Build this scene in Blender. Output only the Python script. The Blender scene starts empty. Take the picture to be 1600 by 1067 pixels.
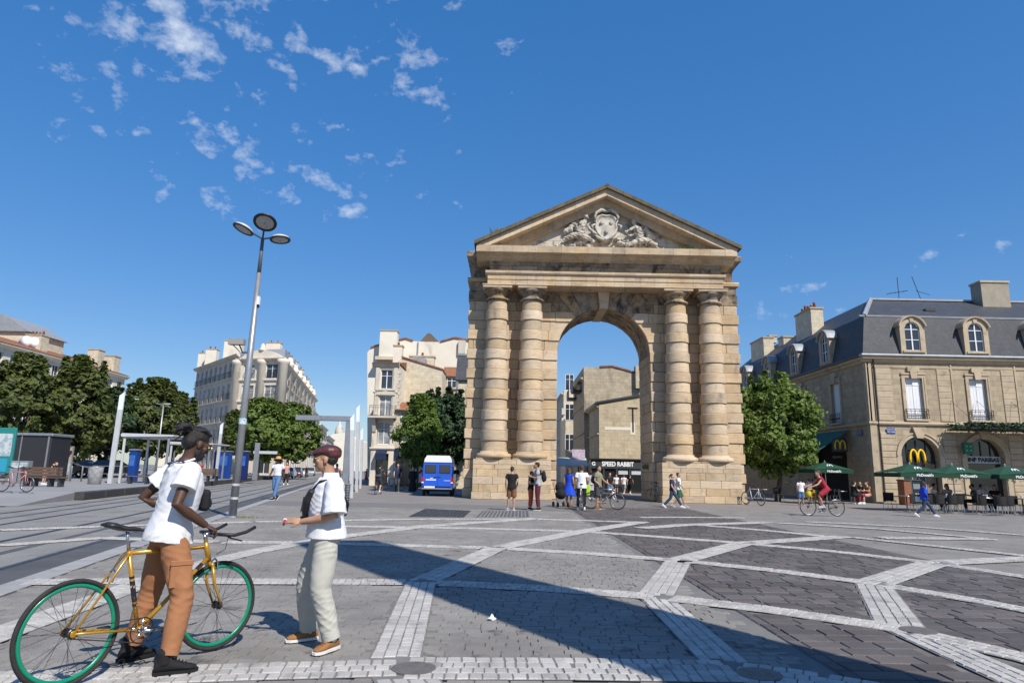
import bpy, math, random
import numpy as np
from mathutils import Vector, Matrix, Quaternion
SC = bpy.context.scene
COL = SC.collection
random.seed(7)
R = math.radians
# ------------------------------------------------------------------ camera, sky, sun, exposure
TILT = math.atan(203 / 1040.0); ROLL = R(1.15); EYE = 1.5
_c, _s = math.cos(ROLL), math.sin(ROLL)
_up0 = Vector((0, -math.sin(TILT), math.cos(TILT))); _x0 = Vector((1, 0, 0))
_right = _x0 * _c + _up0 * _s; _up = -_x0 * _s + _up0 * _c; _back = _right.cross(_up)
cam_data = bpy.data.cameras.new('camera'); cam = bpy.data.objects.new('camera', cam_data); COL.objects.link(cam)
cam.matrix_world = Matrix(((_right.x, _up.x, _back.x, 0), (_right.y, _up.y, _back.y, 0), (_right.z, _up.z, _back.z, EYE), (0, 0, 0, 1)))
cam_data.sensor_width = 36; cam_data.lens = 36 * 1040 / 1600; cam_data.clip_start = 0.05; cam_data.clip_end = 6000
SC.camera = cam
SUN_EL, SUN_AZ = R(46), math.atan2(0.545, -0.838)
sun_data = bpy.data.lights.new('sun', 'SUN'); sun_data.energy = 5.0; sun_data.angle = R(0.5); sun_data.color = (1, .945, .86)
sun = bpy.data.objects.new('sun', sun_data); COL.objects.link(sun)
_sd = Vector((math.sin(SUN_AZ) * math.cos(SUN_EL), math.cos(SUN_AZ) * math.cos(SUN_EL), math.sin(SUN_EL)))
sun.rotation_euler = _sd.to_track_quat('Z', 'Y').to_euler()
SC.view_settings.view_transform = 'Standard'; SC.view_settings.look = 'None'
SC.view_settings.exposure = 0.18; SC.view_settings.gamma = 1.0; SC.view_settings.use_curve_mapping = False
SC.render.engine = 'CYCLES'
SC.cycles.use_denoising = True
SC.cycles.max_bounces = 5; SC.cycles.transparent_max_bounces = 8

class N:
    """small node-tree helper"""
    def __init__(s, nt): s.nt = nt; s.n = nt.nodes; s.l = nt.links
    def add(s, t, **k):
        n = s.n.new(t)
        for a, b in k.items(): setattr(n, a, b)
        return n
    def link(s, a, b): s.l.new(a, b)
    def val(s, sock, v):
        if hasattr(v, 'is_output'): s.l.new(v, sock)
        else: sock.default_value = v
    def math(s, op, a, b=None, clamp=False):
        n = s.add('ShaderNodeMath', operation=op, use_clamp=clamp); s.val(n.inputs[0], a)
        if b is not None: s.val(n.inputs[1], b)
        return n.outputs[0]
    def noise(s, vec, scale, detail=4, rough=.55, dist=0):
        n = s.add('ShaderNodeTexNoise'); n.inputs['Scale'].default_value = scale
        n.inputs['Detail'].default_value = detail; n.inputs['Roughness'].default_value = rough; n.inputs['Distortion'].default_value = dist
        if vec is not None: s.l.new(vec, n.inputs['Vector'])
        return n.outputs['Fac']
    def ramp(s, fac, stops):
        n = s.add('ShaderNodeValToRGB'); e = n.color_ramp.elements
        while len(e) < len(stops): e.new(.5)
        for i, (p, c) in enumerate(stops):
            e[i].position = p; e[i].color = (c, c, c, 1) if not hasattr(c, '__len__') else tuple(c[:3]) + (1,)
        s.val(n.inputs[0], fac); return n.outputs[0]
    def mix(s, fac, a, b, blend='MIX'):
        n = s.add('ShaderNodeMix', data_type='RGBA', blend_type=blend)
        s.val(n.inputs[0], fac)
        for k, v in ((6, a), (7, b)):
            if hasattr(v, 'is_output'): s.l.new(v, n.inputs[k])
            else: n.inputs[k].default_value = tuple(v[:3]) + (1,)
        return n.outputs[2]
    def vmath(s, op, a, b=None):
        n = s.add('ShaderNodeVectorMath', operation=op)
        for i, v in ((0, a), (1, b)):
            if v is None: continue
            if hasattr(v, 'is_output'): s.l.new(v, n.inputs[i])
            else: n.inputs[i].default_value = v
        return n

world = bpy.data.worlds.new('World'); SC.world = world; world.use_nodes = True
def build_sky():
    nt = world.node_tree; nt.nodes.clear(); g = N(nt)
    out = g.add('ShaderNodeOutputWorld'); bg = g.add('ShaderNodeBackground'); bg.inputs[1].default_value = 0.105
    sky = g.add('ShaderNodeTexSky', sky_type='NISHITA'); sky.sun_disc = False
    sky.sun_elevation = SUN_EL; sky.sun_rotation = SUN_AZ; sky.altitude = 0; sky.air_density = 1.0; sky.dust_density = 0.3; sky.ozone_density = 2.0
    # clouds: thin patches of altocumulus on a flat layer overhead
    tc = g.add('ShaderNodeTexCoord'); sep = g.add('ShaderNodeSeparateXYZ'); g.link(tc.outputs['Generated'], sep.inputs[0])
    zz = g.math('MAXIMUM', sep.outputs[2], 0.02)
    den = g.math('ADD', zz, 0.06)
    u = g.math('DIVIDE', sep.outputs[0], den); v = g.math('DIVIDE', sep.outputs[1], den)
    cmb = g.add('ShaderNodeCombineXYZ'); g.link(u, cmb.inputs[0]); g.link(v, cmb.inputs[1])
    rot = g.add('ShaderNodeMapping'); rot.inputs['Rotation'].default_value = (0, 0, R(32)); rot.inputs['Scale'].default_value = (1.0, 1.15, 1)
    g.link(cmb.outputs[0], rot.inputs[0])
    sq = g.add('ShaderNodeMapping'); sq.inputs['Scale'].default_value = (1, 1, 1.45); sq.inputs['Location'].default_value = (3.1, 1.7, .4); g.link(tc.outputs['Generated'], sq.inputs[0])
    fine = g.noise(sq.outputs[0], 24.0, 8, .57, .12)
    wisp = g.noise(sq.outputs[0], 80, 4, .6, .2)
    shape = g.math('ADD', g.math('MULTIPLY', fine, .86), g.math('MULTIPLY', wisp, .14))
    # where the patches drift: a few soft regions of the layer
    cover = None
    for cx, cy, r, a in SKY_PATCHES:
        d = g.vmath('DISTANCE', cmb.outputs[0], (cx, cy, 0)).outputs['Value']
        f = g.math('MULTIPLY', g.math('SUBTRACT', 1.0, g.math('DIVIDE', d, r), True), a)
        cover = f if cover is None else g.math('MAXIMUM', cover, f)
    big = g.noise(cmb.outputs[0], .55, 2, .5)
    cover = g.math('MAXIMUM', cover, g.math('MULTIPLY', g.math('SUBTRACT', big, .56, True), .5))
    thr = g.math('SUBTRACT', .73, g.math('MULTIPLY', cover, .34))
    dens = g.math('MULTIPLY', g.math('SUBTRACT', shape, thr, True), 4.2, True)
    dens = g.math('MULTIPLY', dens, .72)
    dens = g.math('MULTIPLY', dens, g.math('MULTIPLY', g.math('SUBTRACT', zz, .08, True), 7.0, True))
    bw = g.add('ShaderNodeHueSaturation'); bw.inputs['Saturation'].default_value = 2.02; bw.inputs['Hue'].default_value = .503; bw.inputs['Value'].default_value = 2.22
    gm_ = g.add('ShaderNodeGamma'); gm_.inputs[1].default_value = .50; g.link(sky.outputs[0], gm_.inputs[0]); g.link(gm_.outputs[0], bw.inputs['Color'])
    tint = g.mix(1.0, bw.outputs[0], (.83, .945, 1.16), 'MULTIPLY')
    col = g.mix(dens, tint, (7.2, 7.8, 8.6))
    g.link(col, bg.inputs[0]); g.link(bg.outputs[0], out.inputs[0])
def _uv(px, py):
    d = _ray(px, py); d.normalize(); return d.x / (d.z + .06), d.y / (d.z + .06)
def _ray(px, py):
    x = (px - 800) / 1040.; y = -(py - 533.5) / 1040.
    return _right * x + _up * y - _back
SKY_PATCHES = [_uv(270, 20) + (.75, .85), _uv(120, 110) + (.42, .55), _uv(300, 110) + (.3, .8), _uv(165, 180) + (.4, .6), _uv(390, 235) + (.6, .68), _uv(490, 290) + (.95, .66),
               _uv(340, 300) + (.6, .62), _uv(525, 95) + (.28, .72), _uv(635, 120) + (.45, .70), _uv(695, 170) + (.22, .55), _uv(790, 65) + (.16, .6), _uv(480, 205) + (.22, .7),
               _uv(1280, 465) + (1.3, .56), _uv(1470, 392) + (.6, .62), _uv(1180, 480) + (1.1, .52)]
build_sky()

# ------------------------------------------------------------------ placing helpers (pixel of the photograph -> real place)
def G(px, py, z=0.0):
    d = _ray(px, py); t = (z - EYE) / d.z
    return Vector((d.x * t, d.y * t, z))
def P(px, py, Y):
    d = _ray(px, py); t = Y / d.y
    return Vector((d.x * t, Y, EYE + d.z * t))

# ------------------------------------------------------------------ materials
MATS = {}
def mat(name, col, col2=None, rough=.75, scale=6., bump=0., bscale=None, metal=0., spec=.4, rnd=0., detail=5, lo=.35, hi=.65, streak=None, stain=None, coat=0., trans=0., stretch=None, sheen=0., grain=0., gscale=140., beds=0., spots=None):
    """procedural material: two-tone noise colour, per-piece random tint, fine bump"""
    if name in MATS: return MATS[name]
    m = bpy.data.materials.new(name); m.use_nodes = True; nt = m.node_tree; g = N(nt)
    b = nt.nodes['Principled BSDF']; geo = g.add('ShaderNodeNewGeometry')
    pos = geo.outputs['Position']
    if stretch:
        mp = g.add('ShaderNodeMapping'); mp.inputs['Scale'].default_value = stretch; g.link(pos, mp.inputs[0]); pos = mp.outputs[0]
    c = None
    if col2 is not None:
        f = g.noise(pos, scale, detail, .6, .2)
        c = g.mix(g.ramp(f, [(lo, 0.), (hi, 1.)]), col, col2)
    else:
        rgb = g.add('ShaderNodeRGB'); rgb.outputs[0].default_value = tuple(col[:3]) + (1,); c = rgb.outputs[0]
    if stain:   # (colour, noise scale, low, high, (stretch))
        mp = g.add('ShaderNodeMapping'); mp.inputs['Scale'].default_value = stain[4] if len(stain) > 4 else (1, 1, 1)
        g.link(geo.outputs['Position'], mp.inputs[0])
        f = g.noise(mp.outputs[0], stain[1], 6, .62, .3)
        c = g.mix(g.ramp(f, [(stain[2], 0.), (stain[3], 1.)]), c, stain[0])
    if grain:   # fine mineral speckle
        c = g.mix(1., c, g.ramp(g.noise(geo.outputs['Position'], gscale, 3, .7), [(.30, 1 - grain), (.70, 1 + grain * .7)]), 'MULTIPLY')
    if spots:   # trodden gum and oil drops: (cells per metre, radius in cells, share, darkness)
        vo = g.add('ShaderNodeTexVoronoi'); vo.inputs['Scale'].default_value = spots[0]; g.link(geo.outputs['Position'], vo.inputs['Vector'])
        se = g.add('ShaderNodeSeparateColor'); g.link(vo.outputs['Color'], se.inputs[0])
        hit = g.math('MULTIPLY', g.math('LESS_THAN', se.outputs[0], spots[2]), g.ramp(vo.outputs['Distance'], [(spots[1] * .7, 1.), (spots[1], 0.)]))
        c = g.mix(g.math('MULTIPLY', hit, spots[3]), c, (.045, .043, .042))
    if beds:    # bedding lines and pock marks of soft limestone
        mb_ = g.add('ShaderNodeMapping'); mb_.inputs['Scale'].default_value = (.9, .9, 9.); g.link(geo.outputs['Position'], mb_.inputs[0])
        c = g.mix(1., c, g.ramp(g.noise(mb_.outputs[0], 2.2, 7, .7, .4), [(.32, 1 - beds), (.52, 1.), (.72, 1 + beds * .3)]), 'MULTIPLY')
        c = g.mix(1., c, g.ramp(g.noise(geo.outputs['Position'], 9., 6, .7), [(.28, 1 - beds), (.42, 1.)]), 'MULTIPLY')
    if rnd:
        oi = g.add('ShaderNodeObjectInfo')
        rr = g.math('FRACT', g.math('ADD', oi.outputs['Random'], geo.outputs['Random Per Island']))
        k = g.math('ADD', g.math('MULTIPLY', rr, rnd), 1 - rnd * .5)
        hs = g.add('ShaderNodeHueSaturation'); g.link(c, hs.inputs['Color']); g.link(k, hs.inputs['Value'])
        rr2 = g.math('FRACT', g.math('MULTIPLY', rr, 7.31)); g.link(g.math('ADD', g.math('MULTIPLY', rr2, rnd * .9), 1 - rnd * .45), hs.inputs['Saturation'])
        c = hs.outputs[0]
    g.link(c, b.inputs['Base Color'])
    b.inputs['Roughness'].default_value = rough; b.inputs['Metallic'].default_value = metal
    b.inputs['Specular IOR Level'].default_value = spec; b.inputs['Coat Weight'].default_value = coat
    if trans: b.inputs['Transmission Weight'].default_value = trans
    if sheen: b.inputs['Sheen Weight'].default_value = sheen
    if bump:
        bp = g.add('ShaderNodeBump'); bp.inputs['Strength'].default_value = bump; bp.inputs['Distance'].default_value = .02
        g.link(g.noise(pos, bscale or scale * 5, 6, .65), bp.inputs['Height']); g.link(bp.outputs[0], b.inputs['Normal'])
    MATS[name] = m; return m

# ------------------------------------------------------------------ mesh helpers
class MB:
    """collects faces; build() links them as ONE mesh object"""
    def __init__(s): s.v = []; s.f = []; s.mi = []; s.cur = 0
    def add(s, vs, fs):
        o = len(s.v); s.v.extend([tuple(p) for p in vs]); s.f.extend([tuple(i + o for i in f) for f in fs]); s.mi.extend([s.cur] * len(fs)); return s
    def box(s, x0, x1, y0, y1, z0, z1):
        return s.add([(x0, y0, z0), (x1, y0, z0), (x1, y1, z0), (x0, y1, z0), (x0, y0, z1), (x1, y0, z1), (x1, y1, z1), (x0, y1, z1)],
                     [(0, 3, 2, 1), (4, 5, 6, 7), (0, 1, 5, 4), (1, 2, 6, 5), (2, 3, 7, 6), (3, 0, 4, 7)])
    def cbox(s, x0, x1, y0, y1, z0, z1, c=.015):
        """chamfered box"""
        vs = []; X, Y, Z = (x0, x1), (y0, y1), (z0, z1)
        c = min(c, (x1 - x0) * .3, (y1 - y0) * .3, (z1 - z0) * .3)
        idx = {}
        for i in (0, 1):
            for j in (0, 1):
                for k in (0, 1):
                    sx, sy, sz = (1 - 2 * i) * c, (1 - 2 * j) * c, (1 - 2 * k) * c
                    for a in range(3):
                        p = [X[i] + sx, Y[j] + sy, Z[k] + sz]; p[a] = (X[i], Y[j], Z[k])[a]
                        idx[i, j, k, a] = len(vs); vs.append(p)
        fs = []
        for a in range(3):
            b, d = (a + 1) % 3, (a + 2) % 3
            for e in (0, 1):
                q = []
                for (m, n) in ((0, 0), (1, 0), (1, 1), (0, 1)):
                    t = [0, 0, 0]; t[a] = e; t[b] = m; t[d] = n; q.append(idx[t[0], t[1], t[2], a])
                fs.append(tuple(q if e else q[::-1]))
        for a in range(3):     # edges along axis a
            b, d = (a + 1) % 3, (a + 2) % 3
            for m in (0, 1):
                for n in (0, 1):
                    t0 = [0, 0, 0]; t0[b] = m; t0[d] = n; t1 = list(t0); t1[a] = 1
                    q = (idx[t0[0], t0[1], t0[2], b], idx[t1[0], t1[1], t1[2], b], idx[t1[0], t1[1], t1[2], d], idx[t0[0], t0[1], t0[2], d])
                    fs.append(q if (m ^ n) else q[::-1])
        for i in (0, 1):
            for j in (0, 1):
                for k in (0, 1):
                    q = tuple(idx[i, j, k, a] for a in range(3)); fs.append(q if (i + j + k) % 2 else q[::-1])
        return s.add(vs, fs)
    def prism(s, poly, y0, y1, axis='y'):
        """polygon in (x,z) pushed along y (or (y,z) along x, (x,y) along z)"""
        n = len(poly)
        def mk(p, t): return (p[0], t, p[1]) if axis == 'y' else ((t, p[0], p[1]) if axis == 'x' else (p[0], p[1], t))
        vs = [mk(p, y0) for p in poly] + [mk(p, y1) for p in poly]
        fs = [tuple(range(n)), tuple(range(2 * n - 1, n - 1, -1))] + [(i, i + n, (i + 1) % n + n, (i + 1) % n) for i in range(n)]
        return s.add(vs, fs)
    def tube(s, pts, rad, n=8, caps=True, flat=None):
        pts = [Vector(p) for p in pts]; k = len(pts)
        if not hasattr(rad, '__len__'): rad = [rad] * k
        rings = []; prev = None
        for i, p in enumerate(pts):
            t = (pts[min(i + 1, k - 1)] - pts[max(i - 1, 0)]); t = t.normalized() if t.length > 1e-9 else Vector((0, 0, 1))
            if prev is None:
                a = Vector((1, 0, 0)) if abs(t.x) < .7 else Vector((0, 1, 0))
                u = (a - t * a.dot(t)).normalized()
            else: u = (prev - t * prev.dot(t)).normalized()
            prev = u; w = t.cross(u)
            r = rad[i]; ru, rw = (r if hasattr(r, '__len__') else (r, r))
            rings.append([p + u * math.cos(2 * math.pi * j / n) * ru + w * math.sin(2 * math.pi * j / n) * rw for j in range(n)])
        return s.loft(rings, caps)
    def loft(s, rings, caps=True, closed=False):
        n = len(rings[0]); vs = [p for r in rings for p in r]; fs = []
        m = len(rings)
        for i in range(m if closed else m - 1):
            i2 = (i + 1) % m
            for j in range(n): fs.append((i * n + j, i * n + (j + 1) % n, i2 * n + (j + 1) % n, i2 * n + j))
        if caps and not closed: fs.append(tuple(range(n - 1, -1, -1))); fs.append(tuple((m - 1) * n + j for j in range(n)))
        return s.add(vs, fs)
    def lathe(s, prof, n=24, c=(0, 0, 0), caps=True):
        return s.loft([[(c[0] + r * math.cos(2 * math.pi * j / n), c[1] + r * math.sin(2 * math.pi * j / n), c[2] + z) for j in range(n)] for r, z in prof], caps)
    def ell(s, c, r, rot=None, nu=14, nv=9):
        if not hasattr(r, '__len__'): r = (r, r, r)
        vs = []; fs = []; q = rot if rot is not None else Matrix.Identity(3); c = Vector(c)
        for i in range(1, nv):
            th = math.pi * i / nv
            for j in range(nu):
                ph = 2 * math.pi * j / nu
                vs.append(c + q @ Vector((r[0] * math.sin(th) * math.cos(ph), r[1] * math.sin(th) * math.sin(ph), r[2] * math.cos(th))))
        a = len(vs); vs.append(c + q @ Vector((0, 0, r[2]))); vs.append(c + q @ Vector((0, 0, -r[2])))
        for i in range(nv - 2):
            for j in range(nu): fs.append((i * nu + j, (i + 1) * nu + j, (i + 1) * nu + (j + 1) % nu, i * nu + (j + 1) % nu))
        for j in range(nu): fs.append((a, j, (j + 1) % nu)); fs.append((a + 1, (nv - 2) * nu + (j + 1) % nu, (nv - 2) * nu + j))
        return s.add(vs, fs)
    def torus(s, c, Rr, r, axis=(0, 1, 0), n=32, m=8, a0=0., a1=2 * math.pi, rz=None):
        ax = Vector(axis).normalized(); t = Vector((0, 0, 1)) if abs(ax.z) < .9 else Vector((1, 0, 0))
        u = (t - ax * t.dot(ax)).normalized(); w = ax.cross(u); c = Vector(c); rings = []; full = abs(a1 - a0 - 2 * math.pi) < 1e-6
        for i in range(n if full else n + 1):
            a = a0 + (a1 - a0) * i / n; d = u * math.cos(a) + w * math.sin(a)
            rings.append([c + d * (Rr + r * math.cos(2 * math.pi * j / m)) + ax * (rz or r) * math.sin(2 * math.pi * j / m) for j in range(m)])
        return s.loft(rings, not full, full)
    def quad(s, a, b, c, d): return s.add([a, b, c, d], [(0, 1, 2, 3)])
    def xf(s, M):
        s.v = [tuple(M @ Vector(p)) for p in s.v]; return s
    def mesh(s, name, mats, smooth=False):
        me = bpy.data.meshes.new(name); me.from_pydata(s.v, [], s.f)
        if not isinstance(mats, (list, tuple)): mats = [mats]
        for m in mats: me.materials.append(m)
        if len(mats) > 1: me.polygons.foreach_set('material_index', s.mi)
        if smooth: me.polygons.foreach_set('use_smooth', [True] * len(me.polygons))
        me.update(); return me
    def build(s, name, mats, parent=None, smooth=False, loc=None, rz=0., **tags):
        o = bpy.data.objects.new(name, s.mesh(name, mats, smooth)); COL.objects.link(o)
        if parent is not None: o.parent = parent
        if loc is not None: o.location = loc
        if rz: o.rotation_euler.z = rz
        for k, v in tags.items(): o[k] = v
        return o
def put(name, mesh, parent=None, loc=(0, 0, 0), rot=None, scale=None, **tags):
    o = bpy.data.objects.new(name, mesh); COL.objects.link(o); o.location = loc
    if rot is not None: o.rotation_euler = rot
    if scale is not None: o.scale = scale
    if parent is not None: o.parent = parent
    for k, v in tags.items(): o[k] = v
    return o
def thing(name, label, category, loc=(0, 0, 0), rz=0., group=None):
    o = bpy.data.objects.new(name, None); COL.objects.link(o); o.location = loc; o.rotation_euler = (0, 0, rz); o.empty_display_size = .2
    o['label'] = label; o['category'] = category
    if group: o['group'] = group
    return o
def copy_tree(o, parent=None):
    c = o.copy(); COL.objects.link(c); c.parent = parent
    for ch in list(o.children): copy_tree(ch, c)
    return c
def clone(root, loc, rz, label, scale=None):
    c = copy_tree(root); c.location = loc; c.rotation_euler.z = rz; c['label'] = label
    if scale: c.scale = (scale, scale, scale) if not hasattr(scale, '__len__') else scale
    return c
_STONES = {}
def stone(w, d, h, c=.02, m=None):
    """cached chamfered block, origin at the middle of its base"""
    k = (round(w, 2), round(d, 2), round(h, 3), c, m.name)
    if k not in _STONES: _STONES[k] = MB().cbox(-w / 2, w / 2, -d / 2, d / 2, 0, h, c).mesh('stone', m)
    return _STONES[k]
def text_mesh(txt, size, m, depth=.01, name='lettering', parent=None, loc=(0, 0, 0), rot=(R(90), 0, 0), sx=1., bold=0., spacing=1., **tags):
    cu = bpy.data.curves.new('lettering', 'FONT'); cu.body = txt; cu.size = size; cu.extrude = depth; cu.align_x = 'CENTER'; cu.align_y = 'CENTER'; cu.offset = bold; cu.resolution_u = 3; cu.space_character = spacing
    o = bpy.data.objects.new('tmp', cu); COL.objects.link(o)
    me = bpy.data.meshes.new_from_object(o.evaluated_get(bpy.context.evaluated_depsgraph_get()))
    bpy.data.objects.remove(o); me.materials.clear(); me.materials.append(m); me.name = name
    return put(name, me, parent, loc, rot, (sx, 1, 1), **tags)
# ------------------------------------------------------------------ setting: ground, paving, tram bed
M_ground = mat('ground_asphalt', (.19, .183, .174), (.24, .232, .222), grain=.25, gscale=45, rough=.9, scale=.35, bump=.15, bscale=40, detail=8)
M_bed = mat('joint_mortar', (.145, .14, .132), (.18, .173, .163), rough=.95, scale=3, bump=.2, bscale=60)
M_paver = mat('grey_paver', (.205, .19, .172), (.28, .262, .238), grain=.34, gscale=95, spots=(3.2, .085, .30, .7), rough=.85, scale=.9, bump=.4, bscale=90, rnd=.16, detail=8, stain=((.085, .083, .085), 2.3, .60, .70))
M_road = mat('roadway_stone', (.092, .079, .074), (.125, .110, .103), grain=.3, gscale=80, spots=(3.0, .07, .2, .5), rough=.72, scale=1.2, bump=.35, bscale=70, rnd=.5, spec=.4, stain=((.05, .045, .047), 1.4, .55, .8))
M_roadbed = mat('roadway_joint', (.19, .175, .16), (.12, .112, .105), rough=.95, scale=2, bump=.3, bscale=80)
M_white = mat('white_sett', (.48, .455, .42), (.385, .367, .338), grain=.25, gscale=80, spots=(3.0, .08, .25, .6), rough=.8, scale=4, bump=.35, bscale=70, rnd=.22, stain=((.22, .215, .205), 2.2, .54, .72))
M_wbed = mat('sett_joint', (.15, .145, .14), (.19, .185, .18), rough=.95, scale=5)
M_tram = mat('tram_bed', (.20, .192, .18), (.255, .245, .23), grain=.3, gscale=40, rough=.9, scale=.6, bump=.35, bscale=30, detail=8, stain=((.12, .115, .11), .8, .55, .7))
M_slab = mat('dark_slab', (.07, .07, .072), (.10, .10, .10), rough=.8, scale=1.2, bump=.2, bscale=60)
M_kerb = mat('kerb_stone', (.27, .268, .262), (.33, .325, .32), rough=.85, scale=3, bump=.25, bscale=60, rnd=.14)
M_dkerb = mat('dark_kerb', (.035, .034, .034), (.055, .053, .052), rough=.8, scale=4, bump=.2)
M_rail = mat('rail_steel', (.30, .29, .28), (.18, .17, .16), rough=.35, metal=.9, scale=5)
M_groove = mat('rail_groove', (.035, .034, .034), (.06, .058, .055), rough=.8, scale=6)
M_plat = mat('platform_paving', (.225, .222, .218), (.27, .265, .26), rough=.85, scale=.5, bump=.15, bscale=50, rnd=.1, detail=8)
M_pave2 = mat('pavement_brown', (.20, .178, .16), (.245, .222, .203), grain=.25, gscale=45, rough=.85, scale=.7, bump=.2, bscale=40, detail=8)
M_iron = mat('cast_iron', (.15, .13, .12), (.20, .18, .165), rough=.6, metal=.3, scale=20, bump=.3)

def sheet(name, poly, z, m, **t):
    return MB().add([(x, y, z) for x, y in poly], [tuple(range(len(poly)))]).build(name, m, kind='structure', **t)
ground = sheet('ground', [(-2500, -600), (2500, -600), (2500, 3500), (-2500, 3500)], -.030, M_ground)
SL = .218                                   # the tram street runs 12 degrees to the left
def tx(c, Y): return c - SL * Y
def tram_poly(c0, c1, Y0, Y1): return [(tx(c0, Y0), Y0), (tx(c1, Y0), Y0), (tx(c1, Y1), Y1), (tx(c0, Y1), Y1)]
paving = sheet('plaza_paving', [(tx(-4.0, 2), 2), (2.62, 2), (2.62, 31), (tx(-4.0, 31), 31)], -.012, M_bed)
paving_e = sheet('plaza_paving_east', [(8.1, 2), (60, 2), (60, 31), (8.1, 31)], -.012, M_paver)
roadway = sheet('roadway', [(2.62, 2), (8.1, 2), (8.1, 80), (2.62, 80)], -.010, M_roadbed)
apron = sheet('pavement', [(8.1, 31), (60, 31), (60, 75), (8.1, 75)], -.011, M_pave2)
apron_w = sheet('pavement_west', [(tx(-4.0, 31), 31), (2.62, 31), (2.62, 75), (tx(-4.0, 75), 75)], -.0115, M_pave2)
tram_bed = sheet('tram_road', tram_poly(-12.0, -5.0, -10, 320), -.008, M_tram)

# white sett strips laid across the square (ground coordinates) with their number of rows
STRIPS = [
 ([(-3.9, 4.95), (-2.92, 5.12), (-1.77, 5.36), (-.87, 5.50)], 3), ([(-.87, 5.50), (.5, 5.58), (1.79, 5.60), (2.35, 5.34), (3.0, 4.9)], 4),
 ([(-.87, 5.50), (-1.17, 9.50)], 4), ([(-1.17, 9.50), (-.24, 13.77)], 4), ([(-.24, 13.77), (1.94, 18.04), (4.3, 22.0)], 4), ([(-.80, 5.45), (-.45, 4.5)], 4),
 ([(-6.1, 8.9), (-4.67, 9.18), (-3.3, 9.3), (-1.17, 9.50)], 3), ([(-1.17, 9.50), (.4, 9.22), (1.85, 8.78)], 3), ([(1.85, 8.78), (3.0, 8.1), (4.04, 7.22)], 3), ([(4.04, 7.22), (4.5, 6.18), (4.8, 5.0)], 3),
 ([(-4.40, 5.0), (-4.60, 8.0), (-4.80, 10.2), (-4.55, 12.4), (-4.15, 14.2), (-3.6, 15.7), (-2.29, 18.65), (.9, 22.6)], 4),
 ([(-5.66, 13.85), (-4.25, 14.05), (-.24, 13.77)], 3), ([(-.24, 13.77), (1.5, 13.2), (3.05, 12.39)], 3), ([(3.05, 12.39), (4.3, 11.4), (5.34, 10.21)], 3), ([(5.34, 10.21), (6.0, 8.9), (6.5, 7.4)], 3),
 ([(-4.9, 18.1), (-1, 18.3), (1.94, 18.04)], 3), ([(1.94, 18.04), (3.27, 17.2), (5.36, 15.74)], 3), ([(5.36, 15.74), (6.8, 14.4), (7.86, 12.79)], 3), ([(7.86, 12.79), (8.3, 11.2), (8.6, 9.5)], 3),
 ([(-6.97, 19.02), (-3.04, 21.15), (.9, 22.3), (4.17, 21.8)], 3),
 ([(1.85, 8.78), (3.05, 12.39)], 4), ([(3.05, 12.39), (5.36, 15.74)], 4), ([(5.36, 15.74), (8.8, 18.06)], 4), ([(1.85, 8.78), (1.79, 5.60)], 4), ([(5.34, 10.21), (4.04, 7.22)], 4),
 ([(5.34, 10.21), (7.86, 12.79)], 4), ([(4.04, 7.22), (3.9, 4.6)], 4), ([(7.86, 12.79), (10.6, 13.9)], 4),
 ([(-11.3, 15.36), (-9.0, 17.4), (-6.97, 19.02)], 3), ([(-9.22, 12.61), (-8.31, 14.2), (-5.66, 13.85)], 3),
]
for pl, r in [([(1000, 825), (1075, 819.5), (1202, 816)], 4), ([(1090, 820), (1200, 829), (1311, 840)], 3), ([(1000, 808), (1080, 808), (1161, 809)], 3), ([(1202, 816), (1370, 826), (1536, 841)], 3),
              ([(1319, 838), (1450, 852), (1600, 868)], 3), ([(1375, 840), (1547, 842)], 4), ([(1259, 815), (1430, 823), (1600, 836)], 3)]:
    STRIPS.append(([(G(*p).x, G(*p).y) for p in pl], r))
def sett_size(a, b):
    ux = abs(b[0] - a[0]) / math.hypot(b[0] - a[0], b[1] - a[1]); return .097 + .045 * ux, .160 - .062 * ux      # row width, stone length
SEGS = []
for pl, r in STRIPS:
    for a, b in zip(pl[:-1], pl[1:]): SEGS.append((np.array(a), np.array(b), r * sett_size(a, b)[0] / 2))
SA = np.array([s[0] for s in SEGS]); SB = np.array([s[1] for s in SEGS]); SW = np.array([s[2] for s in SEGS])
def strip_gap(x, y):
    """how far outside every strip a point lies (negative inside)"""
    p = np.array([x, y]); d = SB - SA; t = np.clip(((p - SA) * d).sum(1) / (d * d).sum(1), 0, 1)
    return (np.hypot(*((SA + d * t[:, None]) - p).T) - SW).min()
def in_view(x, y, m=420):
    d = Vector((x, y, 0)) - Vector((0, 0, EYE)); z = -d.dot(_back)
    if z < .2: return None
    px, py = 800 + 1040 * d.dot(_right) / z, 533.5 - 1040 * d.dot(_up) / z
    return (px, py) if -m < px < 1600 + m and py < 1067 + m else None
def sett_geo(cx, cy, w, l, ang, z, h, inset, jit):
    ca, sa = math.cos(ang), math.sin(ang); vs = []
    j = [(random.uniform(-jit, jit), random.uniform(-jit, jit)) for _ in range(4)]
    t = [random.uniform(-.0015, .0015) for _ in range(4)]
    for lev in (0, 1):
        for k, (sx, sy) in enumerate(((-1, -1), (1, -1), (1, 1), (-1, 1))):
            x = sx * (w / 2 - inset * lev) + j[k][0]; y = sy * (l / 2 - inset * lev) + j[k][1]
            vs.append((cx + x * ca - y * sa, cy + x * sa + y * ca, z + (h + t[k] if lev else 0)))
    return vs
SETT_F = [(4, 5, 6, 7), (0, 1, 5, 4), (1, 2, 6, 5), (2, 3, 7, 6), (3, 0, 4, 7)]
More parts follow.
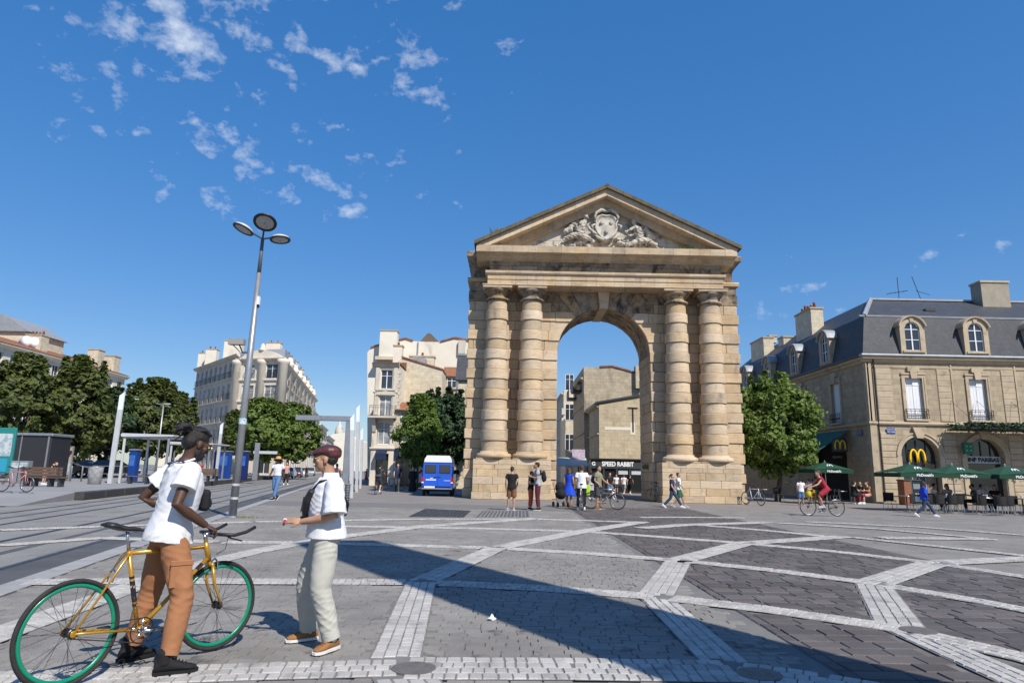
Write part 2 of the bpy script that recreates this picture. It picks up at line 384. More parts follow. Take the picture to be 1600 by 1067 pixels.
def lay(name, items, parent, m, limit=300):
    """the largest pieces in view become parts of their own, the rest one part of kind stuff"""
    items.sort(key=lambda q: q[0]); near = items[:limit]; rest = items[limit:]
    for d, vs in near:
        c = np.mean(np.array(vs[4:]), axis=0)
        MB().add([(v[0] - c[0], v[1] - c[1], v[2] - c[2]) for v in vs], SETT_F).build(name, m, parent, loc=tuple(c))
    if rest:
        b = MB()
        for d, vs in rest: b.add(vs, SETT_F)
        b.build(name + 's_beyond', m, parent, kind='stuff')
def key(x, y): return x * x + y * y + (0 if in_view(x, y, 4) else 2000)
# bedding and setts of the strips
items = []; bed = MB()
for si, (pl, r) in enumerate(STRIPS):
    for a, b in zip(pl[:-1], pl[1:]):
        SETT_W, SETT_L = sett_size(a, b); hw = r * SETT_W / 2
        A, B = Vector(a), Vector(b); d = (B - A); L = d.length; d /= L; n = Vector((-d.y, d.x))
        zb = .003 + .0004 * (si % 7)
        q = [A - n * (hw + .012), B - n * (hw + .012), B + n * (hw + .012), A + n * (hw + .012)]
        bed.add([(p.x, p.y, zb) for p in q], [(0, 1, 2, 3)])
        ang = math.atan2(d.y, d.x) - math.pi / 2
        for k in range(r):
            off = (k + .5) * SETT_W - hw; t = random.uniform(-.1, .02)
            while t < L:
                l = SETT_L * random.uniform(.82, 1.25)
                tc = t + l / 2
                if 0 < tc < L + .03:
                    c = A + d * tc + n * off
                    if in_view(c.x, c.y) and c.x * c.x + c.y * c.y < 30 ** 2:
                        # a later strip gives way where an earlier one already lies
                        clash = False
                        for pj, rj in STRIPS[:si]:
                            for a2, b2 in zip(pj[:-1], pj[1:]):
                                A2 = Vector(a2); d2 = Vector(b2) - A2; u = max(0, min(1, (c - A2).dot(d2) / d2.length_squared))
                                if (c - A2 - d2 * u).length < rj * sett_size(a2, b2)[0] / 2 + .02: clash = True; break
                            if clash: break
                        if not clash:
                            items.append((key(c.x, c.y), sett_geo(c.x, c.y, SETT_W - .009, l - .009, ang, .004, .009 + random.uniform(-.0015, .002), .006, .0035)))
                t += l
bed.build('sett_bedding', M_wbed, paving)
lay('sett', items, paving, M_white)
# small grey setts of the square, laid in slightly waving rows
items = []; y = 4.3; row = 0
while y < 27:
    rd = .125 * random.uniform(.92, 1.1); x = -11.5 + random.uniform(0, .2)
    while x < 2.6:
        w = random.uniform(.15, .27); cx = x + w / 2; cy = y + rd / 2 + .05 * math.sin(x * .9 + row * .05) + .03 * math.sin(x * 2.7 + y)
        x += w
        if cx + w / 2 > 2.5 or cx < tx(-3.95, cy) or in_view(cx, cy) is None: continue
        if strip_gap(cx, cy) < -.02: continue
        items.append((key(cx, cy), sett_geo(cx, cy, w - .007, rd - .007, random.uniform(-.03, .03), -.012, .012 + random.uniform(-.002, .002), .003, .005)))
    y += rd; row += 1
lay('paver', items, paving, M_paver)
# brown stone blocks of the old roadway, with an edging row
items = []; y = 4.3
while y < 31:
    rd = .235 * random.uniform(.95, 1.06); x = 2.62
    first = True
    while x < 8.05:
        w = .12 if first else min(random.uniform(.26, .42), 8.08 - x)
        first = False; cx = x + w / 2; cy = y + rd / 2 + .025 * math.sin(x * 1.3 + y * .3); x += w
        if w < .06 or in_view(cx, cy) is None or strip_gap(cx, cy) < -.03: continue
        items.append((key(cx, cy), sett_geo(cx, cy, w - .010, rd - .010, random.uniform(-.012, .012), -.011, .012 + random.uniform(-.002, .0035), .008, .006)))
    y += rd
lay('roadway_block', items, roadway, M_road)
# manhole covers where the strips meet
for i, (x, y) in enumerate(((-.70, 5.47), (4.15, 7.12), (1.95, 5.50))):
    r = .155
    t = thing('manhole_cover', ['round cast iron cover in the paving near the cap wearer', 'round iron cover at the right where brown roadway strips meet', 'round iron cover in the big shadow at the bottom edge',
              'small iron cover at the white strip junction beside the big shadow', 'small iron cover among white strips on brown roadway'][i], 'manhole cover', (x, y, .006), group='manhole covers')
    MB().lathe([(r * 1.1, 0), (r * 1.1, .012), (r * .98, .013)], 28).build('rim', M_iron, t)
    b = MB().lathe([(r * .96, 0), (r * .96, .010), (0.01, .0105)], 28)
    for k in range(-3, 4):
        for q in range(-3, 4):
            if k * k + q * q < 10: b.box(k * .045 - .012, k * .045 + .012, q * .045 - .012, q * .045 + .012, .009, .014)
    b.build('lid', M_iron, t)
# edge of the tram road: kerb stones, a dark slab gutter, grooved rails, feeder strips
kerbs = sheet('kerb', tram_poly(-4.36, -4.0, -10, 200), -.006, M_bed)
y = 4.0
while y < 60:
    l = 1.0; xa = tx(-4.18, y + l / 2)
    put('kerb_stone', stone(.34, l - .02, .016, .006, M_kerb), kerbs, (xa, y + l / 2, -.006), (0, 0, math.atan(SL))); y += l
sheet('gutter', tram_poly(-5.0, -4.36, -10, 200), -.004, M_slab)
for i, c in enumerate((-5.05, -6.82, -8.67, -10.5)):
    b = MB(); z = -.002
    for a, d, zz, mi in ((-.075, .075, -.003, 0), (-.035, .03, .002, 1)):
        b.cur = mi; b.add([(tx(c + a, -10), -10, zz), (tx(c + d, -10), -10, zz), (tx(c + d, 300), 300, zz), (tx(c + a, 300), 300, zz)], [(0, 1, 2, 3)])
    b.build('tram_rail', [M_groove, M_rail], kind='structure')
for i, c in enumerate((-5.93, -9.58)):
    sheet('feeder_strip', tram_poly(c - .09, c + .09, -10, 300), -.0035, M_slab)
# raised tram platform with its dark kerb and ramp
def platform():
    c, h = -11.75, .30; b = MB()
    pts = [(23.5, 0.0), (28.2, h), (150, h)]
    for (ya, za), (yb, zb) in zip(pts[:-1], pts[1:]):
        b.add([(tx(c, ya), ya, za), (tx(c, yb), yb, zb), (tx(c, yb) - 60, yb, zb), (tx(c, ya) - 60, ya, za)], [(0, 1, 2, 3)])
        b.add([(tx(c, ya), ya, -.03), (tx(c, yb), yb, -.03), (tx(c, yb), yb, zb), (tx(c, ya), ya, za)], [(0, 3, 2, 1)])
    o = b.build('platform', M_plat, kind='structure')
    y = 28.2
    while y < 110:
        l = 2.4; yy = y + l / 2
        put('platform_kerb', stone(.42, l - .02, .31, .02, M_dkerb), o, (tx(c + .16, yy), yy, .005), (0, 0, math.atan(SL))); y += l
    return o
platform()
# ------------------------------------------------------------------ the triumphal gate
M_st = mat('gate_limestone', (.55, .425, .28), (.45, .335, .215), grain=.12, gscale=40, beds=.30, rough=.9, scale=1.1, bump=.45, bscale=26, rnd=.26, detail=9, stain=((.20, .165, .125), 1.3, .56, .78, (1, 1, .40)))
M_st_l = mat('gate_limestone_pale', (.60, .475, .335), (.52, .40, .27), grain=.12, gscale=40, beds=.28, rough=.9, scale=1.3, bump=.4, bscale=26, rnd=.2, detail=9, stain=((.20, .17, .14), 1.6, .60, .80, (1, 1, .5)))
M_st_d = mat('gate_limestone_soot_shade', (.27, .205, .14), (.38, .29, .195), grain=.15, gscale=40, beds=.35, rough=.92, scale=1.6, bump=.5, bscale=24, rnd=.5, detail=9, stain=((.07, .06, .052), 2.2, .48, .66, (1, 1, .7)))  # soot, plus the frieze's shade under the cornice put into the colour
M_st_w = mat('gate_carving', (.50, .465, .40), (.40, .365, .305), rough=.9, scale=2, bump=.35, bscale=30, rnd=.06, stain=((.17, .155, .135), 2.0, .54, .70))
M_roofst = mat('gate_roof_stone', (.085, .075, .062), (.13, .11, .085), rough=.95, scale=3, bump=.6, bscale=18, rnd=.25, stain=((.15, .115, .035), 2.8, .50, .64))
M_core = mat('gate_core', (.16, .125, .09), rough=.95)
M_weed = mat('weed_green', (.10, .14, .035), (.16, .17, .05), rough=.8, scale=5)
gate = thing('city_gate', 'tall honey coloured stone gate with pediment, four banded columns and arched passage', 'gate', (5.45, 38.9, 0))
GX, YW = 5.45, 38.9                 # everything below is local: x from the axis, y behind the wall face (minus is towards us)
def blk(name, x0, x1, y0, y1, z0, z1, m, c=.025, parent=gate):
    return put(name, stone(x1 - x0 - .012, y1 - y0, z1 - z0 - .008, c, m), parent, ((x0 + x1) / 2, (y0 + y1) / 2, z0))
def course(x0, x1, y0, y1, z0, z1, m, lo=.7, hi=1.4, name='stone', odd=0, c=.025):
    L = x1 - x0; n = max(1, int(round(L / ((lo + hi) / 2)))); e = [x0]
    cuts = sorted(x0 + L * (k + (.25 if odd else 0) + random.uniform(-.12, .12)) / n for k in range(0 if odd else 1, n))
    cuts = [q for q in cuts if x0 + .2 < q < x1 - .2]
    e = [x0] + cuts + [x1]
    for a, b in zip(e[:-1], e[1:]): blk(name, a, b, y0, y1, z0, z1, m, c)
RA, ZS, TH = 2.75, 8.48, 3.4        # arch radius, springing height, wall thickness
XL, XR = -8.05, 8.05
# inner core so that no light leaks through the joints
core = MB()
prof = [(XL + .2, 0), (-RA - .12, 0), (-RA - .12, ZS)] + [((RA + .12) * math.cos(a), ZS + (RA + .12) * math.sin(a)) for a in np.linspace(math.pi, 0, 25)[1:-1]] + [(RA + .12, ZS), (RA + .12, 0), (XR - .2, 0), (XR - .2, 13.0), (XL + .2, 13.0)]
# the core is built in quads on both sides of the arch
for sgn in (-1, 1): core.box(*sorted((sgn * (RA + .12), sgn * 7.9)), .12, TH - .12, 0, 13.0)
arc = [((RA + .12) * math.cos(a), ZS + (RA + .12) * math.sin(a)) for a in np.linspace(math.pi, 0, 25)]
for (xa, za), (xb, zb) in zip(arc[:-1], arc[1:]):
    core.add([(xa, .12, za), (xb, .12, zb), (xb, .12, 13.), (xa, .12, 13.), (xa, TH - .12, za), (xb, TH - .12, zb), (xb, TH - .12, 13.), (xa, TH - .12, 13.)],
             [(0, 1, 2, 3), (7, 6, 5, 4), (0, 4, 5, 1), (3, 2, 6, 7)])
core.build('core', M_core, gate)
# rusticated wall: courses of 0.57 m, every second one proud
ZC = [0, .55, 1.08, 1.62, 2.17]; h = .585
while ZC[-1] < 11.9: ZC.append(ZC[-1] + h)
AF = R(52); ZF = ZS + RA * math.sin(AF); ZT = 12.18        # the fan of voussoirs starts at this angle and ends under the architrave
def xin(z): return math.sqrt(max(RA * RA - max(z - ZS, 0) ** 2, 0)) if z < ZF else (z - ZS) / math.tan(AF)
ZC = [z for z in ZC if z < 12.1] + [ZT, 12.99]
for i, (z0, z1) in enumerate(zip(ZC[:-1], ZC[1:])):
    proud = .07 if i % 2 == 0 and z1 < 12 else 0.
    for sgn in (-1, 1):
        m = M_st if random.random() < .75 else M_st_l
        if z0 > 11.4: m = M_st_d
        ext = .07 if i % 2 == 0 else 0
        if z1 <= ZS:
            a, b = sorted((sgn * RA, sgn * (XR + ext))); course(a, b, -proud, TH + proud, z0, z1, m, .9, 1.7, odd=i % 2, c=.03)
        else:
            # the stone next to the opening is cut by the arch
            zs_ = [z0 + (z1 - .008 - z0) * k / 6 for k in range(7)] if z0 < ZT else [z0, z1 - .008]
            edge = [(xin(min(z, ZT)), z) for z in zs_]; xo = max(e[0] for e in edge) + random.uniform(.55, .95)
            poly = [(sgn * x, z) for x, z in edge] + [(sgn * xo, z1 - .008), (sgn * xo, z0)]
            if sgn < 0: poly = poly[::-1]
            MB().prism(poly[::-1], -proud, TH + proud).build('springer_stone', m if z0 < 10.2 else M_st_d if z0 > 10.8 else m, gate)
            a, b = sorted((sgn * (xo + .01), sgn * (XR + ext))); course(a, b, -proud, TH + proud, z0, z1, m, .8, 1.5, odd=i % 2, c=.03)
# fan of voussoirs with the keystone
NV = 7
for k in range(NV):
    a0, a1 = AF + (math.pi - 2 * AF) * k / NV, AF + (math.pi - 2 * AF) * (k + 1) / NV; key_ = k == NV // 2
    ro = lambda a: (ZT - ZS) / math.sin(a)
    y0 = -.30 if key_ else (-.10 if k % 2 else -.05); g_ = .0035; A, B = a0 + g_, a1 - g_; ri = RA - (.05 if key_ else 0)
    poly = [(ri * math.cos(A), ZS + ri * math.sin(A)), (ro(A) * math.cos(A), ZT), (ro(B) * math.cos(B), ZT), (ri * math.cos(B), ZS + ri * math.sin(B))]
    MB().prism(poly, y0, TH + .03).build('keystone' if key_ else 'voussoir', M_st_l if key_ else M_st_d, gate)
# lining stones of the passage: thin courses behind the ring, so that the soffit shows joints
for k in range(14):
    a0, a1 = math.pi * k / 14, math.pi * (k + 1) / 14
    for q in range(4):
        y0, y1 = .35 + q * .72, .35 + (q + 1) * .72; i0 = .004; r0, r1 = RA - .012 - .012 * ((k + q) % 2), RA + .06
        poly = [(r0 * math.cos(a0 + i0), ZS + r0 * math.sin(a0 + i0)), (r1 * math.cos(a0 + i0), ZS + r1 * math.sin(a0 + i0)), (r1 * math.cos(a1 - i0), ZS + r1 * math.sin(a1 - i0)), (r0 * math.cos(a1 - i0), ZS + r0 * math.sin(a1 - i0))]
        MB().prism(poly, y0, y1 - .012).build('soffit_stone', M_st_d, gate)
# pedestals
PED = ((-7.48, -3.15), (2.98, 7.38)); YP = -1.5
for x0, x1 in PED:
    zs = [0, .38, .80, 1.21, 1.62, 1.87, 2.16]
    for i, (z0, z1) in enumerate(zip(zs[:-1], zs[1:])):
        course(x0 - (.05 if i == 0 else 0), x1 + (.05 if i == 0 else 0), YP - (.05 if i == 0 else 0), -.08, z0, z1, M_st_l if i in (2, 5) else M_st, .8, 1.5, odd=i % 2, c=.012)
# banded columns
CX_ = (-6.35, -4.32, 4.18, 6.18); YC = -.75
def drum_mesh(r0, r1, h, m):
    c = .022; b = MB()
    for pr in ([(r0 - c, 0), (r0, c)], [(r0, c), ((r0 + r1) / 2 + .004, h / 2), (r1, h - c)], [(r1, h - c), (r1 - c, h)]): b.lathe(pr, 40, caps=False)
    b.lathe([(.3, h), (r1 - c, h)], 40, caps=False); b.lathe([(r0 - c, 0), (.3, 0)], 40, caps=False)
    return b.mesh('drum', m, True)
nd = 15; Z0, Z1 = 2.60, 11.32; hd = (Z1 - Z0) / nd
def shaft(z): t = (z - Z0) / (Z1 - Z0); return .715 - .155 * t ** 1.4
for ci, cx in enumerate(CX_):
    ccol = MB().lathe([(.5, 2.3), (.5, 12.0)], 12).build('column_core', M_core, gate, loc=(cx, YC, 0))
    put('plinth', stone(1.96, 1.5, .06, .01, M_st), gate, (cx, YC, 2.165))
    MB().lathe([(.90, 2.22), (.985, 2.27), (1.0, 2.36), (.97, 2.44), (.90, 2.49), (.80, 2.50), (.78, 2.60), (.74, 2.61)], 44).build('base', M_st, gate, True, loc=(cx, YC, 0))
    for k in range(nd):
        z = Z0 + k * hd; band = .062 if k % 2 == 1 else 0.
        me = drum_mesh(shaft(z) + band, shaft(z + hd) + band, hd - .012, random.choice((M_st, M_st, M_st_l)))
        put('drum', me, gate, (cx + random.uniform(-.006, .006), YC, z), (0, 0, random.uniform(0, 6)))
    cap = MB().lathe([(.56, 11.32), (.68, 11.33), (.72, 11.39), (.68, 11.44), (.57, 11.46), (.565, 11.62), (.60, 11.64), (.60, 11.68), (.66, 11.75), (.77, 11.86), (.80, 11.93), (.79, 11.97)], 44)
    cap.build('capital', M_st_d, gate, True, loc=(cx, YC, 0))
    put('abacus', stone(1.70, 1.5, .20, .02, M_st), gate, (cx, YC - .05, 11.98)); put('abacus_fillet', stone(1.78, 1.58, .05, .01, M_st_l), gate, (cx, YC - .05, 12.14))
# entablature: architrave, its fillet, frieze, cornice
def slice_run(name, x0, x1, poly, n, m, odd=0.):
    """a moulding given as a profile (y, z), cut into stones along x"""
    e = [x0 + (x1 - x0) * k / n + (random.uniform(-.12, .12) if 0 < k < n else 0) for k in range(n + 1)]
    for a, b in zip(e[:-1], e[1:]): MB().prism(poly, a + .004, b - .004, 'x').build(name, m, gate)
YA = -1.42
slice_run('architrave', -6.95, 6.82, [(.4, 12.19), (YA, 12.19), (YA, 12.50), (YA - .04, 12.51), (YA - .04, 12.78), (.4, 12.78)], 17, M_st)
slice_run('fillet', -7.08, 6.95, [(.4, 12.785), (YA - .06, 12.785), (YA - .16, 12.86), (YA - .18, 12.97), (YA - .14, 13.0), (.4, 13.0)], 13, M_st_l)
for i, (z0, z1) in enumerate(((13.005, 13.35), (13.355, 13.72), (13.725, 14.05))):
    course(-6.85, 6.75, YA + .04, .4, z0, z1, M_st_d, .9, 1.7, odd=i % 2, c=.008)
YCN = -2.2
slice_run('cornice', -7.62, 7.46, [(.2, 14.32), (YCN, 14.32), (YCN + .01, 13.94), (YCN + .10, 13.90), (YA - .35, 13.86), (YA - .2, 13.72), (YA + .02, 13.62), (.2, 13.62)], 21, M_st)
# the wall behind carries its own band and corner cornices
for sgn in (-1, 1):
    a, b = sorted((sgn * 6.9, sgn * 8.2))
    slice_run('wall_band', a, b, [(TH + .1, 12.72), (-.14, 12.72), (-.18, 12.90), (-.10, 12.98), (TH + .1, 12.98)], 1, M_st)
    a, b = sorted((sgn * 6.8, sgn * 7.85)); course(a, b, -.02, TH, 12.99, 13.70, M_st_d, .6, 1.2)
    cor = MB(); xs = [sgn * 6.8, sgn * 7.86]
    rings = []
    for xo, yo, z in ((7.86, 0.0, 13.62), (7.90, -.1, 13.72), (8.08, -.38, 13.98), (8.26, -.55, 14.18), (8.30, -.58, 14.42), (8.24, -.5, 14.50)):
        rings.append([(sgn * xo, yo, z), (sgn * xo, TH - yo, z), (sgn * 5.0, TH - yo, z), (sgn * 5.0, yo, z)])
    cor.loft(rings).build('corner_cornice', M_st_d, gate)
# pediment: tympanum courses, raking cornices of separate stones, roof slabs
SLP = .4698
apex = 18.16; XC = -.03
def rake(z_off, x): return apex + z_off - abs(x - XC) * SLP
for i in range(9):
    z0 = 14.33 + i * .34; z1 = z0 + .34
    xm = (apex - .62 - z1) / SLP
    if xm < .5: xm = .5
    zz1 = min(z1, 17.05)
    if z0 >= 17.0: break
    course(-xm, xm, YA + .25, .3, z0, zz1, M_st_w, .7, 1.3, odd=i % 2, c=.008)
tp = MB().prism([(-6.1, 14.3), (6.1, 14.3), (0, 17.1)], YA + .30, .28); tp.build('tympanum_core', M_core, gate)
for sgn in (-1, 1):
    # three layers of the raking cornice; each is cut into stones that follow the slope
    for nm, zo0, zo1, y0, y1, m, n in (('raking_bed', -1.12, -.62, YA - .10, .2, M_st, 9), ('raking_corona', -.62, -.22, YCN + .05, .2, M_st_l, 12), ('raking_cyma', -.22, .0, YCN - .16, TH + .4, M_roofst, 16)):
        xo = 7.72 if nm == 'raking_cyma' else 7.55
        xe = [xo * k / n + (random.uniform(-.06, .06) if 0 < k < n else 0) for k in range(n + 1)]
        for a, b in zip(xe[:-1], xe[1:]):
            a2, b2 = a + .004, b - .004
            lo = 14.33
            pa, pb = apex + zo1 - a2 * SLP, apex + zo1 - b2 * SLP; qa, qb = max(apex + zo0 - a2 * SLP, lo), max(apex + zo0 - b2 * SLP, lo)
            if pb <= qb + .02: continue
            poly = [(XC + sgn * a2, qa), (XC + sgn * a2, pa), (XC + sgn * b2, pb), (XC + sgn * b2, qb)]
            if sgn < 0: poly = poly[::-1]
            MB().prism(poly, y0, y1).build(nm, m, gate)
    # roof slab behind
    poly = [(XC, apex + .01), (XC + sgn * 7.9, apex + .01 - 7.9 * SLP), (XC + sgn * 7.9, apex - .12 - 7.9 * SLP), (XC, apex - .12)]
    MB().prism(poly if sgn > 0 else poly[::-1], .25, TH + .5).build('roof_slab', M_roofst, gate)
MB().box(XC - .09, XC + .09, YCN - .18, TH + .42, apex - .10, apex + .015).build('ridge_stone', M_roofst, gate)
# carved coat of arms in the tympanum
yF = YA + .25
def relief():
    ft = MB(); rnd = random.Random(5)
    # ground swell, drapery and trophies spreading to both sides
    for sgn in (-1, 1):
        for k in range(26):
            t = k / 25.; x = sgn * (.75 + 3.4 * t); zt = 14.42 + (1 - t) ** 1.2 * .75
            ft.ell((x + rnd.uniform(-.1, .1), yF - .05, rnd.uniform(14.38, zt)), (rnd.uniform(.14, .34), rnd.uniform(.12, .28) * (1.15 - t), rnd.uniform(.08, .2)), Matrix.Rotation(rnd.uniform(-.6, .6), 3, 'Y'), 10, 7)
        # scrolls of drapery
        for k in range(7):
            x0 = sgn * (.9 + k * .42); pts = [(x0 + sgn * .16 * math.cos(a) * (1 - a / 9), yF - .12, 14.72 - k * .03 + .16 * math.sin(a) * (1 - a / 9)) for a in np.linspace(0, 5.5, 10)]
            ft.tube(pts, [.05 - .003 * q for q in range(10)], 6)
    # seated figures leaning on the shield
    for sgn, hx, hz in ((-1, -1.17, 16.42), (1, 1.62, 16.18)):
        ft.ell((hx, yF - .34, hz), (.14, .17, .18)); ft.ell((hx + sgn * .06, yF - .26, hz + .05), (.17, .16, .17)); ft.tube([(hx + sgn * .5, yF - .1, hz - .7), (hx + sgn * .75, yF - .16, hz - .35), (hx + sgn * .95, yF - .14, hz - .75), (hx + sgn * 1.35, yF - .12, hz - .95)], [.22, .2, .24, .14], 9)                       # head, hair
        bx = hx + sgn * .22
        ft.tube([(hx + sgn * .05, yF - .30, hz - .18), (bx, yF - .28, hz - .42), (bx + sgn * .12, yF - .26, hz - .85), (bx + sgn * .18, yF - .22, hz - 1.25)], [.11, .27, .25, .30], 10)   # trunk
        if sgn < 0: arm = [(bx, yF - .36, hz - .32), (hx + .20, yF - .46, hz - .78), (hx + .62, yF - .42, hz - 1.12)]
        else: arm = [(bx - .1, yF - .36, hz - .32), (hx - .55, yF - .44, hz - .72), (hx - .25, yF - .46, hz - .92), (hx + .25, yF - .40, hz - .70)]
        ft.tube(arm, [.10, .085, .07, .06][:len(arm)], 8)
        ft.tube([(bx + sgn * .1, yF - .24, hz - 1.15), (bx + sgn * .62, yF - .34, hz - 1.18), (bx + sgn * 1.15, yF - .26, hz - 1.42)], [.24, .19, .12], 9)       # leg in drapery
        ft.tube([(bx, yF - .24, hz - 1.2), (bx - sgn * .35, yF - .34, hz - 1.35), (bx - sgn * .70, yF - .24, hz - 1.55)], [.2, .16, .1], 9)
        # raised wing / cloak behind
        ft.tube([(bx + sgn * .15, yF - .1, hz - .5), (bx + sgn * .35, yF - .12, hz - .1), (bx + sgn * .5, yF - .08, hz - .55)], [.12, .16, .06], 8)
    return ft
def remesh(b, voxel, smooth=0, iters=0):
    """voxel-remesh overlapping closed shapes into one continuous skin"""
    me = b.mesh('skin', [])
    o = bpy.data.objects.new('tmp', me); TMP.collection.objects.link(o)
    md = o.modifiers.new('r', 'REMESH'); md.mode = 'VOXEL'; md.voxel_size = voxel; md.use_smooth_shade = True
    if iters:
        s = o.modifiers.new('s', 'SMOOTH'); s.factor = .5; s.iterations = iters
    TMP.view_layers[0].update(); dg = TMP.view_layers[0].depsgraph
    out = bpy.data.meshes.new_from_object(o.evaluated_get(dg), preserve_all_data_layers=False, depsgraph=dg)
    bpy.data.objects.remove(o); bpy.data.meshes.remove(me)
    return out
TMP = bpy.data.scenes.new('workbench')
def skin(name, b, m, parent, voxel=.02, iters=2, **tags):
    me = remesh(b, voxel, iters=iters); me.materials.clear(); me.materials.append(m); me.name = name
    return put(name, me, parent, **tags)
carving = skin('carving', relief(), M_st_w, gate, .028, 0)
def carve(me, amp):
    n = len(me.vertices); co = np.empty(n * 3); no = np.empty(n * 3); me.vertices.foreach_get('co', co); me.vertex_normals.foreach_get('vector', no); co = co.reshape(-1, 3); no = no.reshape(-1, 3); x, y, z = co.T
    f = (1 - 2 * np.abs(np.sin(9 * x + 13 * z + 2 * np.sin(7 * z)))) * .5 + (1 - 2 * np.abs(np.sin(21 * x - 17 * z + 2 * np.sin(11 * x)))) * .35 + np.sin(31 * x + 4 * np.sin(19 * z)) * np.sin(37 * z) * .3
    me.vertices.foreach_set('co', (co + no * (f * amp)[:, None]).ravel()); me.update()
carve(carving.data, .045)
sh = MB()
outl = [(-.62, 16.05), (-.72, 16.22), (-.50, 16.52), (-.25, 16.62), (0, 16.56), (.25, 16.62), (.50, 16.52), (.72, 16.22), (.62, 16.05), (.70, 15.78), (.56, 15.40), (.30, 15.10), (0, 14.95), (-.30, 15.10), (-.56, 15.40), (-.70, 15.78)]
def ring(s, y, dz=0): return [(x * s, y, 15.85 + (z - 15.85) * s + dz) for x, z in outl]
sh.loft([ring(1.02, yF + .05), ring(1.02, yF - .34), ring(.94, yF - .42), ring(.84, yF - .40), ring(.80, yF - .34), ring(.4, yF - .44), ring(.02, yF - .46)], caps=False)
shield = sh.build('shield', M_st_w, gate, True)
lily = MB()
for lx, lz in ((-.27, 16.0), (.27, 16.0), (0, 15.46)):
    for a, l in ((0, .15), (.85, .12), (-.85, .12), (math.pi, .08)):
        lily.ell((lx + math.sin(a) * l * .6, yF - .46, lz + math.cos(a) * l * .6), (.04, .06, l * .62), Matrix.Rotation(a, 3, 'Y'), 8, 6)
    lily.box(lx - .1, lx + .1, yF - .51, yF - .42, lz - .02, lz + .015)
lily.build('lily', M_st_w, shield, True)
fr = MB()
for sgn in (-1, 1):
    fr.tube([(0, yF - .40, 16.78), (sgn * .3, yF - .48, 16.82), (sgn * .58, yF - .46, 16.66), (sgn * .70, yF - .44, 16.40), (sgn * .62, yF - .44, 16.22)], [.09, .11, .09, .08, .04], 8)
    fr.tube([(sgn * .66, yF - .40, 15.95), (sgn * .86, yF - .44, 15.85), (sgn * .78, yF - .42, 15.62)], [.06, .08, .04], 8)
    fr.tube([(sgn * .15, yF - .36, 15.0), (sgn * .5, yF - .42, 15.12), (sgn * .75, yF - .36, 15.38)], [.07, .09, .05], 8)
fr.build('scroll', M_st_w, shield, True)
shell = MB(); rings = []
for k in range(19):
    a = math.pi * (k / 18 * 1.24 - .12); rr = .64
    rings.append([(0 + .10 * math.cos(a), yF - .30, 16.85 + .06 * math.sin(a)), (rr * .6 * math.cos(a), yF - .26 - (.06 if k % 2 else 0), 16.84 + rr * .62 * math.sin(a)), (rr * math.cos(a), yF - .12, 16.84 + rr * .72 * math.sin(a)), (rr * .9 * math.cos(a), yF + .04, 16.84 + rr * .6 * math.sin(a))])
shell.loft(rings, caps=False).build('shell_crest', M_st_w, gate)
# weeds rooted in the masonry
for k, (x, y, z, r, n, lab) in enumerate(((4.75, YCN + .45, 14.32, .75, 150, 'green tuft of weeds on the cornice at the right end of the pediment'), (-6.45, YCN + .1, 14.95, .22, 40, 'thin tall weed at the left corner of the pediment'), (2.75, 1.2, 4.1 - 2.3, .22, 60, 'small dark weed in the passage wall'))):
    rnd = random.Random(k); b = MB()
    for i in range(n):
        px = x + rnd.gauss(0, r * .45); py = y + rnd.uniform(-.2, .2); hgt = rnd.uniform(.12, .38) * (1.5 if k == 1 else 1); lx, ly = rnd.uniform(-.16, .16), rnd.uniform(-.16, .1); w = rnd.uniform(.02, .05)
        if k == 2: px = x - rnd.uniform(0, .25); py = y + rnd.uniform(-.2, .2)
        b.add([(px - w, py, z), (px + w, py, z), (px + lx + w * .6, py + ly, z + hgt * .7), (px + lx * 1.3, py + ly, z + hgt)], [(0, 1, 2, 3)])
    o = b.build('weed', M_weed, loc=(GX, YW, 0)); o['label'] = lab; o['category'] = 'weed'; o['group'] = 'weeds on the gate'
# ------------------------------------------------------------------ the obelisk of the square: it stands behind the viewpoint, its shadow crosses the paving
def obelisk():
    to_sun = Vector((math.sin(SUN_AZ), math.cos(SUN_AZ), 0)); h = 17.0
    tip = Vector((-3.75, 14.6, 0)); base = tip + to_sun * (h / math.tan(SUN_EL))
    t = thing('obelisk', 'tall stone obelisk of the square, casting the long shadow across the paving', 'obelisk', base, math.pi / 2 - SUN_AZ)
    MB().box(-1.7, 1.7, -1.7, 1.7, 0, .35).box(-1.4, 1.4, -1.4, 1.4, .35, .7).build('step', M_st, t)
    MB().box(-1.2, 1.2, -1.2, 1.2, .7, 2.6).build('pedestal', M_st, t)
    n = 10; a, b = .98, .86
    for k in range(n):
        z0, z1 = 2.6 + 13.2 * k / n, 2.6 + 13.2 * (k + 1) / n - .012; w0, w1 = a + (b - a) * k / n, a + (b - a) * (k + 1) / n
        MB().loft([[(sx * w, sy * w, z) for sx, sy in ((-1, -1), (1, -1), (1, 1), (-1, 1))] for w, z in ((w0, z0), (w1, z1))]).build('shaft_stone', M_st, t)
    MB().loft([[(sx * w, sy * w, z) for sx, sy in ((-1, -1), (1, -1), (1, 1), (-1, 1))] for w, z in ((b, 15.8), (.03, 17.0))]).build('pyramidion', M_st_l, t)
obelisk()
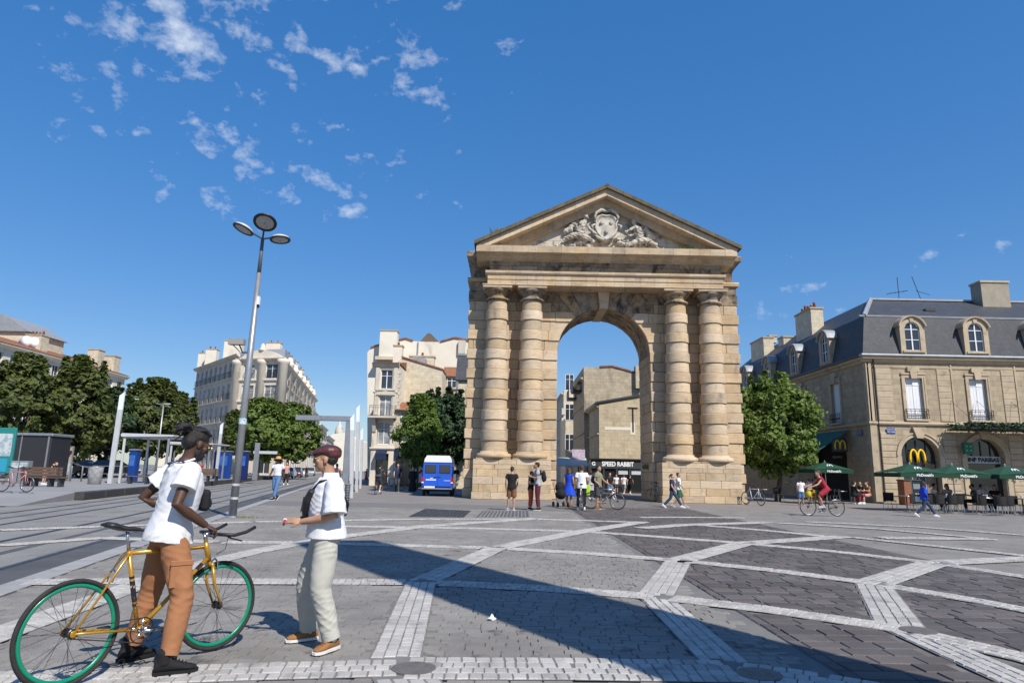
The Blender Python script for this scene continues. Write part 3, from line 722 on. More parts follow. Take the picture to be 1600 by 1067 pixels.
# ------------------------------------------------------------------ building kit
def ashlar(name, c1, c2, joint, bw=.7, bh=.33, rough=.9, stain=None, contrast=.5):
    if name in MATS: return MATS[name]
    m = bpy.data.materials.new(name); m.use_nodes = True; g = N(m.node_tree); b = m.node_tree.nodes['Principled BSDF']
    geo = g.add('ShaderNodeNewGeometry'); sp = g.add('ShaderNodeSeparateXYZ'); g.link(geo.outputs['Position'], sp.inputs[0])
    cb = g.add('ShaderNodeCombineXYZ'); g.link(g.math('ADD', sp.outputs[0], g.math('MULTIPLY', sp.outputs[1], 1.0)), cb.inputs[0]); g.link(sp.outputs[2], cb.inputs[1])
    br = g.add('ShaderNodeTexBrick'); g.link(cb.outputs[0], br.inputs['Vector']); br.inputs['Scale'].default_value = 1
    br.inputs['Color1'].default_value = c1 + (1,); br.inputs['Color2'].default_value = c2 + (1,); br.inputs['Mortar'].default_value = joint + (1,)
    br.inputs['Mortar Size'].default_value = .008; br.inputs['Brick Width'].default_value = bw; br.inputs['Row Height'].default_value = bh; br.inputs['Bias'].default_value = 0
    n = g.noise(geo.outputs['Position'], .7, 8, .65, .3); c = g.mix(.35, br.outputs[0], g.mix(n, c1, c2))
    c = g.mix(1.0, c, g.ramp(g.noise(geo.outputs['Position'], 2.2, 8, .65), [(.3, 1 - contrast * .5), (.7, 1 + contrast * .2)]), 'MULTIPLY')
    if stain:
        mp = g.add('ShaderNodeMapping'); mp.inputs['Scale'].default_value = (1, 1, .35); g.link(geo.outputs['Position'], mp.inputs[0])
        c = g.mix(g.ramp(g.noise(mp.outputs[0], stain[1], 7, .65, .4), [(stain[2], 0.), (stain[3], 1.)]), c, stain[0])
    g.link(c, b.inputs['Base Color']); b.inputs['Roughness'].default_value = rough; b.inputs['Specular IOR Level'].default_value = .2
    bp = g.add('ShaderNodeBump'); bp.inputs['Strength'].default_value = .35; bp.inputs['Distance'].default_value = .02
    g.link(g.math('ADD', g.math('MULTIPLY', br.outputs['Fac'], -.6), g.noise(geo.outputs['Position'], 14, 6, .6)), bp.inputs['Height']); g.link(bp.outputs[0], b.inputs['Normal'])
    MATS[name] = m; return m
M_ash = ashlar('ashlar_ochre', (.44, .36, .255), (.335, .268, .186), (.15, .115, .08), .62, .33, stain=((.17, .135, .10), 1.2, .60, .78))
M_ash2 = ashlar('ashlar_block', (.43, .35, .24), (.36, .285, .19), (.2, .16, .11), .8, .4, stain=((.2, .16, .12), 1.3, .62, .8))
M_cream = mat('cream_render', (.74, .69, .585), (.66, .605, .50), rough=.9, scale=.5, bump=.15, bscale=20, detail=8, stain=((.38, .34, .27), .7, .60, .75, (1, 1, .3)))
M_cream2 = ashlar('cream_stone', (.66, .585, .45), (.56, .485, .36), (.42, .35, .25), .6, .3, stain=((.34, .27, .18), .8, .6, .75))
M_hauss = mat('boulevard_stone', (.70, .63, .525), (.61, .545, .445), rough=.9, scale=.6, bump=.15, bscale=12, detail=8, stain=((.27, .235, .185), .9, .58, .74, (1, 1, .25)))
M_hauss_d = mat('boulevard_stone_grey_shade', (.56, .515, .445), (.47, .43, .37), rough=.9, scale=.6, bump=.15, bscale=12, detail=8, stain=((.17, .155, .13), .9, .56, .74, (1, 1, .25)))  # greyer boulevard stone, the shade of side fronts is put into its colour
M_grey = ashlar('grey_ashlar', (.50, .425, .31), (.39, .325, .235), (.2, .165, .12), .55, .3, stain=((.15, .13, .10), .9, .55, .75))
M_grey2 = ashlar('buff_ashlar', (.58, .49, .34), (.47, .385, .265), (.28, .225, .155), .55, .3, stain=((.19, .165, .12), .9, .58, .75))
M_slate = ashlar('slate', (.078, .083, .093), (.053, .057, .066), (.03, .032, .036), .22, .13, rough=.5, contrast=.4)
M_zinc = mat('zinc', (.33, .345, .365), (.27, .285, .30), rough=.6, metal=.25, scale=2)
M_tile = ashlar('clay_tile', (.36, .165, .09), (.25, .11, .065), (.1, .05, .035), .22, .3, contrast=.8)
M_trim = mat('stone_trim', (.46, .375, .265), (.38, .305, .21), rough=.88, scale=2, bump=.3, bscale=24, rnd=.12, stain=((.19, .155, .115), 2., .6, .78))
M_trim_l = mat('stone_trim_pale', (.58, .53, .45), (.50, .45, .37), rough=.88, scale=2, bump=.2, bscale=24, rnd=.08)
M_wpaint = mat('white_paint', (.74, .74, .76), (.68, .68, .70), rough=.55, scale=3)
M_glass = mat('window_glass', (.030, .036, .045), rough=.06, spec=.8)
M_curt = mat('curtained_glass', (.34, .34, .33), (.12, .13, .14), rough=.12, scale=1.7, spec=.7)
M_black = mat('black_metal', (.016, .016, .018), rough=.5)
M_dgrey = mat('dark_grey_paint', (.045, .05, .056), rough=.45)
M_dark = mat('dark_interior', (.012, .012, .013), rough=.9)
M_pot = mat('chimney_pot', (.36, .135, .07), (.28, .10, .055), rough=.85, scale=6)

class Fac:
    """a facade frame: s along the wall, z up, the outward side is -y"""
    def __init__(s, parent, origin, ang=0.): s.p = parent; s.o = Vector(origin); s.a = ang
    def b(s, name, mb, m, parent=None, smooth=False):
        if parent is not None: return mb.build(name, m, parent, smooth)         # sub-part: its parent already carries the frame
        return mb.build(name, m, s.p, smooth, loc=tuple(s.o), rz=s.a)
    def put(s, name, me, x, y, z, parent=None):
        v = s.o + Matrix.Rotation(s.a, 3, 'Z') @ Vector((x, y, z))
        return put(name, me, s.p, tuple(v), (0, 0, s.a))
    def wall(s, x0, x1, z0, z1, ops, m, depth=.25, name='wall'):
        """ops: (s0, s1, zb, zt, arched)"""
        mb = MB(); ops = sorted(ops); cur = x0
        def q(a, b, za0, za1, zb0, zb1): mb.quad((a, 0, za0), (b, 0, zb0), (b, 0, zb1), (a, 0, za1))
        for (a, b, zb, zt, ar) in ops:
            if a > cur: q(cur, a, z0, z1, z0, z1)
            if zb > z0: q(a, b, z0, zb, z0, zb)
            n = 10 if ar else 1; r = (b - a) / 2
            xs = [a + (b - a) * (1 - math.cos(math.pi * k / n)) / 2 for k in range(n + 1)]
            top = [(zt - r * ar + math.sqrt(max(r * r - (x - a - r) ** 2, 0)) * ar) if ar else zt for x in xs]
            for k in range(n):
                q(xs[k], xs[k + 1], top[k], z1, top[k + 1], z1)
                mb.quad((xs[k], 0, top[k]), (xs[k + 1], 0, top[k + 1]), (xs[k + 1], depth, top[k + 1]), (xs[k], depth, top[k]))
            mb.quad((a, 0, zb), (a, 0, top[0]), (a, depth, top[0]), (a, depth, zb)); mb.quad((b, 0, zb), (b, depth, zb), (b, depth, top[-1]), (b, 0, top[-1]))
            mb.quad((a, 0, zb), (a, depth, zb), (b, depth, zb), (b, 0, zb)); cur = b
        if cur < x1: q(cur, x1, z0, z1, z0, z1)
        return s.b(name, mb, m)
    def run(s, name, x0, x1, prof, m):
        """moulding with profile (y, z)"""
        return s.b(name, MB().prism(prof, x0, x1, 'x'), m)
def window_mesh(w, h, ar=0., t=.055, mull=1, trans=(.68,), m=None):
    b = MB()
    b.box(-w / 2, -w / 2 + t, 0, .06, 0, h); b.box(w / 2 - t, w / 2, 0, .06, 0, h); b.box(-w / 2 + t, w / 2 - t, 0, .06, 0, t)
    if not ar: b.box(-w / 2 + t, w / 2 - t, 0, .06, h - t, h)
    else:
        r = w / 2; n = 12; rr = []
        for k in range(n + 1):
            a = math.pi * k / n; rr.append([(r * math.cos(a), y, h - r * ar + r * ar * math.sin(a)) for y in (0, .06)] + [((r - t) * math.cos(a), y, h - r * ar + (r - t) * ar * math.sin(a)) for y in (.06, 0)])
        b.loft(rr)
    for k in range(mull):
        x = -w / 2 + w * (k + 1) / (mull + 1); b.box(x - t * .7, x + t * .7, -.012, .05, t, h - t)
    for f in trans: b.box(-w / 2 + t, w / 2 - t, -.006, .045, h * f - t * .4, h * f + t * .4)
    return b.mesh('window', m or M_wpaint)
def pane_mesh(w, h, ar=0., m=None):
    n = 12; pts = [(-w / 2, .035, 0), (w / 2, .035, 0)]
    r = w / 2
    pts += [(r * math.cos(math.pi * k / n), .035, h - r * ar + r * ar * math.sin(math.pi * k / n)) for k in range(n + 1)] if ar else [(w / 2, .035, h), (-w / 2, .035, h)]
    return MB().add(pts, [tuple(range(len(pts)))]).mesh('pane', m or M_glass)
def shutter_mesh(w, h, m):
    b = MB()
    for sg in (-1, 1):
        a, c = sorted((sg * .012, sg * w / 2)); n = 3
        for k in range(n):
            xa, xb = a + (c - a) * k / n, a + (c - a) * (k + 1) / n; b.box(xa + .004, xb - .004, 0, .045, .01, h - .01)
        b.box(a + .02, c - .02, -.02, .0, h * .12, h * .12 + .07); b.box(a + .02, c - .02, -.02, .0, h * .82, h * .82 + .07)
    return b.mesh('shutter', m)
def railing_mesh(w, h=.62, d=.16, fancy=True):
    b = MB()
    for z in (.03, h * .8, h): b.box(-w / 2, w / 2, -d - .012, -d + .012, z - .014, z + .014)
    for x in (-w / 2, w / 2): b.box(x - .012, x + .012, -d, 0, h - .014, h + .014); b.box(x - .014, x + .014, -d - .014, -d + .014, 0, h)
    n = max(3, int(w / .24))
    for k in range(n):
        x = -w / 2 + w * (k + .5) / n
        if fancy:
            b.torus((x, -d, h * .42), w / n * .34, .011, (0, 1, 0), 10, 4); b.torus((x, -d, h * .42), w / n * .17, .010, (0, 1, 0), 8, 4)
        b.box(x + w / n / 2 - .009, x + w / n / 2 + .009, -d - .009, -d + .009, 0, h)
    return b.mesh('railing', M_black)
def chimney(parent, x, y, z0, w, d, h, m, pots=3, name='chimney', ang=0.):
    b = MB().box(-w / 2, w / 2, -d / 2, d / 2, 0, h); c = put(name, b.mesh(name, m), parent, (x, y, z0), (0, 0, ang))
    b = MB().box(-w / 2 - .07, w / 2 + .07, -d / 2 - .07, d / 2 + .07, h, h + .14); put('cap', b.mesh('cap', M_trim), c)
    for k in range(pots):
        px, py = ((k + .5) / pots - .5) * (w - .2) if w > d else 0, ((k + .5) / pots - .5) * (d - .2) if d >= w else 0
        hh = random.uniform(.3, .6); put('pot', MB().lathe([(.13, 0), (.11, hh), (.13, hh + .03), (.08, hh + .03)], 10).mesh('pot', M_pot, True), c, (px, py, h + .14))
    return c

# ------------------------------------------------------------------ corner house on the right: mansard roof, arcade of shopfronts
cafe = thing('mansard_house', 'ochre stone corner house with slate mansard, arched shopfronts and round-headed dormers at right', 'building', (23.2, 43, 0))
FR = Fac(cafe, (0, 0, 0)); FL = Fac(cafe, (0, 27, 0), -math.pi / 2)    # left face: s runs from the far end (0) to the corner (27)
WX = (3.0, 7.17, 11.34, 15.5); LX = 21.0
def archop(x, w, zb, zt): return (x - w / 2, x + w / 2, zb, zt, 1.)
FR.wall(0, LX, 0, 5.0, [archop(x, 2.42, 0.02, 4.18) for x in WX], M_ash, .45, 'ground_floor_wall')
FR.wall(0, LX, 5.0, 9.1, [(x - .56, x + .56, 5.32, 8.0, 0) for x in WX], M_ash, .3, 'upper_wall')
LW = (22.7, 17.2, 11.7, 6.2)
FL.wall(0, 27, 0, 5.0, [(18.4, 23.6, .02, 4.3, 0)], M_ash, .5, 'ground_floor_wall')
FL.wall(0, 27, 5.0, 9.1, [(x - .62, x + .62, 5.32, 8.15, 0) for x in LW], M_ash, .3, 'upper_wall')
MB().box(LX - .4, LX, 0, 27, 0, 9.1).box(.3, LX, 26.6, 27, 0, 9.1).build('rear_wall', M_ash, cafe)
sp = [(.0, 4.93), (-.14, 4.95), (-.17, 5.03), (-.13, 5.12), (.0, 5.14)]
FR.run('string_course', -.15, LX, sp, M_trim); FL.run('string_course', 0, 27.0, sp, M_trim)
ep = [(0, 8.98), (-.08, 9.0), (-.12, 9.12), (-.30, 9.2), (-.36, 9.32), (0, 9.34)]
FR.run('eave_cornice', -.33, LX, ep, M_trim); FL.run('eave_cornice', 0, 27.0, ep, M_trim)
fp = [(0, 8.62), (-.04, 8.63), (-.06, 8.72), (0, 8.74)]
FR.run('frieze_moulding', .05, LX, fp, M_trim)
gp = [(-.02, 9.345), (-.40, 9.345), (-.44, 9.42), (-.40, 9.50), (-.02, 9.50)]
FR.run('gutter', -.42, LX, gp, M_zinc); FL.run('gutter', 0, 27.0, gp, M_dgrey)
# rusticated strips between the bays, every block a part
qm = {w: stone(w, .10, .385, .03, M_trim) for w in (1.02, .85, .72)}
for x0, w in ((.55, 1.02), (4.55, .85), (8.75, .85), (12.9, .85), (17.2, .85)):
    for k in range(9): FR.put('quoin', qm[w], x0 + w / 2, -.005, 5.20 + k * .378)
    for k in range(11):
        if .3 + k * .42 < 4.5: FR.put('quoin', qm[w], x0 + w / 2, -.005, .45 + k * .40)
for x in (.02, 5.48, 9.65, 13.8): FR.b('pilaster_strip', MB().box(x, x + .10, -.05, .02, 5.15, 8.95), M_trim)
FR.b('corner_pier', MB().box(-.08, .38, -.08, .30, 0, 4.92), M_trim); FR.b('corner_pier', MB().box(-.05, .30, -.05, .3, 5.15, 8.95), M_trim)
for k in range(9):
    if k % 2: FL.put('quoin', stone(.9, .08, .385, .03, M_trim), 20.0, -.003, 5.2 + k * .385)
win_s = shutter_mesh(1.12, 2.68, M_wpaint); rail = railing_mesh(1.42)
win_s2 = shutter_mesh(1.24, 2.83, M_wpaint)
def surround(F, x, zb, zt, w):
    b = MB(); t = .2
    for sg in (-1, 1): b.box(*sorted((x + sg * w / 2, x + sg * (w / 2 + t))), -.06, .02, zb, zt); b.box(*sorted((x + sg * (w / 2 + t * .55), x + sg * (w / 2 + t + .03))), -.09, .0, zb, zt + .05)
    b.box(x - w / 2 - t, x + w / 2 + t, -.06, .02, zt, zt + .22); b.box(x - w / 2 - t - .06, x + w / 2 + t + .06, -.11, .0, zt + .22, zt + .32)
    F.b('window_surround', b, M_trim)
    F.b('keystone', MB().prism([(x - .18, zt - .05), (x + .18, zt - .05), (x + .24, zt + .42), (x + .38, zt + .42), (x + .38, zt + .72), (x - .38, zt + .72), (x - .38, zt + .42), (x - .24, zt + .42)], -.17, .02), M_trim)
    F.b('window_sill', MB().box(x - w / 2 - .2, x + w / 2 + .2, -.2, .25, zb - .12, zb), M_trim)
for x in WX: surround(FR, x, 5.32, 8.0, 1.12); FR.put('shutter', win_s, x, .16, 5.32); FR.put('railing', rail, x, -.02, 5.34)
for x in LW[:3]: surround(FL, x, 5.32, 8.15, 1.24); FL.put('shutter', win_s2, x, .16, 5.32); FL.put('railing', rail, x, -.02, 5.34)
# mansard and upper roof
def roof():
    i, t = .32, .95; z0, z1, z2 = 9.46, 12.18, 14.35
    b = MB(); e = -.30
    b.quad((e, e, z0), (LX, e, z0), (LX, i, z1), (i, i, z1)); b.quad((e, 27, z0), (e, e, z0), (i, i, z1), (i, 27, z1))
    b.build('mansard', M_slate, cafe)
    b = MB(); b.quad((i, i, z1), (LX, i, z1), (LX, 4.2, z2), (3.0, 4.2, z2)); b.quad((i, 27, z1), (i, i, z1), (3.0, 4.2, z2), (3.0, 27, z2)); b.quad((3.0, 4.2, z2), (LX, 4.2, z2), (LX, 27, z2 - .3), (3.0, 27, z2))
    b.build('upper_roof', M_slate, cafe)
    b = MB().tube([(i, i - .02, z1), (3.0, 4.18, z2 + .03)], .16, 6); b.box(3.0, LX, 4.0, 4.35, z2 - .03, z2 + .10); b.build('ridge_flashing', M_zinc, cafe)
    FR.run('mansard_flashing', 0, LX, [(i - .04, z1 - .05), (i - .06, z1 + .06), (i + .2, z1 + .13), (i + .2, z1)], M_zinc)
roof()
def dormer(F, x):
    w, h, zb = 1.62, 2.45, 9.52; r = w / 2; n = 14; d0, d1 = -.42, 1.1
    wi, hi = .98, 1.95
    def outl(rw, top, zlow): return [(x + rw, zlow)] + [(x + rw * math.cos(math.pi * k / n), top - rw + rw * math.sin(math.pi * k / n)) for k in range(n + 1)] + [(x - rw, zlow)]
    o1, o2 = outl(r, zb + h, zb), outl(wi / 2, zb + .2 + hi, zb + .22)
    b = MB(); m_ = len(o1)
    vs = [(p[0], d0, p[1]) for p in o1] + [(p[0], d0, p[1]) for p in o2] + [(p[0], d1, p[1]) for p in o1] + [(p[0], d0 + .3, p[1]) for p in o2]
    fs = []
    for k in range(m_ - 1): fs += [(k, m_ + k, m_ + k + 1, k + 1), (k, k + 1, 2 * m_ + k + 1, 2 * m_ + k), (m_ + k, 3 * m_ + k, 3 * m_ + k + 1, m_ + k + 1)]
    fs.append((0, m_ - 1, 2 * m_ - 1, m_)); b.add(vs, fs)
    F.b('dormer_surround', b, M_trim)
    # moulded hood following the arch
    rings = []
    for k in range(n + 1):
        a = math.pi * (k / n * .86 + .07); rr = []
        for rad, y in ((r + .0, d0 - .01), (r + .02, d0 - .14), (r + .12, d0 - .16), (r + .15, d0 + .02), (r + .12, d1), (r + .01, d1)): rr.append((x + rad * math.cos(a) * 1.02, y, zb + h - r + rad * math.sin(a) + .0))
        rings.append(rr)
    F.b('dormer_hood', MB().loft(rings), M_zinc if F is FL else M_trim)
    F.b('keystone', MB().prism([(x - .10, zb + .2 + hi - .02), (x + .10, zb + .2 + hi - .02), (x + .15, zb + h - .02), (x - .15, zb + h - .02)], d0 - .06, d0 + .05), M_trim)
    wv = F.put('window', DW, x, d0 + .1, zb + .22); put('pane', DP, wv)
    F.b('window_sill', MB().box(x - .72, x + .72, d0 - .08, d0 + .3, zb + .1, zb + .215), M_trim)
DW = window_mesh(.98, 1.93, 1., trans=(.38, .74)); DP = pane_mesh(.94, 1.9, 1.)
for x in WX: dormer(FR, x)
for x in (22.3, 17.0, 11.4, 5.8): dormer(FL, x)
chimney(cafe, 11.4, 3.6, 12.6, 2.0, 1.1, 2.9, mat('chimney_render', (.33, .29, .22), (.27, .235, .18), scale=2, bump=.2, stain=((.17, .15, .12), 1.6, .55, .75)), 0)
MCH = MATS['chimney_render']
c1 = chimney(cafe, 1.6, 11.2, 12.0, 1.0, 3.0, 3.0, M_cream2, 5); chimney(cafe, 1.5, 21.5, 12.0, 1.0, 3.4, 2.6, M_cream2, 0); chimney(cafe, 2.4, 18.0, 12.2, .9, 1.2, 2.0, M_cream2, 0); chimney(cafe, 2.4, 21.5, 14.4, .7, 1.2, .6, M_cream2, 0)
FR.b('drainpipe', MB().tube([(.42, -.16, 9.3), (.44, -.12, 8.9), (.44, -.12, .1)], .055, 8), M_black)
FR.b('roof_window', MB().box(5.3, 6.0, 1.55, 2.2, 12.92, 13.10), M_dgrey)
an = MB().tube([(5.3, 4.5, 14.2), (5.3, 4.5, 16.2)], .025, 5).tube([(4.4, 4.5, 14.9), (6.0, 4.5, 15.2)], .02, 5)
for k in range(5): an.tube([(4.6 + k * .3, 4.25, 14.95 + k * .05), (4.6 + k * .3, 4.75, 14.95 + k * .05)], .012, 4)
an.tube([(7.0, 4.5, 14.2), (6.4, 4.5, 16.3)], .025, 5).tube([(6.6, 4.5, 15.2), (7.6, 4.5, 14.9)], .018, 4); an.build('roof_antenna', M_black, cafe)
# arched shopfronts
M_shopdark = mat('shop_dark_glass', (.020, .022, .025), rough=.08, spec=.7)
def shopfront(x, kind):
    w, zt = 2.38, 4.16; r = w / 2
    n = 14; pts = [(x - r, .02), (x + r, .02)] + [(x + r * math.cos(math.pi * k / n), zt - r + r * math.sin(math.pi * k / n)) for k in range(n + 1)]
    f = MB().prism(pts, .42, .5).build('shopfront', M_shopdark, cafe)
    # moulded archivolt and imposts
    rings = []
    for k in range(21):
        a = math.pi * k / 20; rings.append([(x + (r + q) * math.cos(a), y, zt - r + (r + q) * math.sin(a)) for q, y in ((.03, .0), (.06, -.08), (.22, -.06), (.26, -.13), (.34, -.12), (.36, .0))])
    MB().loft(rings).build('archivolt', M_trim, cafe)
    for sg in (-1, 1): MB().box(*sorted((x + sg * (r + .02), x + sg * (r + .34))), -.07, .0, .05, zt - r).build('pier', M_trim, cafe)
    MB().prism([(x - .2, zt - .06), (x + .2, zt - .06), (x + .42, zt + .62), (x - .42, zt + .62)], -.22, .0).build('keystone', M_trim, cafe)
    fr_ = MB()
    fr_.box(x - r, x + r, .36, .44, 2.58, 2.66)
    for q in (-.62, .0, .62): fr_.box(x + q - .03, x + q + .03, .37, .43, 2.66, 4.0)
    fr_.build('fanlight_bars', M_black, f)
    if kind == 0:
        MB().box(x - .42, x + .42, .40, .43, .05, 2.2).build('door', M_dgrey, f)
        d = MB().box(x - .45, x - .39, .34, .42, .05, 2.25).box(x - .03, x + .03, .34, .42, .05, 2.25).box(x + .39, x + .45, .34, .42, .05, 2.25).box(x - 1.15, x - 1.05, .34, .42, .05, 2.6); d.build('door_frame', M_zinc, f)
        MB().box(x + .5, x + 1.1, .37, .41, .05, 2.5).build('side_panel', mat('wood_panel', (.24, .17, .11), (.19, .13, .085), scale=4, stretch=(1, 1, .2)), f)
        MB().box(x - .42, x + .46, .395, .40, 2.28, 2.5).build('notice_board', M_black, f)
for x, k in zip(WX, (0, 1, 2, 2)): shopfront(x, k)
M_goldM = mat('yellow_sign', (.85, .52, .01), rough=.4)
def golden_m(b, cx, z0, w, h, y, t):
    for sg in (-1, 1):
        pts = []
        for k in range(15):
            a = math.pi * k / 14; pts.append((cx + sg * w * .25 - math.cos(a) * w * .235 * (1 if k < 15 else 1), y, z0 + h * math.sin(a) ** .62 * .97))
        b.tube(pts, [(t * (.95 - .25 * math.sin(math.pi * k / 14)), t * .5) for k in range(15)], 6)
sg_ = MB(); golden_m(sg_, WX[0] - .02, 2.55, .98, .86, .25, .085); sg_.build('arch_letter_sign', M_goldM, cafe, True)
# bank lettering on its band, plaque, street name plates, awning over the café side
MB().box(WX[1] - 1.17, WX[1] + 1.17, .30, .36, 2.60, 3.05).build('sign_band', mat('sign_grey', (.42, .43, .44), rough=.6), cafe)
M_blk = mat('black_letters', (.015, .015, .016), rough=.6); M_wht = mat('white_letters', (.8, .8, .8), rough=.6)
text_mesh('BNP PARIBAS', .37, M_blk, .012, 'bank_lettering', cafe, (WX[1], .29, 2.82), sx=.98, bold=.012)
M_bluep = mat('enamel_blue', (.02, .04, .22), rough=.35)
pl = MB().box(.95, 1.50, -.09, -.065, 4.36, 4.72).build('street_plate', M_bluep, cafe); text_mesh('PLACE DE LA', .10, M_wht, .004, 'plate_lettering', pl, (1.225, -.093, 4.62)); text_mesh('VICTOIRE', .12, M_wht, .004, 'plate_lettering', pl, (1.225, -.093, 4.47))
MB().box(-.09, -.06, 1.0, 1.55, 4.30, 4.66).build('street_plate', M_bluep, cafe)
gs = MB().cbox(5.35, 5.95, -.75, -.55, 3.15, 3.85, .03).build('hanging_sign', mat('sign_green', (.01, .11, .06), rough=.5), cafe)
st = MB()
for k in range(4):
    px, pz = 5.65 + (.13 if k % 2 else -.13), 3.5 + (.13 if k > 1 else -.13); st.ell((px, -.76, pz), (.07, .012, .07), None, 8, 6)
st.build('star', mat('sign_green_pale', (.10, .35, .2), rough=.5), gs)
for x in (5.3, 7.0, 9.2): MB().tube([(x, -.02, 6.6), (x + .25, -1.1, 5.5)], .012, 4).tube([(x, -.02, 6.6), (x - .3, -.02, 5.4)], .008, 4).build('awning_stay', M_black, cafe)
M_awn = mat('green_awning', (.012, .10, .075), (.016, .125, .09), rough=.8, scale=2)
aw = MB(); L0, L1 = 17.6, 24.4
aw.add([(L0, -.1, 4.75), (L1, -.1, 4.75), (L1, -2.7, 3.05), (L0, -2.7, 3.05), (L0, -.1, 4.72), (L1, -.1, 4.72), (L1, -2.7, 3.02), (L0, -2.7, 3.02)], [(0, 1, 2, 3), (7, 6, 5, 4), (0, 4, 5, 1), (2, 6, 7, 3), (1, 5, 6, 2), (0, 3, 7, 4)])
aw.box(L0, L1, -2.73, -2.70, 2.8, 3.05); FL.b('awning', aw, M_awn)
bs = Fac(cafe, (0, 0, 0)).b('box_sign', MB().cbox(-1.35, -.30, 2.55, 2.75, 3.25, 4.15, .03), M_dgrey)
bm = MB(); golden_m(bm, -.83, 3.42, .72, .6, 2.53, .06); bm.build('arch_letter', M_goldM, bs, True)
FL.b('interior', MB().box(18.4, 23.6, .45, .5, 0, 4.3), M_dark)
text_mesh('RESTAURANT', .22, M_zinc, .01, 'shop_lettering', cafe, (-.06, 4.6, 2.95), (R(90), 0, R(-90)))
# leafy canopy over the terrace
M_ivy = mat('canopy_leaves', (.012, .04, .016), (.02, .065, .022), rough=.7, scale=6)
cn = thing('leafy_canopy', 'long dark green leaf covered canopy above the bank front on the right house', 'canopy', (28.0, 42.5, 0)); rv = random.Random(3)
MB().box(0, 16.2, -1.9, .35, 4.62, 4.72).build('frame', M_black, cn)
b = MB()
for k in range(5200):
    x, y, z = rv.uniform(-.2, 16), rv.uniform(-2.1, .3), rv.uniform(4.60, 5.02); a = rv.uniform(0, 6.28); s_ = rv.uniform(.06, .12); t = rv.uniform(-.8, .8)
    dx, dy = math.cos(a) * s_, math.sin(a) * s_; b.add([(x - dx, y - dy, z), (x + dy * .5, y - dx * .5, z + t * s_), (x + dx, y + dy, z + t * s_ * .3), (x - dy * .5, y + dx * .5, z - t * s_)], [(0, 1, 2, 3)])
b.build('leaves', M_ivy, cn, kind='stuff')

# ------------------------------------------------------------------ houses seen between the tram street and the gate
def poly_wall(parent, pts, Y, d, m, name='wall'):
    """a wall outline measured in the picture, set at its own distance with real depth"""
    q = [P(px, py, Y) for px, py in pts]; o = parent.location
    return MB().prism([(p.x - o.x, p.z) for p in q], Y - o.y, Y - o.y + d).build(name, m, parent)
def frame_win(F, x, z, w, h, wm, pm, d=.16, rail_=None):
    v = F.put('window', wm, x, d, z); put('pane', pm, v)
    if rail_: F.put('railing', rail_, x, -.02, z)
Yc = 62.
a0 = P(576, 762, Yc); a1 = P(613, 762, Yc); ztop = P(590, 566, Yc).z
narrow = thing('narrow_house', 'narrow pale stone corner house with balcony beside the tram street', 'building', (a0.x, Yc, 0)); W_ = a1.x - a0.x
NF = Fac(narrow, (0, 0, 0)); NS = Fac(narrow, (0, 11, 0), -math.pi / 2)
zz = [P(590, y, Yc).z for y in (700, 653, 612, 569)]       # storey lines: 1st floor string, balcony, string, eave
NF.wall(0, W_, 0, zz[0], [(.5, W_ - .5, .02, 2.9, 0)], M_hauss, .3, 'ground_floor_wall')
NF.wall(0, W_, zz[0], zz[1], [(W_ / 2 - .6, W_ / 2 + .6, zz[0] + .35, zz[1] - .35, .6)], M_hauss, .3)
NF.wall(0, W_, zz[1], zz[2], [(W_ / 2 - .55, W_ / 2 + .55, zz[1] + .1, zz[2] - .35, 0)], M_hauss, .3)
NF.wall(0, W_, zz[2], zz[3], [(W_ / 2 - .55, W_ / 2 + .55, zz[2] + .3, zz[2] + 2.1, 0)], M_hauss, .3)
for k in range(4):
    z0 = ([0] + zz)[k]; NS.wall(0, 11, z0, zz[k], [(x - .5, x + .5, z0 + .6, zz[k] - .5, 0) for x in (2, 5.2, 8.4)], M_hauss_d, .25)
    for x in (2, 5.2, 8.4):
        hh = zz[k] - z0 - 1.1; v = NS.put('window', window_mesh(1.0, hh), x, .15, z0 + .6); put('pane', pane_mesh(.98, hh), v)
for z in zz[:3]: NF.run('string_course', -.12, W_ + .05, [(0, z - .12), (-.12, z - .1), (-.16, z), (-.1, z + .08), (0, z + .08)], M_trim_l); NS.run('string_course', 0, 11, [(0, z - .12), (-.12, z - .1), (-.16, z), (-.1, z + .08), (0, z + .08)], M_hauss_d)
NF.b('balcony_slab', MB().box(-.35, W_ + .05, -.85, 0, zz[1] - .02, zz[1] + .16), M_trim_l); NF.put('railing', railing_mesh(W_ + .2, .95, .78, False), W_ / 2 - .1, 0, zz[1] + .16)
for x in (.2, W_ - .3): NF.b('bracket', MB().prism([(-.75, zz[1] - .03), (0, zz[1] - .03), (0, zz[1] - 1.3), (-.12, zz[1] - 1.25), (-.3, zz[1] - .7)], x - .16, x + .16, 'x'), M_trim_l)
for k, (z, h_, mm) in enumerate(((zz[1] + .15, zz[2] - zz[1] - .5, M_curt), (zz[2] + .3, 1.8, M_glass), (zz[0] + .35, zz[1] - zz[0] - .7, M_curt))):
    v = NF.put('window', window_mesh(1.1, h_), W_ / 2, .16, z); put('pane', pane_mesh(1.08, h_, 0, mm), v)
NF.b('window_pediment', MB().prism([(W_ / 2 - .9, zz[2] - .30), (W_ / 2 + .9, zz[2] - .30), (W_ / 2 + .8, zz[2] - .1), (W_ / 2, zz[2] + .1), (W_ / 2 - .8, zz[2] - .1)], -.2, 0), M_trim_l)
NF.b('window_sill', MB().box(W_ / 2 - .9, W_ / 2 + .9, -.22, 0, zz[2] + .12, zz[2] + .28), M_trim_l)
for x in (.06, W_ - .42): NF.b('pilaster', MB().box(x, x + .36, -.1, 0, zz[1] + .2, zz[3] - .3), M_trim_l)
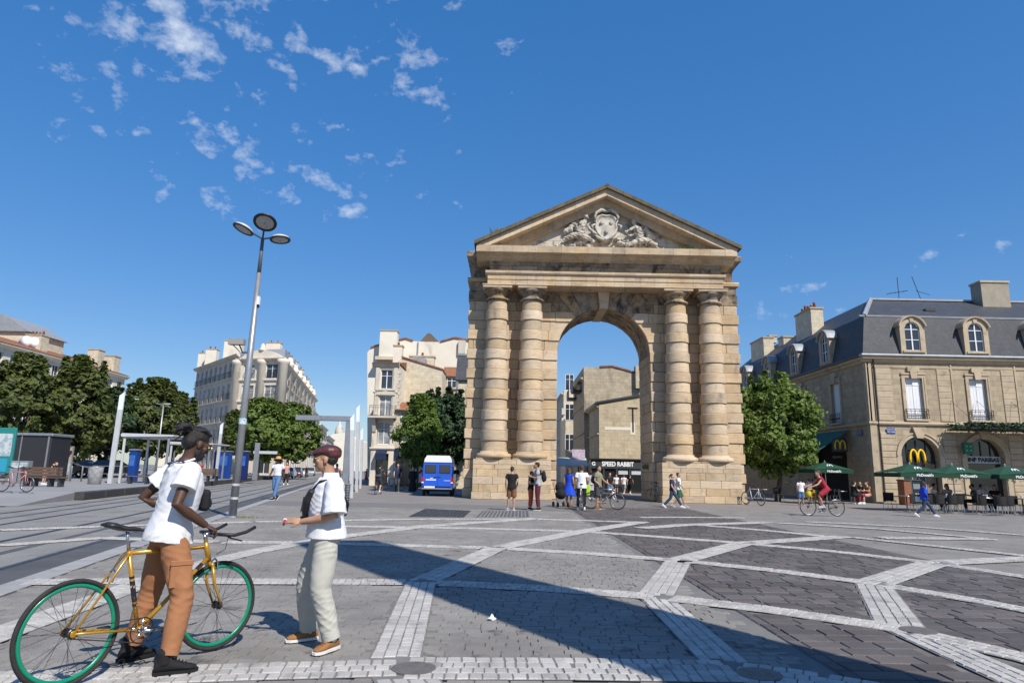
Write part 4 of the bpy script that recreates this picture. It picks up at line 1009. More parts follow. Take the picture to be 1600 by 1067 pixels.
NF.run('eave_cornice', -.3, W_ + .1, [(0, zz[3] - .3), (-.2, zz[3] - .2), (-.35, zz[3]), (-.35, zz[3] + .1), (0, zz[3] + .1)], M_trim_l)
MB().prism([(-.45, zz[3] + .1), (0, zz[3] + .1), (11, zz[3] + .1), (11, zz[3] + .9), (5, zz[3] + 1.0)], -.3, W_ + .1, 'x').build('roof', M_tile, narrow)
MB().box(W_ - .25, W_ + .02, .05, 11, 0, zz[3]).build('side_wall', M_cream, narrow)
for k in range(24): NF.b('toothing_stone', MB().box(W_ - .3, W_ + (.28 if k % 2 else .12), -.03, .25, 4.7 + k * .33, 4.7 + k * .33 + .30), M_trim_l) if 4.7 + k * .33 < zz[3] - .3 else None
NF.b('blue_awning', MB().prism([(0, 3.3), (-.75, 2.9), (-.75, 2.3), (-.70, 2.3), (-.7, 2.86), (0, 3.2)], .55, W_ - .6, 'x'), mat('navy_cloth', (.012, .02, .06), rough=.8))
NF.b('shop_window', MB().box(.5, W_ - .5, .22, .28, .02, 2.9), M_shopdark)
# low shop house with red tiles beside it
Ys = 62.; b0 = P(613.5, 762, Ys); b1 = P(722, 762, Ys); ze = P(640, 641, Ys).z
shop = thing('tiled_shop', 'low shop with red tile roof behind the two trees', 'building', (b0.x, Ys, 0)); Wb = b1.x - b0.x; SF = Fac(shop, (0, 0, 0))
SF.wall(0, Wb, 0, 3.5, [(.15, 1.5, .02, 3.0, 0), (1.8, 5.0, .02, 2.7, 0)], M_cream2, .2, 'ground_floor_wall'); SF.wall(0, Wb, 3.5, ze, [(.55, 1.75, 4.0, ze - .35, 0), (3.6, 4.7, 4.0, ze - .5, 0)], M_cream2, .25, 'upper_wall')
SF.put('roof', MB().prism([(-.35, ze), (2.6, ze + 1.0), (2.6, ze)], -.1, Wb, 'x').mesh('roof', M_tile), 0, 0, 0)
SF.run('eave', -.05, Wb, [(0, ze - .12), (-.36, ze - .10), (-.36, ze - .01), (0, ze - .01)], M_dgrey)
for x in (1.15, 4.15):
    v = SF.put('window', window_mesh(1.2 if x < 2 else 1.1, ze - 4.4), x, .14, 4.0); put('pane', pane_mesh(1.15 if x < 2 else 1.05, ze - 4.4), v)
nb = SF.b('agency_sign', MB().box(.45, 1.9, -.12, -.02, ze - 1.0, ze - .35), mat('navy_sign', (.015, .02, .06), rough=.5)); text_mesh('FONCIA', .42, M_wht, .01, 'sign_lettering', nb, (1.175, -.135, ze - .68), bold=.01)
fb = SF.b('shop_board', MB().box(.05, 1.65, -.2, -.05, 2.45, 3.4), MATS['navy_sign']); text_mesh('FO', .7, M_wht, .01, 'sign_lettering', fb, (.95, -.215, 2.9), bold=.02)
gb = SF.b('green_fascia', MB().box(1.7, 6.2, -.25, -.05, 2.6, 3.35), mat('fascia_green', (.012, .06, .035), rough=.5))
SF.b('shop_window', MB().box(.1, Wb - .2, .15, .2, .02, 3.2), M_shopdark)
ps = SF.b('poster', MB().box(1.85, 4.2, -.16, -.10, .35, 2.45), M_wht); rp = MB().box(1.95, 4.1, -.18, -.165, .45, 2.35).build('poster_picture', mat('poster_white_red', (.75, .74, .72), (.45, .02, .03), rough=.5, scale=1.3, lo=.56, hi=.57), ps)
# gable walls behind
gab = thing('buff_gable_house', 'buff stone gable wall with sloping coping above the tiled shop', 'building', (P(690, 760, 66).x, 66, 0))
poly_wall(gab, [(612, 740), (612, 572), (629, 559), (691, 578), (691, 740)], 66, 7, M_cream2)
q0, q1 = P(629, 558.5, 66), P(692, 578, 66); o_ = gab.location
MB().prism([(q0.x - o_.x - .1, q0.z), (q1.x - o_.x, q1.z), (q1.x - o_.x, q1.z + .14), (q0.x - o_.x - .1, q0.z + .14)], -.12, 7.2).build('coping', M_tile, gab)
chimney(gab, P(658, 560, 68).x - o_.x, 3, P(658, 571, 68).z - .6, 2.6, 1.0, P(658, 555, 68).z - P(658, 571, 68).z + .5, M_cream2, 1); chimney(gab, P(622, 560, 68).x - o_.x, 2.0, P(622, 563, 68).z - .8, .9, .9, 2.2, M_cream, 1)
MB().prism([(P(655, 566, 67.5).x - o_.x - .6, q0.z - .8), (P(655, 566, 67.5).x - o_.x + .7, q0.z - 1.2), (P(655, 566, 67.5).x - o_.x + .7, q0.z + .1), (P(655, 566, 67.5).x - o_.x - .6, q0.z + .3)], .8, 2.2).build('roof_light', M_zinc, gab)
big = thing('cream_firewall_house', 'large cream plastered blind gable rising behind the smaller houses', 'building', (P(650, 760, 74).x, 74, 0))
poly_wall(big, [(574, 745), (574, 551), (579, 544), (600, 537.5), (634, 529.5), (645, 533), (665, 534), (688, 534.5), (711, 528.5), (725, 531), (760, 540), (760, 745)], 74, 12, M_cream)
o_ = big.location
def cope(pts, Y, th=.16):
    for (xa, ya), (xb, yb) in zip(pts[:-1], pts[1:]):
        u, v = P(xa, ya, Y), P(xb, yb, Y); MB().prism([(u.x - o_.x, u.z), (v.x - o_.x, v.z), (v.x - o_.x, v.z + th), (u.x - o_.x, u.z + th)], -.15, 12.2).build('coping', M_tile, big)
cope([(579, 544), (600, 537.5), (634, 529.5), (645, 533)], 74); cope([(688, 534.5), (711, 528.5), (725, 531), (760, 540)], 74)
rr0, rr1, rr2 = P(653, 533.5, 74), P(667, 525, 76), P(688, 534, 74); MB().prism([(rr0.x - o_.x, rr0.z - .1), (rr2.x - o_.x, rr2.z - .1), (rr2.x - o_.x - 1.2, rr1.z), (rr0.x - o_.x + 1, rr1.z + .05)], .5, 8).build('roof', mat('brown_tile', (.16, .12, .09), (.11, .085, .065), scale=8, bump=.4), big)
cz = P(608, 543, 73.5); chimney(big, cz.x - o_.x, -.7, P(608, 552, 73.5).z - .8, 2.0 * .95, 1.2, P(608, 519.5, 73.5).z - P(608, 552, 73.5).z + .8, M_cream, 0); MB().box(cz.x - o_.x - 1.3, cz.x - o_.x + 1.3, -1.5, 0, P(608, 557, 73.5).z - .5, P(608, 552, 73.5).z - .5).build('chimney_base', M_cream2, big)
MB().tube([(P(652.5, 550, 73.8).x - o_.x, -.12, P(652.5, 552, 73.8).z), (P(652.5, 550, 73.8).x - o_.x, -.12, P(652.5, 534, 73.8).z)], .07, 6).build('drainpipe', M_zinc, big)
MB().box(P(718, 540, 74).x - o_.x - .1, P(726, 540, 74).x - o_.x + .1, -.4, 0, P(722, 553, 74).z, P(722, 533, 74).z).build('flue', M_hauss_d, big)
link = thing('recessed_house', 'small recessed house with red tiles and one dark window between gable and slate roof', 'building', (P(690, 760, 70).x, 70, 0)); o_ = link.location
poly_wall(link, [(690, 740), (690, 587), (714, 588), (714, 740)], 70, 3, M_grey2)
r0, r1 = P(690, 588, 70), P(716, 588, 70); MB().prism([(-.3, r0.z), (2.5, r0.z + 1.4), (2.5, r0.z)], r0.x - o_.x, r1.x - o_.x, 'x').build('roof', M_tile, link)
wv = put('window', window_mesh(1.0, 1.1), link, (P(706, 601, 70).x - o_.x, -.05, P(706, 606, 70).z)); put('pane', pane_mesh(.98, 1.08), wv)
put('window_sill', MB().box(-.65, .65, -.15, .05, -.15, 0).mesh('window_sill', M_trim), link, (P(706, 601, 70).x - o_.x, -.05, P(706, 606, 70).z))
sl = thing('slate_house', 'narrow stone house with steep slate roof close to the gate', 'building', (P(725, 760, 58).x, 58, 0)); o_ = sl.location
poly_wall(sl, [(713, 768), (713, 595), (745, 596), (745, 768)], 58, 6, M_cream2)
s0, s1, s2 = P(712, 594, 58), P(745, 594, 58), P(712, 555, 59); MB().prism([(-.25, s0.z), (1.0, s2.z), (5, s2.z), (5, s0.z)], s0.x - o_.x, s1.x - o_.x, 'x').build('roof', M_slate, sl); MB().box(s0.x - o_.x, s1.x - o_.x, .95, 1.3, s2.z, s2.z + .14).build('ridge_flashing', M_zinc, sl)
MB().tube([(P(715, 600, 57.9).x - o_.x, -.1, s0.z - .1), (P(715, 600, 57.9).x - o_.x, -.1, 1)], .06, 6).build('drainpipe', M_zinc, sl)

# ------------------------------------------------------------------ houses seen through the passage of the gate
def simple_side(parent, x, y0, y1, z1, floors, n, m, face=-1):
    """street front along y at x, facing -x, with a grid of windows"""
    o = parent.location; F = Fac(parent, (x - o.x, y1 - o.y, 0), -math.pi / 2); L = y1 - y0
    zs = [0] + [z1 * (k + 1) / floors for k in range(floors)]
    sp_ = [L * (k + .5) / n for k in range(n)]; w = min(1.1, L / n * .5)
    for k in range(floors):
        h_ = zs[k + 1] - zs[k]; F.wall(0, L, zs[k], zs[k + 1], [(s_ - w / 2, s_ + w / 2, zs[k] + h_ * .22, zs[k] + h_ * .85, 0) for s_ in sp_], m, .2)
        wm, pm = window_mesh(w, h_ * .63), pane_mesh(w, h_ * .63)
        for s_ in sp_: v = F.put('window', wm, s_, .12, zs[k] + h_ * .22); put('pane', pm, v)
        if k: F.run('string_course', 0, L, [(0, zs[k] - .08), (-.12, zs[k] - .06), (-.12, zs[k] + .06), (0, zs[k] + .08)], m)
    F.run('eave_cornice', 0, L, [(0, z1 - .2), (-.35, z1 - .05), (-.35, z1 + .08), (0, z1 + .08)], m)
    return F
def cthr(x, y): return (860 + x * .2249, 560 + y * .2249)
Yr = 55.
r0, r1 = P(*cthr(340, 800), Yr), P(*cthr(760, 800), Yr)
rab = thing('grey_shop_house', 'pale stone gable house over a dark grey shopfront seen through the gate', 'building', (r0.x, Yr, 0)); o_ = rab.location; Wr = r1.x - r0.x
zA, zB = P(*cthr(335, 315), Yr).z, P(*cthr(625, 262), Yr).z; xB = P(*cthr(625, 262), Yr).x - r0.x
MB().prism([(0, 0), (Wr, 0), (Wr, zB + .4), (xB, zB), (0, zA)], 0, 9).build('wall', M_grey2, rab)
simple_side(rab, r0.x - .02, Yr + .05, Yr + 8, zA - .1, 3, 2, M_grey2)
MB().prism([(-.3, zA), (xB, zB), (Wr, zB + .4), (Wr, zB + .55), (xB, zB + .16), (-.3, zA + .16)], -.15, 9.1).build('coping', M_dgrey, rab)
an = P(*cthr(572, 340), Yr); MB().box(an.x - r0.x - .05, an.x - r0.x + .05, -.06, 0, an.z - 2.0, an.z).box(an.x - r0.x - .4, an.x - r0.x + .4, -.06, 0, an.z - .08, an.z).build('wall_anchor', M_black, rab)
pa = P(*cthr(470, 485), Yr); MB().box(pa.x - r0.x - 1.1, pa.x - r0.x + 1.0, -.02, 0, pa.z - .14, pa.z + .1).box(pa.x - r0.x + 1.0, pa.x - r0.x + 1.4, -.02, 0, pa.z - .5, pa.z + .5).build('plaster_patch', M_cream, rab)
zt_ = P(*cthr(500, 705), Yr - .6).z; zf = P(*cthr(500, 765), Yr - .6).z
x0_ = P(*cthr(280, 740), Yr - .6).x - r0.x
zf = P(*cthr(500, 765), Yr - .6).z
sf = MB().box(x0_, Wr, -.6, .0, zf, zt_).build('shop_fascia', M_dgrey, rab); MB().box(x0_ - .2, Wr, -.75, .05, zt_, zt_ + .1).build('shop_cornice', M_black, rab)
text_mesh('SPEED RABBIT', .50, M_wht, .01, 'shop_lettering', sf, (P(*cthr(468, 737), Yr - .6).x - r0.x, -.62, (zt_ + zf) / 2), bold=.018, sx=.82)
text_mesh('G', .4, M_wht, .01, 'shop_lettering', sf, (P(*cthr(300, 737), Yr - .6).x - r0.x, -.62, (zt_ + zf) / 2), bold=.015)
MB().box(x0_, Wr, -.42, -.38, 0, zf).build('shop_window', M_shopdark, rab)
k = 0
for q in np.arange(x0_, Wr, 1.05):
    MB().box(q - .07, q + .07, -.56, -.38, 0, zf).build('shop_pilaster', M_dgrey, rab)
    if 1 < k < 8: MB().box(q + .15, q + .9, -.46, -.43, zf - .45, zf - .1).build('fanlight', mat('pale_panel', (.5, .52, .55), rough=.5), rab)
    k += 1
Yt = 62.; t0 = P(*cthr(238, 400), Yt); tall = thing('tall_grey_gable_house', 'tall weathered grey gable house behind the shop seen through the gate', 'building', (t0.x, Yt, 0)); o_ = tall.location
poly_wall(tall, [cthr(238, 900), cthr(232, 60), cthr(345, 62), cthr(430, 58), cthr(520, 82), cthr(605, 108), cthr(760, 130), cthr(760, 900)], Yt, 10, M_grey)
simple_side(tall, t0.x - .02, Yt + .1, Yt + 11, P(*cthr(215, 135), Yt).z, 4, 3, M_grey)
def cope2(pts, Y):
    for (xa, ya), (xb, yb) in zip(pts[:-1], pts[1:]):
        u, v = P(*cthr(xa, ya), Y), P(*cthr(xb, yb), Y); MB().prism([(u.x - t0.x, u.z), (v.x - t0.x, v.z), (v.x - t0.x, v.z + .14), (u.x - t0.x, u.z + .14)], -.1, 10.1).build('coping', M_tile, tall)
cope2([(345, 62), (430, 58), (520, 82), (605, 108), (700, 128)], Yt)
ch_ = P(*cthr(612, 90), Yt - .3); MB().box(ch_.x - t0.x - .3, ch_.x - t0.x + .3, -.5, .4, ch_.z - 1.6, ch_.z + .5).build('chimney', M_grey2, tall)
for yy, zz_ in ((Yt + 3, 9.2), (Yt + 8, 9.0)): MB().box(t0.x - t0.x - .9, 0, yy - Yt - 1.2, yy - Yt + 1.2, zz_, zz_ + .15).box(-.92, -.86, yy - Yt - 1.2, yy - Yt + 1.2, zz_ + .1, zz_ + .95).build('balcony', M_black, tall)
Yv = 78.; v0 = P(*cthr(165, 400), Yv); mid = thing('narrow_buff_house', 'narrow lower house squeezed between the tall gables beyond the gate', 'building', (v0.x, Yv, 0))
poly_wall(mid, [cthr(105, 900), cthr(105, 412), cthr(165, 385), cthr(240, 385), cthr(240, 900)], Yv, 8, M_cream2)
wq = P(*cthr(120, 520), Yv - .1)
for z in (4, 7.5, 11): wv = put('window', window_mesh(1.0, 1.9), mid, (P(*cthr(132, 500), Yv).x - v0.x, -.06, z)); put('pane', pane_mesh(.98, 1.88), wv)
Yu = 88.; u0 = P(*cthr(92, 400), Yu); far1 = thing('yellow_gable_house', 'far yellowish gable house with quoins at the left of the passage view', 'building', (u0.x, Yu, 0))
poly_wall(far1, [cthr(92, 900), cthr(92, 222), cthr(165, 210), cthr(260, 212), cthr(260, 900)], Yu, 10, M_cream2)
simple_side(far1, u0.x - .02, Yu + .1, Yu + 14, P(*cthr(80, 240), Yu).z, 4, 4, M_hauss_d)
for k in range(int((P(*cthr(92, 222), Yu).z - 3) / 1.25)): MB().box(-.25, .35 + .35 * (k % 2), -.08, .0, 1.5 + k * 1.25, 1.5 + k * 1.25 + .85).build('quoin', M_trim_l, far1)
far2 = thing('far_street_house', 'hazy far house closing the narrow street beyond the gate', 'building', (P(870, 700, 120).x, 120, 0)); poly_wall(far2, [(845, 745), (845, 632), (872, 628), (890, 640), (890, 745)], 120, 10, M_hauss_d)
aw2 = thing('market_awning', 'pale striped awning over a stall in the street beyond the gate', 'awning', (P(884, 720, 52).x, 52, 0)); zA_ = P(884, 718, 52).z
MB().prism([(-.5, zA_ - .5), (1.4, zA_ + .15), (1.4, zA_ + .2), (-.5, zA_ - .42)], -2.2, 1.7, 'x').build('cloth', mat('awning_grey', (.5, .49, .46), (.42, .41, .39), scale=3), aw2); MB().box(-2.1, -2.05, -.4, -.35, 0, zA_ - .45).box(1.6, 1.65, -.4, -.35, 0, zA_ - .45).build('post', M_black, aw2)
hs = thing('hanging_shop_sign', 'small white shop sign hanging in the street beyond the gate', 'sign', (P(904, 711, 53).x, 53, 0)); z_ = P(904, 711, 53).z
MB().box(-.5, .5, -.05, .05, z_ - .45, z_ + .45).build('panel', mat('sign_pale', (.55, .5, .56), (.4, .3, .4), scale=6), hs); MB().tube([(0, 0, 0), (0, 0, z_ - .4)], .05, 6).build('post', M_black, hs)

# ------------------------------------------------------------------ boulevard block on the left of the tram street
Yk = 97.; kB = P(432, 700, Yk); kA = P(360, 700, 99.); SB_ = .203
HB = P(432, 560, Yk).z - .6
boul = thing('boulevard_block', 'long pale boulevard block with rounded attic, bay shafts and iron balconies left of street', 'building', (kB.x, kB.y, 0)); o_ = boul.location
def run_facade(pa, pb, H_, floors, n, m, ww=1.15, balc=(), wm_pane=(M_glass, M_curt), shafts=0, body=None):
    """facade from pa to pb (ground points, left to right as seen from outside)"""
    d = Vector((pb[0] - pa[0], pb[1] - pa[1])); L = d.length; F = Fac(body, (pa[0] - body.location.x, pa[1] - body.location.y, 0), math.atan2(d.y, d.x))
    zs = [0, 4.6]; h_ = (H_ - 4.6) / (floors - 1)
    for k in range(floors - 1): zs.append(4.6 + h_ * (k + 1))
    sp_ = [L * (k + .5) / n for k in range(n)]
    for k in range(floors):
        hh = zs[k + 1] - zs[k]; zb, zt = zs[k] + (.5 if k == 0 else .25), zs[k + 1] - .75
        F.wall(0, L, zs[k], zs[k + 1], [(s_ - ww / 2, s_ + ww / 2, zb, zt, 0) for s_ in sp_], m, .28)
        wm = window_mesh(ww, zt - zb, m=M_wpaint); pms = [pane_mesh(ww, zt - zb, 0, q) for q in wm_pane]
        for j, s_ in enumerate(sp_):
            v = F.put('window', wm, s_, .16, zb); put('pane', random.choice(pms), v)
            if k > 0: F.put('railing', RAILB, s_, -.02, zb)
        if k: F.run('string_course', -.1, L + .1, [(0, zs[k] - .14), (-.22, zs[k] - .1), (-.26, zs[k] + .06), (-.1, zs[k] + .12), (0, zs[k] + .14)], m)
    F.run('eave_cornice', -.3, L + .3, [(0, H_ - .35), (-.2, H_ - .3), (-.55, H_ - .02), (-.58, H_ + .12), (0, H_ + .2)], m)
    for k in range(shafts):
        s_ = L * (k + 1) / (shafts + 1) if shafts > 1 else L / 2
        F.b('bay_shaft', MB().lathe([(.55, 4.7), (.55, H_ + .3), (.8, H_ + .5), (.8, H_ + .9), (.6, H_ + 1.1), (.5, H_ + 1.7), (.15, H_ + 1.9)], 12, (s_, .1, 0)), m, None, True)
    return F, L
RAILB = railing_mesh(1.5, .85, .2, False)
eB = (kB.x - SB_ * 56, kB.y + 56)
aL = P(294, 700, 116.)
run_facade((kB.x, kB.y), eB, HB, 5, 15, M_hauss, 1.1, shafts=7, body=boul)
run_facade((kA.x, kA.y), (kB.x, kB.y), HB + .6, 5, 2, M_hauss, 2.0, body=boul)
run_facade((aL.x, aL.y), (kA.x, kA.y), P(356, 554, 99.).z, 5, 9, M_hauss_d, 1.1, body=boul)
# piers, curved attic, roof and chimneys of the block
dA = (Vector((kB.x, kB.y)) - Vector((kA.x, kA.y))); LA = dA.length; FA = Fac(boul, (kA.x - o_.x, kA.y - o_.y, 0), math.atan2(dA.y, dA.x))
for s_ in (-.4, LA * .5, LA - .4): FA.b('pier', MB().lathe([(.75, 4.8), (.75, HB - .2), (.95, HB), (.95, HB + .5)], 12, (s_ + .2, .25, 0)), M_hauss, None, True)
n = 16; arc = [(0, HB + .5)] + [(LA * k / n, HB + .7 + 1.3 * math.sin(math.pi * k / n)) for k in range(n + 1)] + [(LA, HB + .5)]
FA.b('attic_gable', MB().prism(arc, -.2, .6), M_hauss); FA.b('finial', MB().lathe([(.5, 0), (.6, .3), (.35, .5), (.4, .8), (.1, 1.2)], 10, (LA / 2, .1, HB + 1.8)), M_hauss, None, True)
def P2(v): return (v[0] - o_.x, v[1] - o_.y)
bk = (aL.x - 4 - o_.x, aL.y + 40 - o_.y)
ra, rb, rc, rd = P2(aL), P2(kA), P2(kB), P2(eB)
ins = lambda p, q=3.0: (p[0] + (-8 - p[0]) * .12, p[1] + (25 - p[1]) * .12)
b = MB(); lo = [ra, rb, rc, rd]; hi_ = [ins(p) for p in lo]
for i_ in range(3): b.quad((*lo[i_], HB + .1), (*lo[i_ + 1], HB + .1), (*hi_[i_ + 1], HB + 2.6), (*hi_[i_], HB + 2.6))
b.quad(*[(*p, HB + 2.6) for p in hi_]); b.build('roof', M_zinc, boul)
b = MB(); cen = (hi_[1][0] - 3, hi_[1][1] + 14, HB + 4.6)
for i_ in range(3): b.add([(*hi_[i_], HB + 2.6), (*hi_[i_ + 1], HB + 2.6), cen], [(0, 1, 2)])
b.build('tile_cap', M_tile, boul)
for (px, py0, py1, Yq, w) in ((318, 566, 553, 112, 2.0), (331, 560, 547, 110, 2.4), (365, 549, 534, 103, 3.6), (428, 548, 537, 103, 3.0), (447, 565, 556, 112, 2.5), (457, 580, 566, 118, 2.2), (466, 590, 578, 124, 2.2), (475, 606, 592, 132, 2.2)):
    Yq += 7; q0, q1 = P(px, py0, Yq), P(px, py1, Yq); chimney(boul, q0.x - o_.x, Yq - o_.y, q0.z - 4.5, w * .8, 1.2, q1.z - q0.z + 4.5, M_cream, 2)
# further houses down the street
prev = (eB[0] - 1.0, eB[1] + .5)
for k, (L, H_, nw, lab) in enumerate(((26, 14.5, 7, 'second pale house down the tram street with a red brown hipped roof'), (30, 13.0, 8, 'third house down the tram street in shade of its cornices'), (40, 11.5, 10, 'farthest house at the end of the tram street row'))):
    h_ = thing('street_house', lab, 'building', (prev[0], prev[1], 0), group='houses down the tram street'); e_ = (prev[0] - SB_ * L, prev[1] + L)
    F, LL = run_facade(prev, e_, H_, 4, nw, M_hauss, 1.1, body=h_)
    F.b('end_wall', MB().box(0, .3, .02, 14, 0, H_), M_hauss)
    F.b('roof', MB().prism([(-.3, H_ + .1), (5, H_ + 3.2), (12, H_ + .1)], 0, LL, 'x'), M_tile if k != 1 else M_slate)
    cc = Fac(h_, (0, 0, 0), F.a); c_ = cc.put('chimney', MB().box(-1.2, 1.2, -.5, .5, 0, 3.2).mesh('chimney', M_cream), LL * .15, 5, H_ + 1); cc.put('chimney', MB().box(-1.2, 1.2, -.5, .5, 0, 3.2).mesh('chimney', M_cream), LL * .7, 5, H_ + 1)
    prev = (e_[0] - .1, e_[1] + .5)
endh = thing('distant_houses', 'small pale distant house closing the tram street', 'building', (P(530, 720, 330).x, 330, 0)); o_ = endh.location
poly_wall(endh, [(505, 735), (505, 690), (520, 678), (536, 676), (548, 684), (566, 690), (566, 736)], 330, 20, M_cream)
dome = P(527, 672, 332); MB().lathe([(2.2, -3), (2.2, 0), (1.6, 2), (.5, 3.5), (.1, 6)], 10, (dome.x - o_.x, 6, dome.z)).build('turret', M_hauss_d, endh, True)

# ------------------------------------------------------------------ long low mansion behind the left trees
l0, l1 = P(-40, 700, 70), P(181, 700, 97); HL = 14.2
man_ = thing('tile_roofed_mansion', 'long pale house with orange tiles and stone chimneys behind the left trees', 'building', (l1.x, l1.y, 0)); o_ = man_.location
FM, LM = run_facade((l0.x, l0.y), (l1.x, l1.y), P(150, 583, 93).z, 3, 11, M_cream, 1.3, body=man_); HM = P(150, 583, 93).z
FM.b('roof', MB().prism([(-.6, HM + .2), (7, HM + 2.6), (15, HM + .2)], 0, LM, 'x'), M_tile); FM.b('end_wall', MB().box(LM - .3, LM, .02, 14, 0, HM), M_cream)
for px, py0, py1, Yq in ((139, 583, 546, 92), (166, 586, 556, 95)):
    q0, q1 = P(px, py0, Yq), P(px, py1, Yq); chimney(man_, q0.x - o_.x, Yq - o_.y + 1, q0.z - 1, 1.5, 1.5, q1.z - q0.z + 1, M_cream2, 0)
q0, q1 = P(56, 545, 82), P(56, 523, 82); chimney(man_, q0.x - o_.x, 82 - o_.y, q0.z - 1, 2.0, 1.4, q1.z - q0.z + .8, M_cream2, 4)
q0, q1, q2 = P(-10, 540, 84), P(42, 533, 84), P(8, 502, 86)
pv = MB().box(-9 + q1.x - o_.x, q1.x - o_.x, -13 + 97 - l1.y, -6 + 97 - l1.y, HM, q1.z + 1.2); pv.build('roof_pavilion', M_cream2, man_)
MB().prism([(-9.4 + q1.x - o_.x, q1.z + 1.2), (q1.x - o_.x + .4, q1.z + 1.2), (q1.x - o_.x - 3.2, q2.z + .4), (-6 + q1.x - o_.x, q2.z + .4)], -13.4, -5.6).build('pavilion_roof', M_zinc, man_)
for px, py in ((41, 535), (53, 537)):
    q = P(px, py, 80); MB().lathe([(.02, 0), (.45, .06), (.75, .2), (.78, .24)], 16).xf(Matrix.Translation((q.x - o_.x, 80 - o_.y, q.z)) @ Matrix.Rotation(R(80), 4, 'X')).build('satellite_dish', M_wht, man_, True)
side = thing('slate_grey_house', 'grey slate roofed house beyond the left trees beside the boulevard block', 'building', (P(275, 700, 135).x, 135, 0)); o_ = side.location
poly_wall(side, [(245, 740), (245, 650), (292, 650), (292, 740)], 135, 10, M_cream); q0, q1 = P(240, 650, 135), P(296, 650, 135); zt2 = P(270, 620, 137).z
MB().prism([(-.4, q0.z), (3, zt2), (9, zt2), (10, q0.z)], q0.x - o_.x, q1.x - o_.x, 'x').build('roof', M_slate, side)
# ------------------------------------------------------------------ trees
def leafmat(name, c1, c2, tr=.35):
    if name in MATS: return MATS[name]
    m = bpy.data.materials.new(name); m.use_nodes = True; g = N(m.node_tree); m.node_tree.nodes.clear()
    out = g.add('ShaderNodeOutputMaterial'); geo = g.add('ShaderNodeNewGeometry')
    c = g.mix(geo.outputs['Random Per Island'], c1, c2)
    big = g.noise(geo.outputs['Position'], .9, 3, .6); c = g.mix(1., c, g.ramp(big, [(.3, .72), (.7, 1.2)]), 'MULTIPLY')
    d = g.add('ShaderNodeBsdfPrincipled'); g.link(c, d.inputs['Base Color']); d.inputs['Roughness'].default_value = .55; d.inputs['Specular IOR Level'].default_value = .35
    t = g.add('ShaderNodeBsdfTranslucent'); g.link(g.mix(1., c, (1.3, 1.35, .5), 'MULTIPLY'), t.inputs[0])
    mx = g.add('ShaderNodeMixShader'); mx.inputs[0].default_value = tr; g.link(d.outputs[0], mx.inputs[1]); g.link(t.outputs[0], mx.inputs[2]); g.link(mx.outputs[0], out.inputs[0])
    MATS[name] = m; return m
M_leaf = leafmat('lime_leaf', (.068, .122, .024), (.19, .255, .055))
M_leaf_d = leafmat('dark_leaf', (.045, .068, .018), (.125, .15, .034), .3)
M_leaf_b = leafmat('young_leaf', (.10, .17, .03), (.16, .23, .05), .4)
M_leaf_vd = leafmat('deep_green_leaf', (.022, .05, .02), (.045, .08, .028), .25)  # darkest of the leaf greens
M_bark = mat('bark', (.10, .078, .058), (.15, .12, .09), rough=.95, scale=8, bump=.7, bscale=30, stretch=(1, 1, .25))
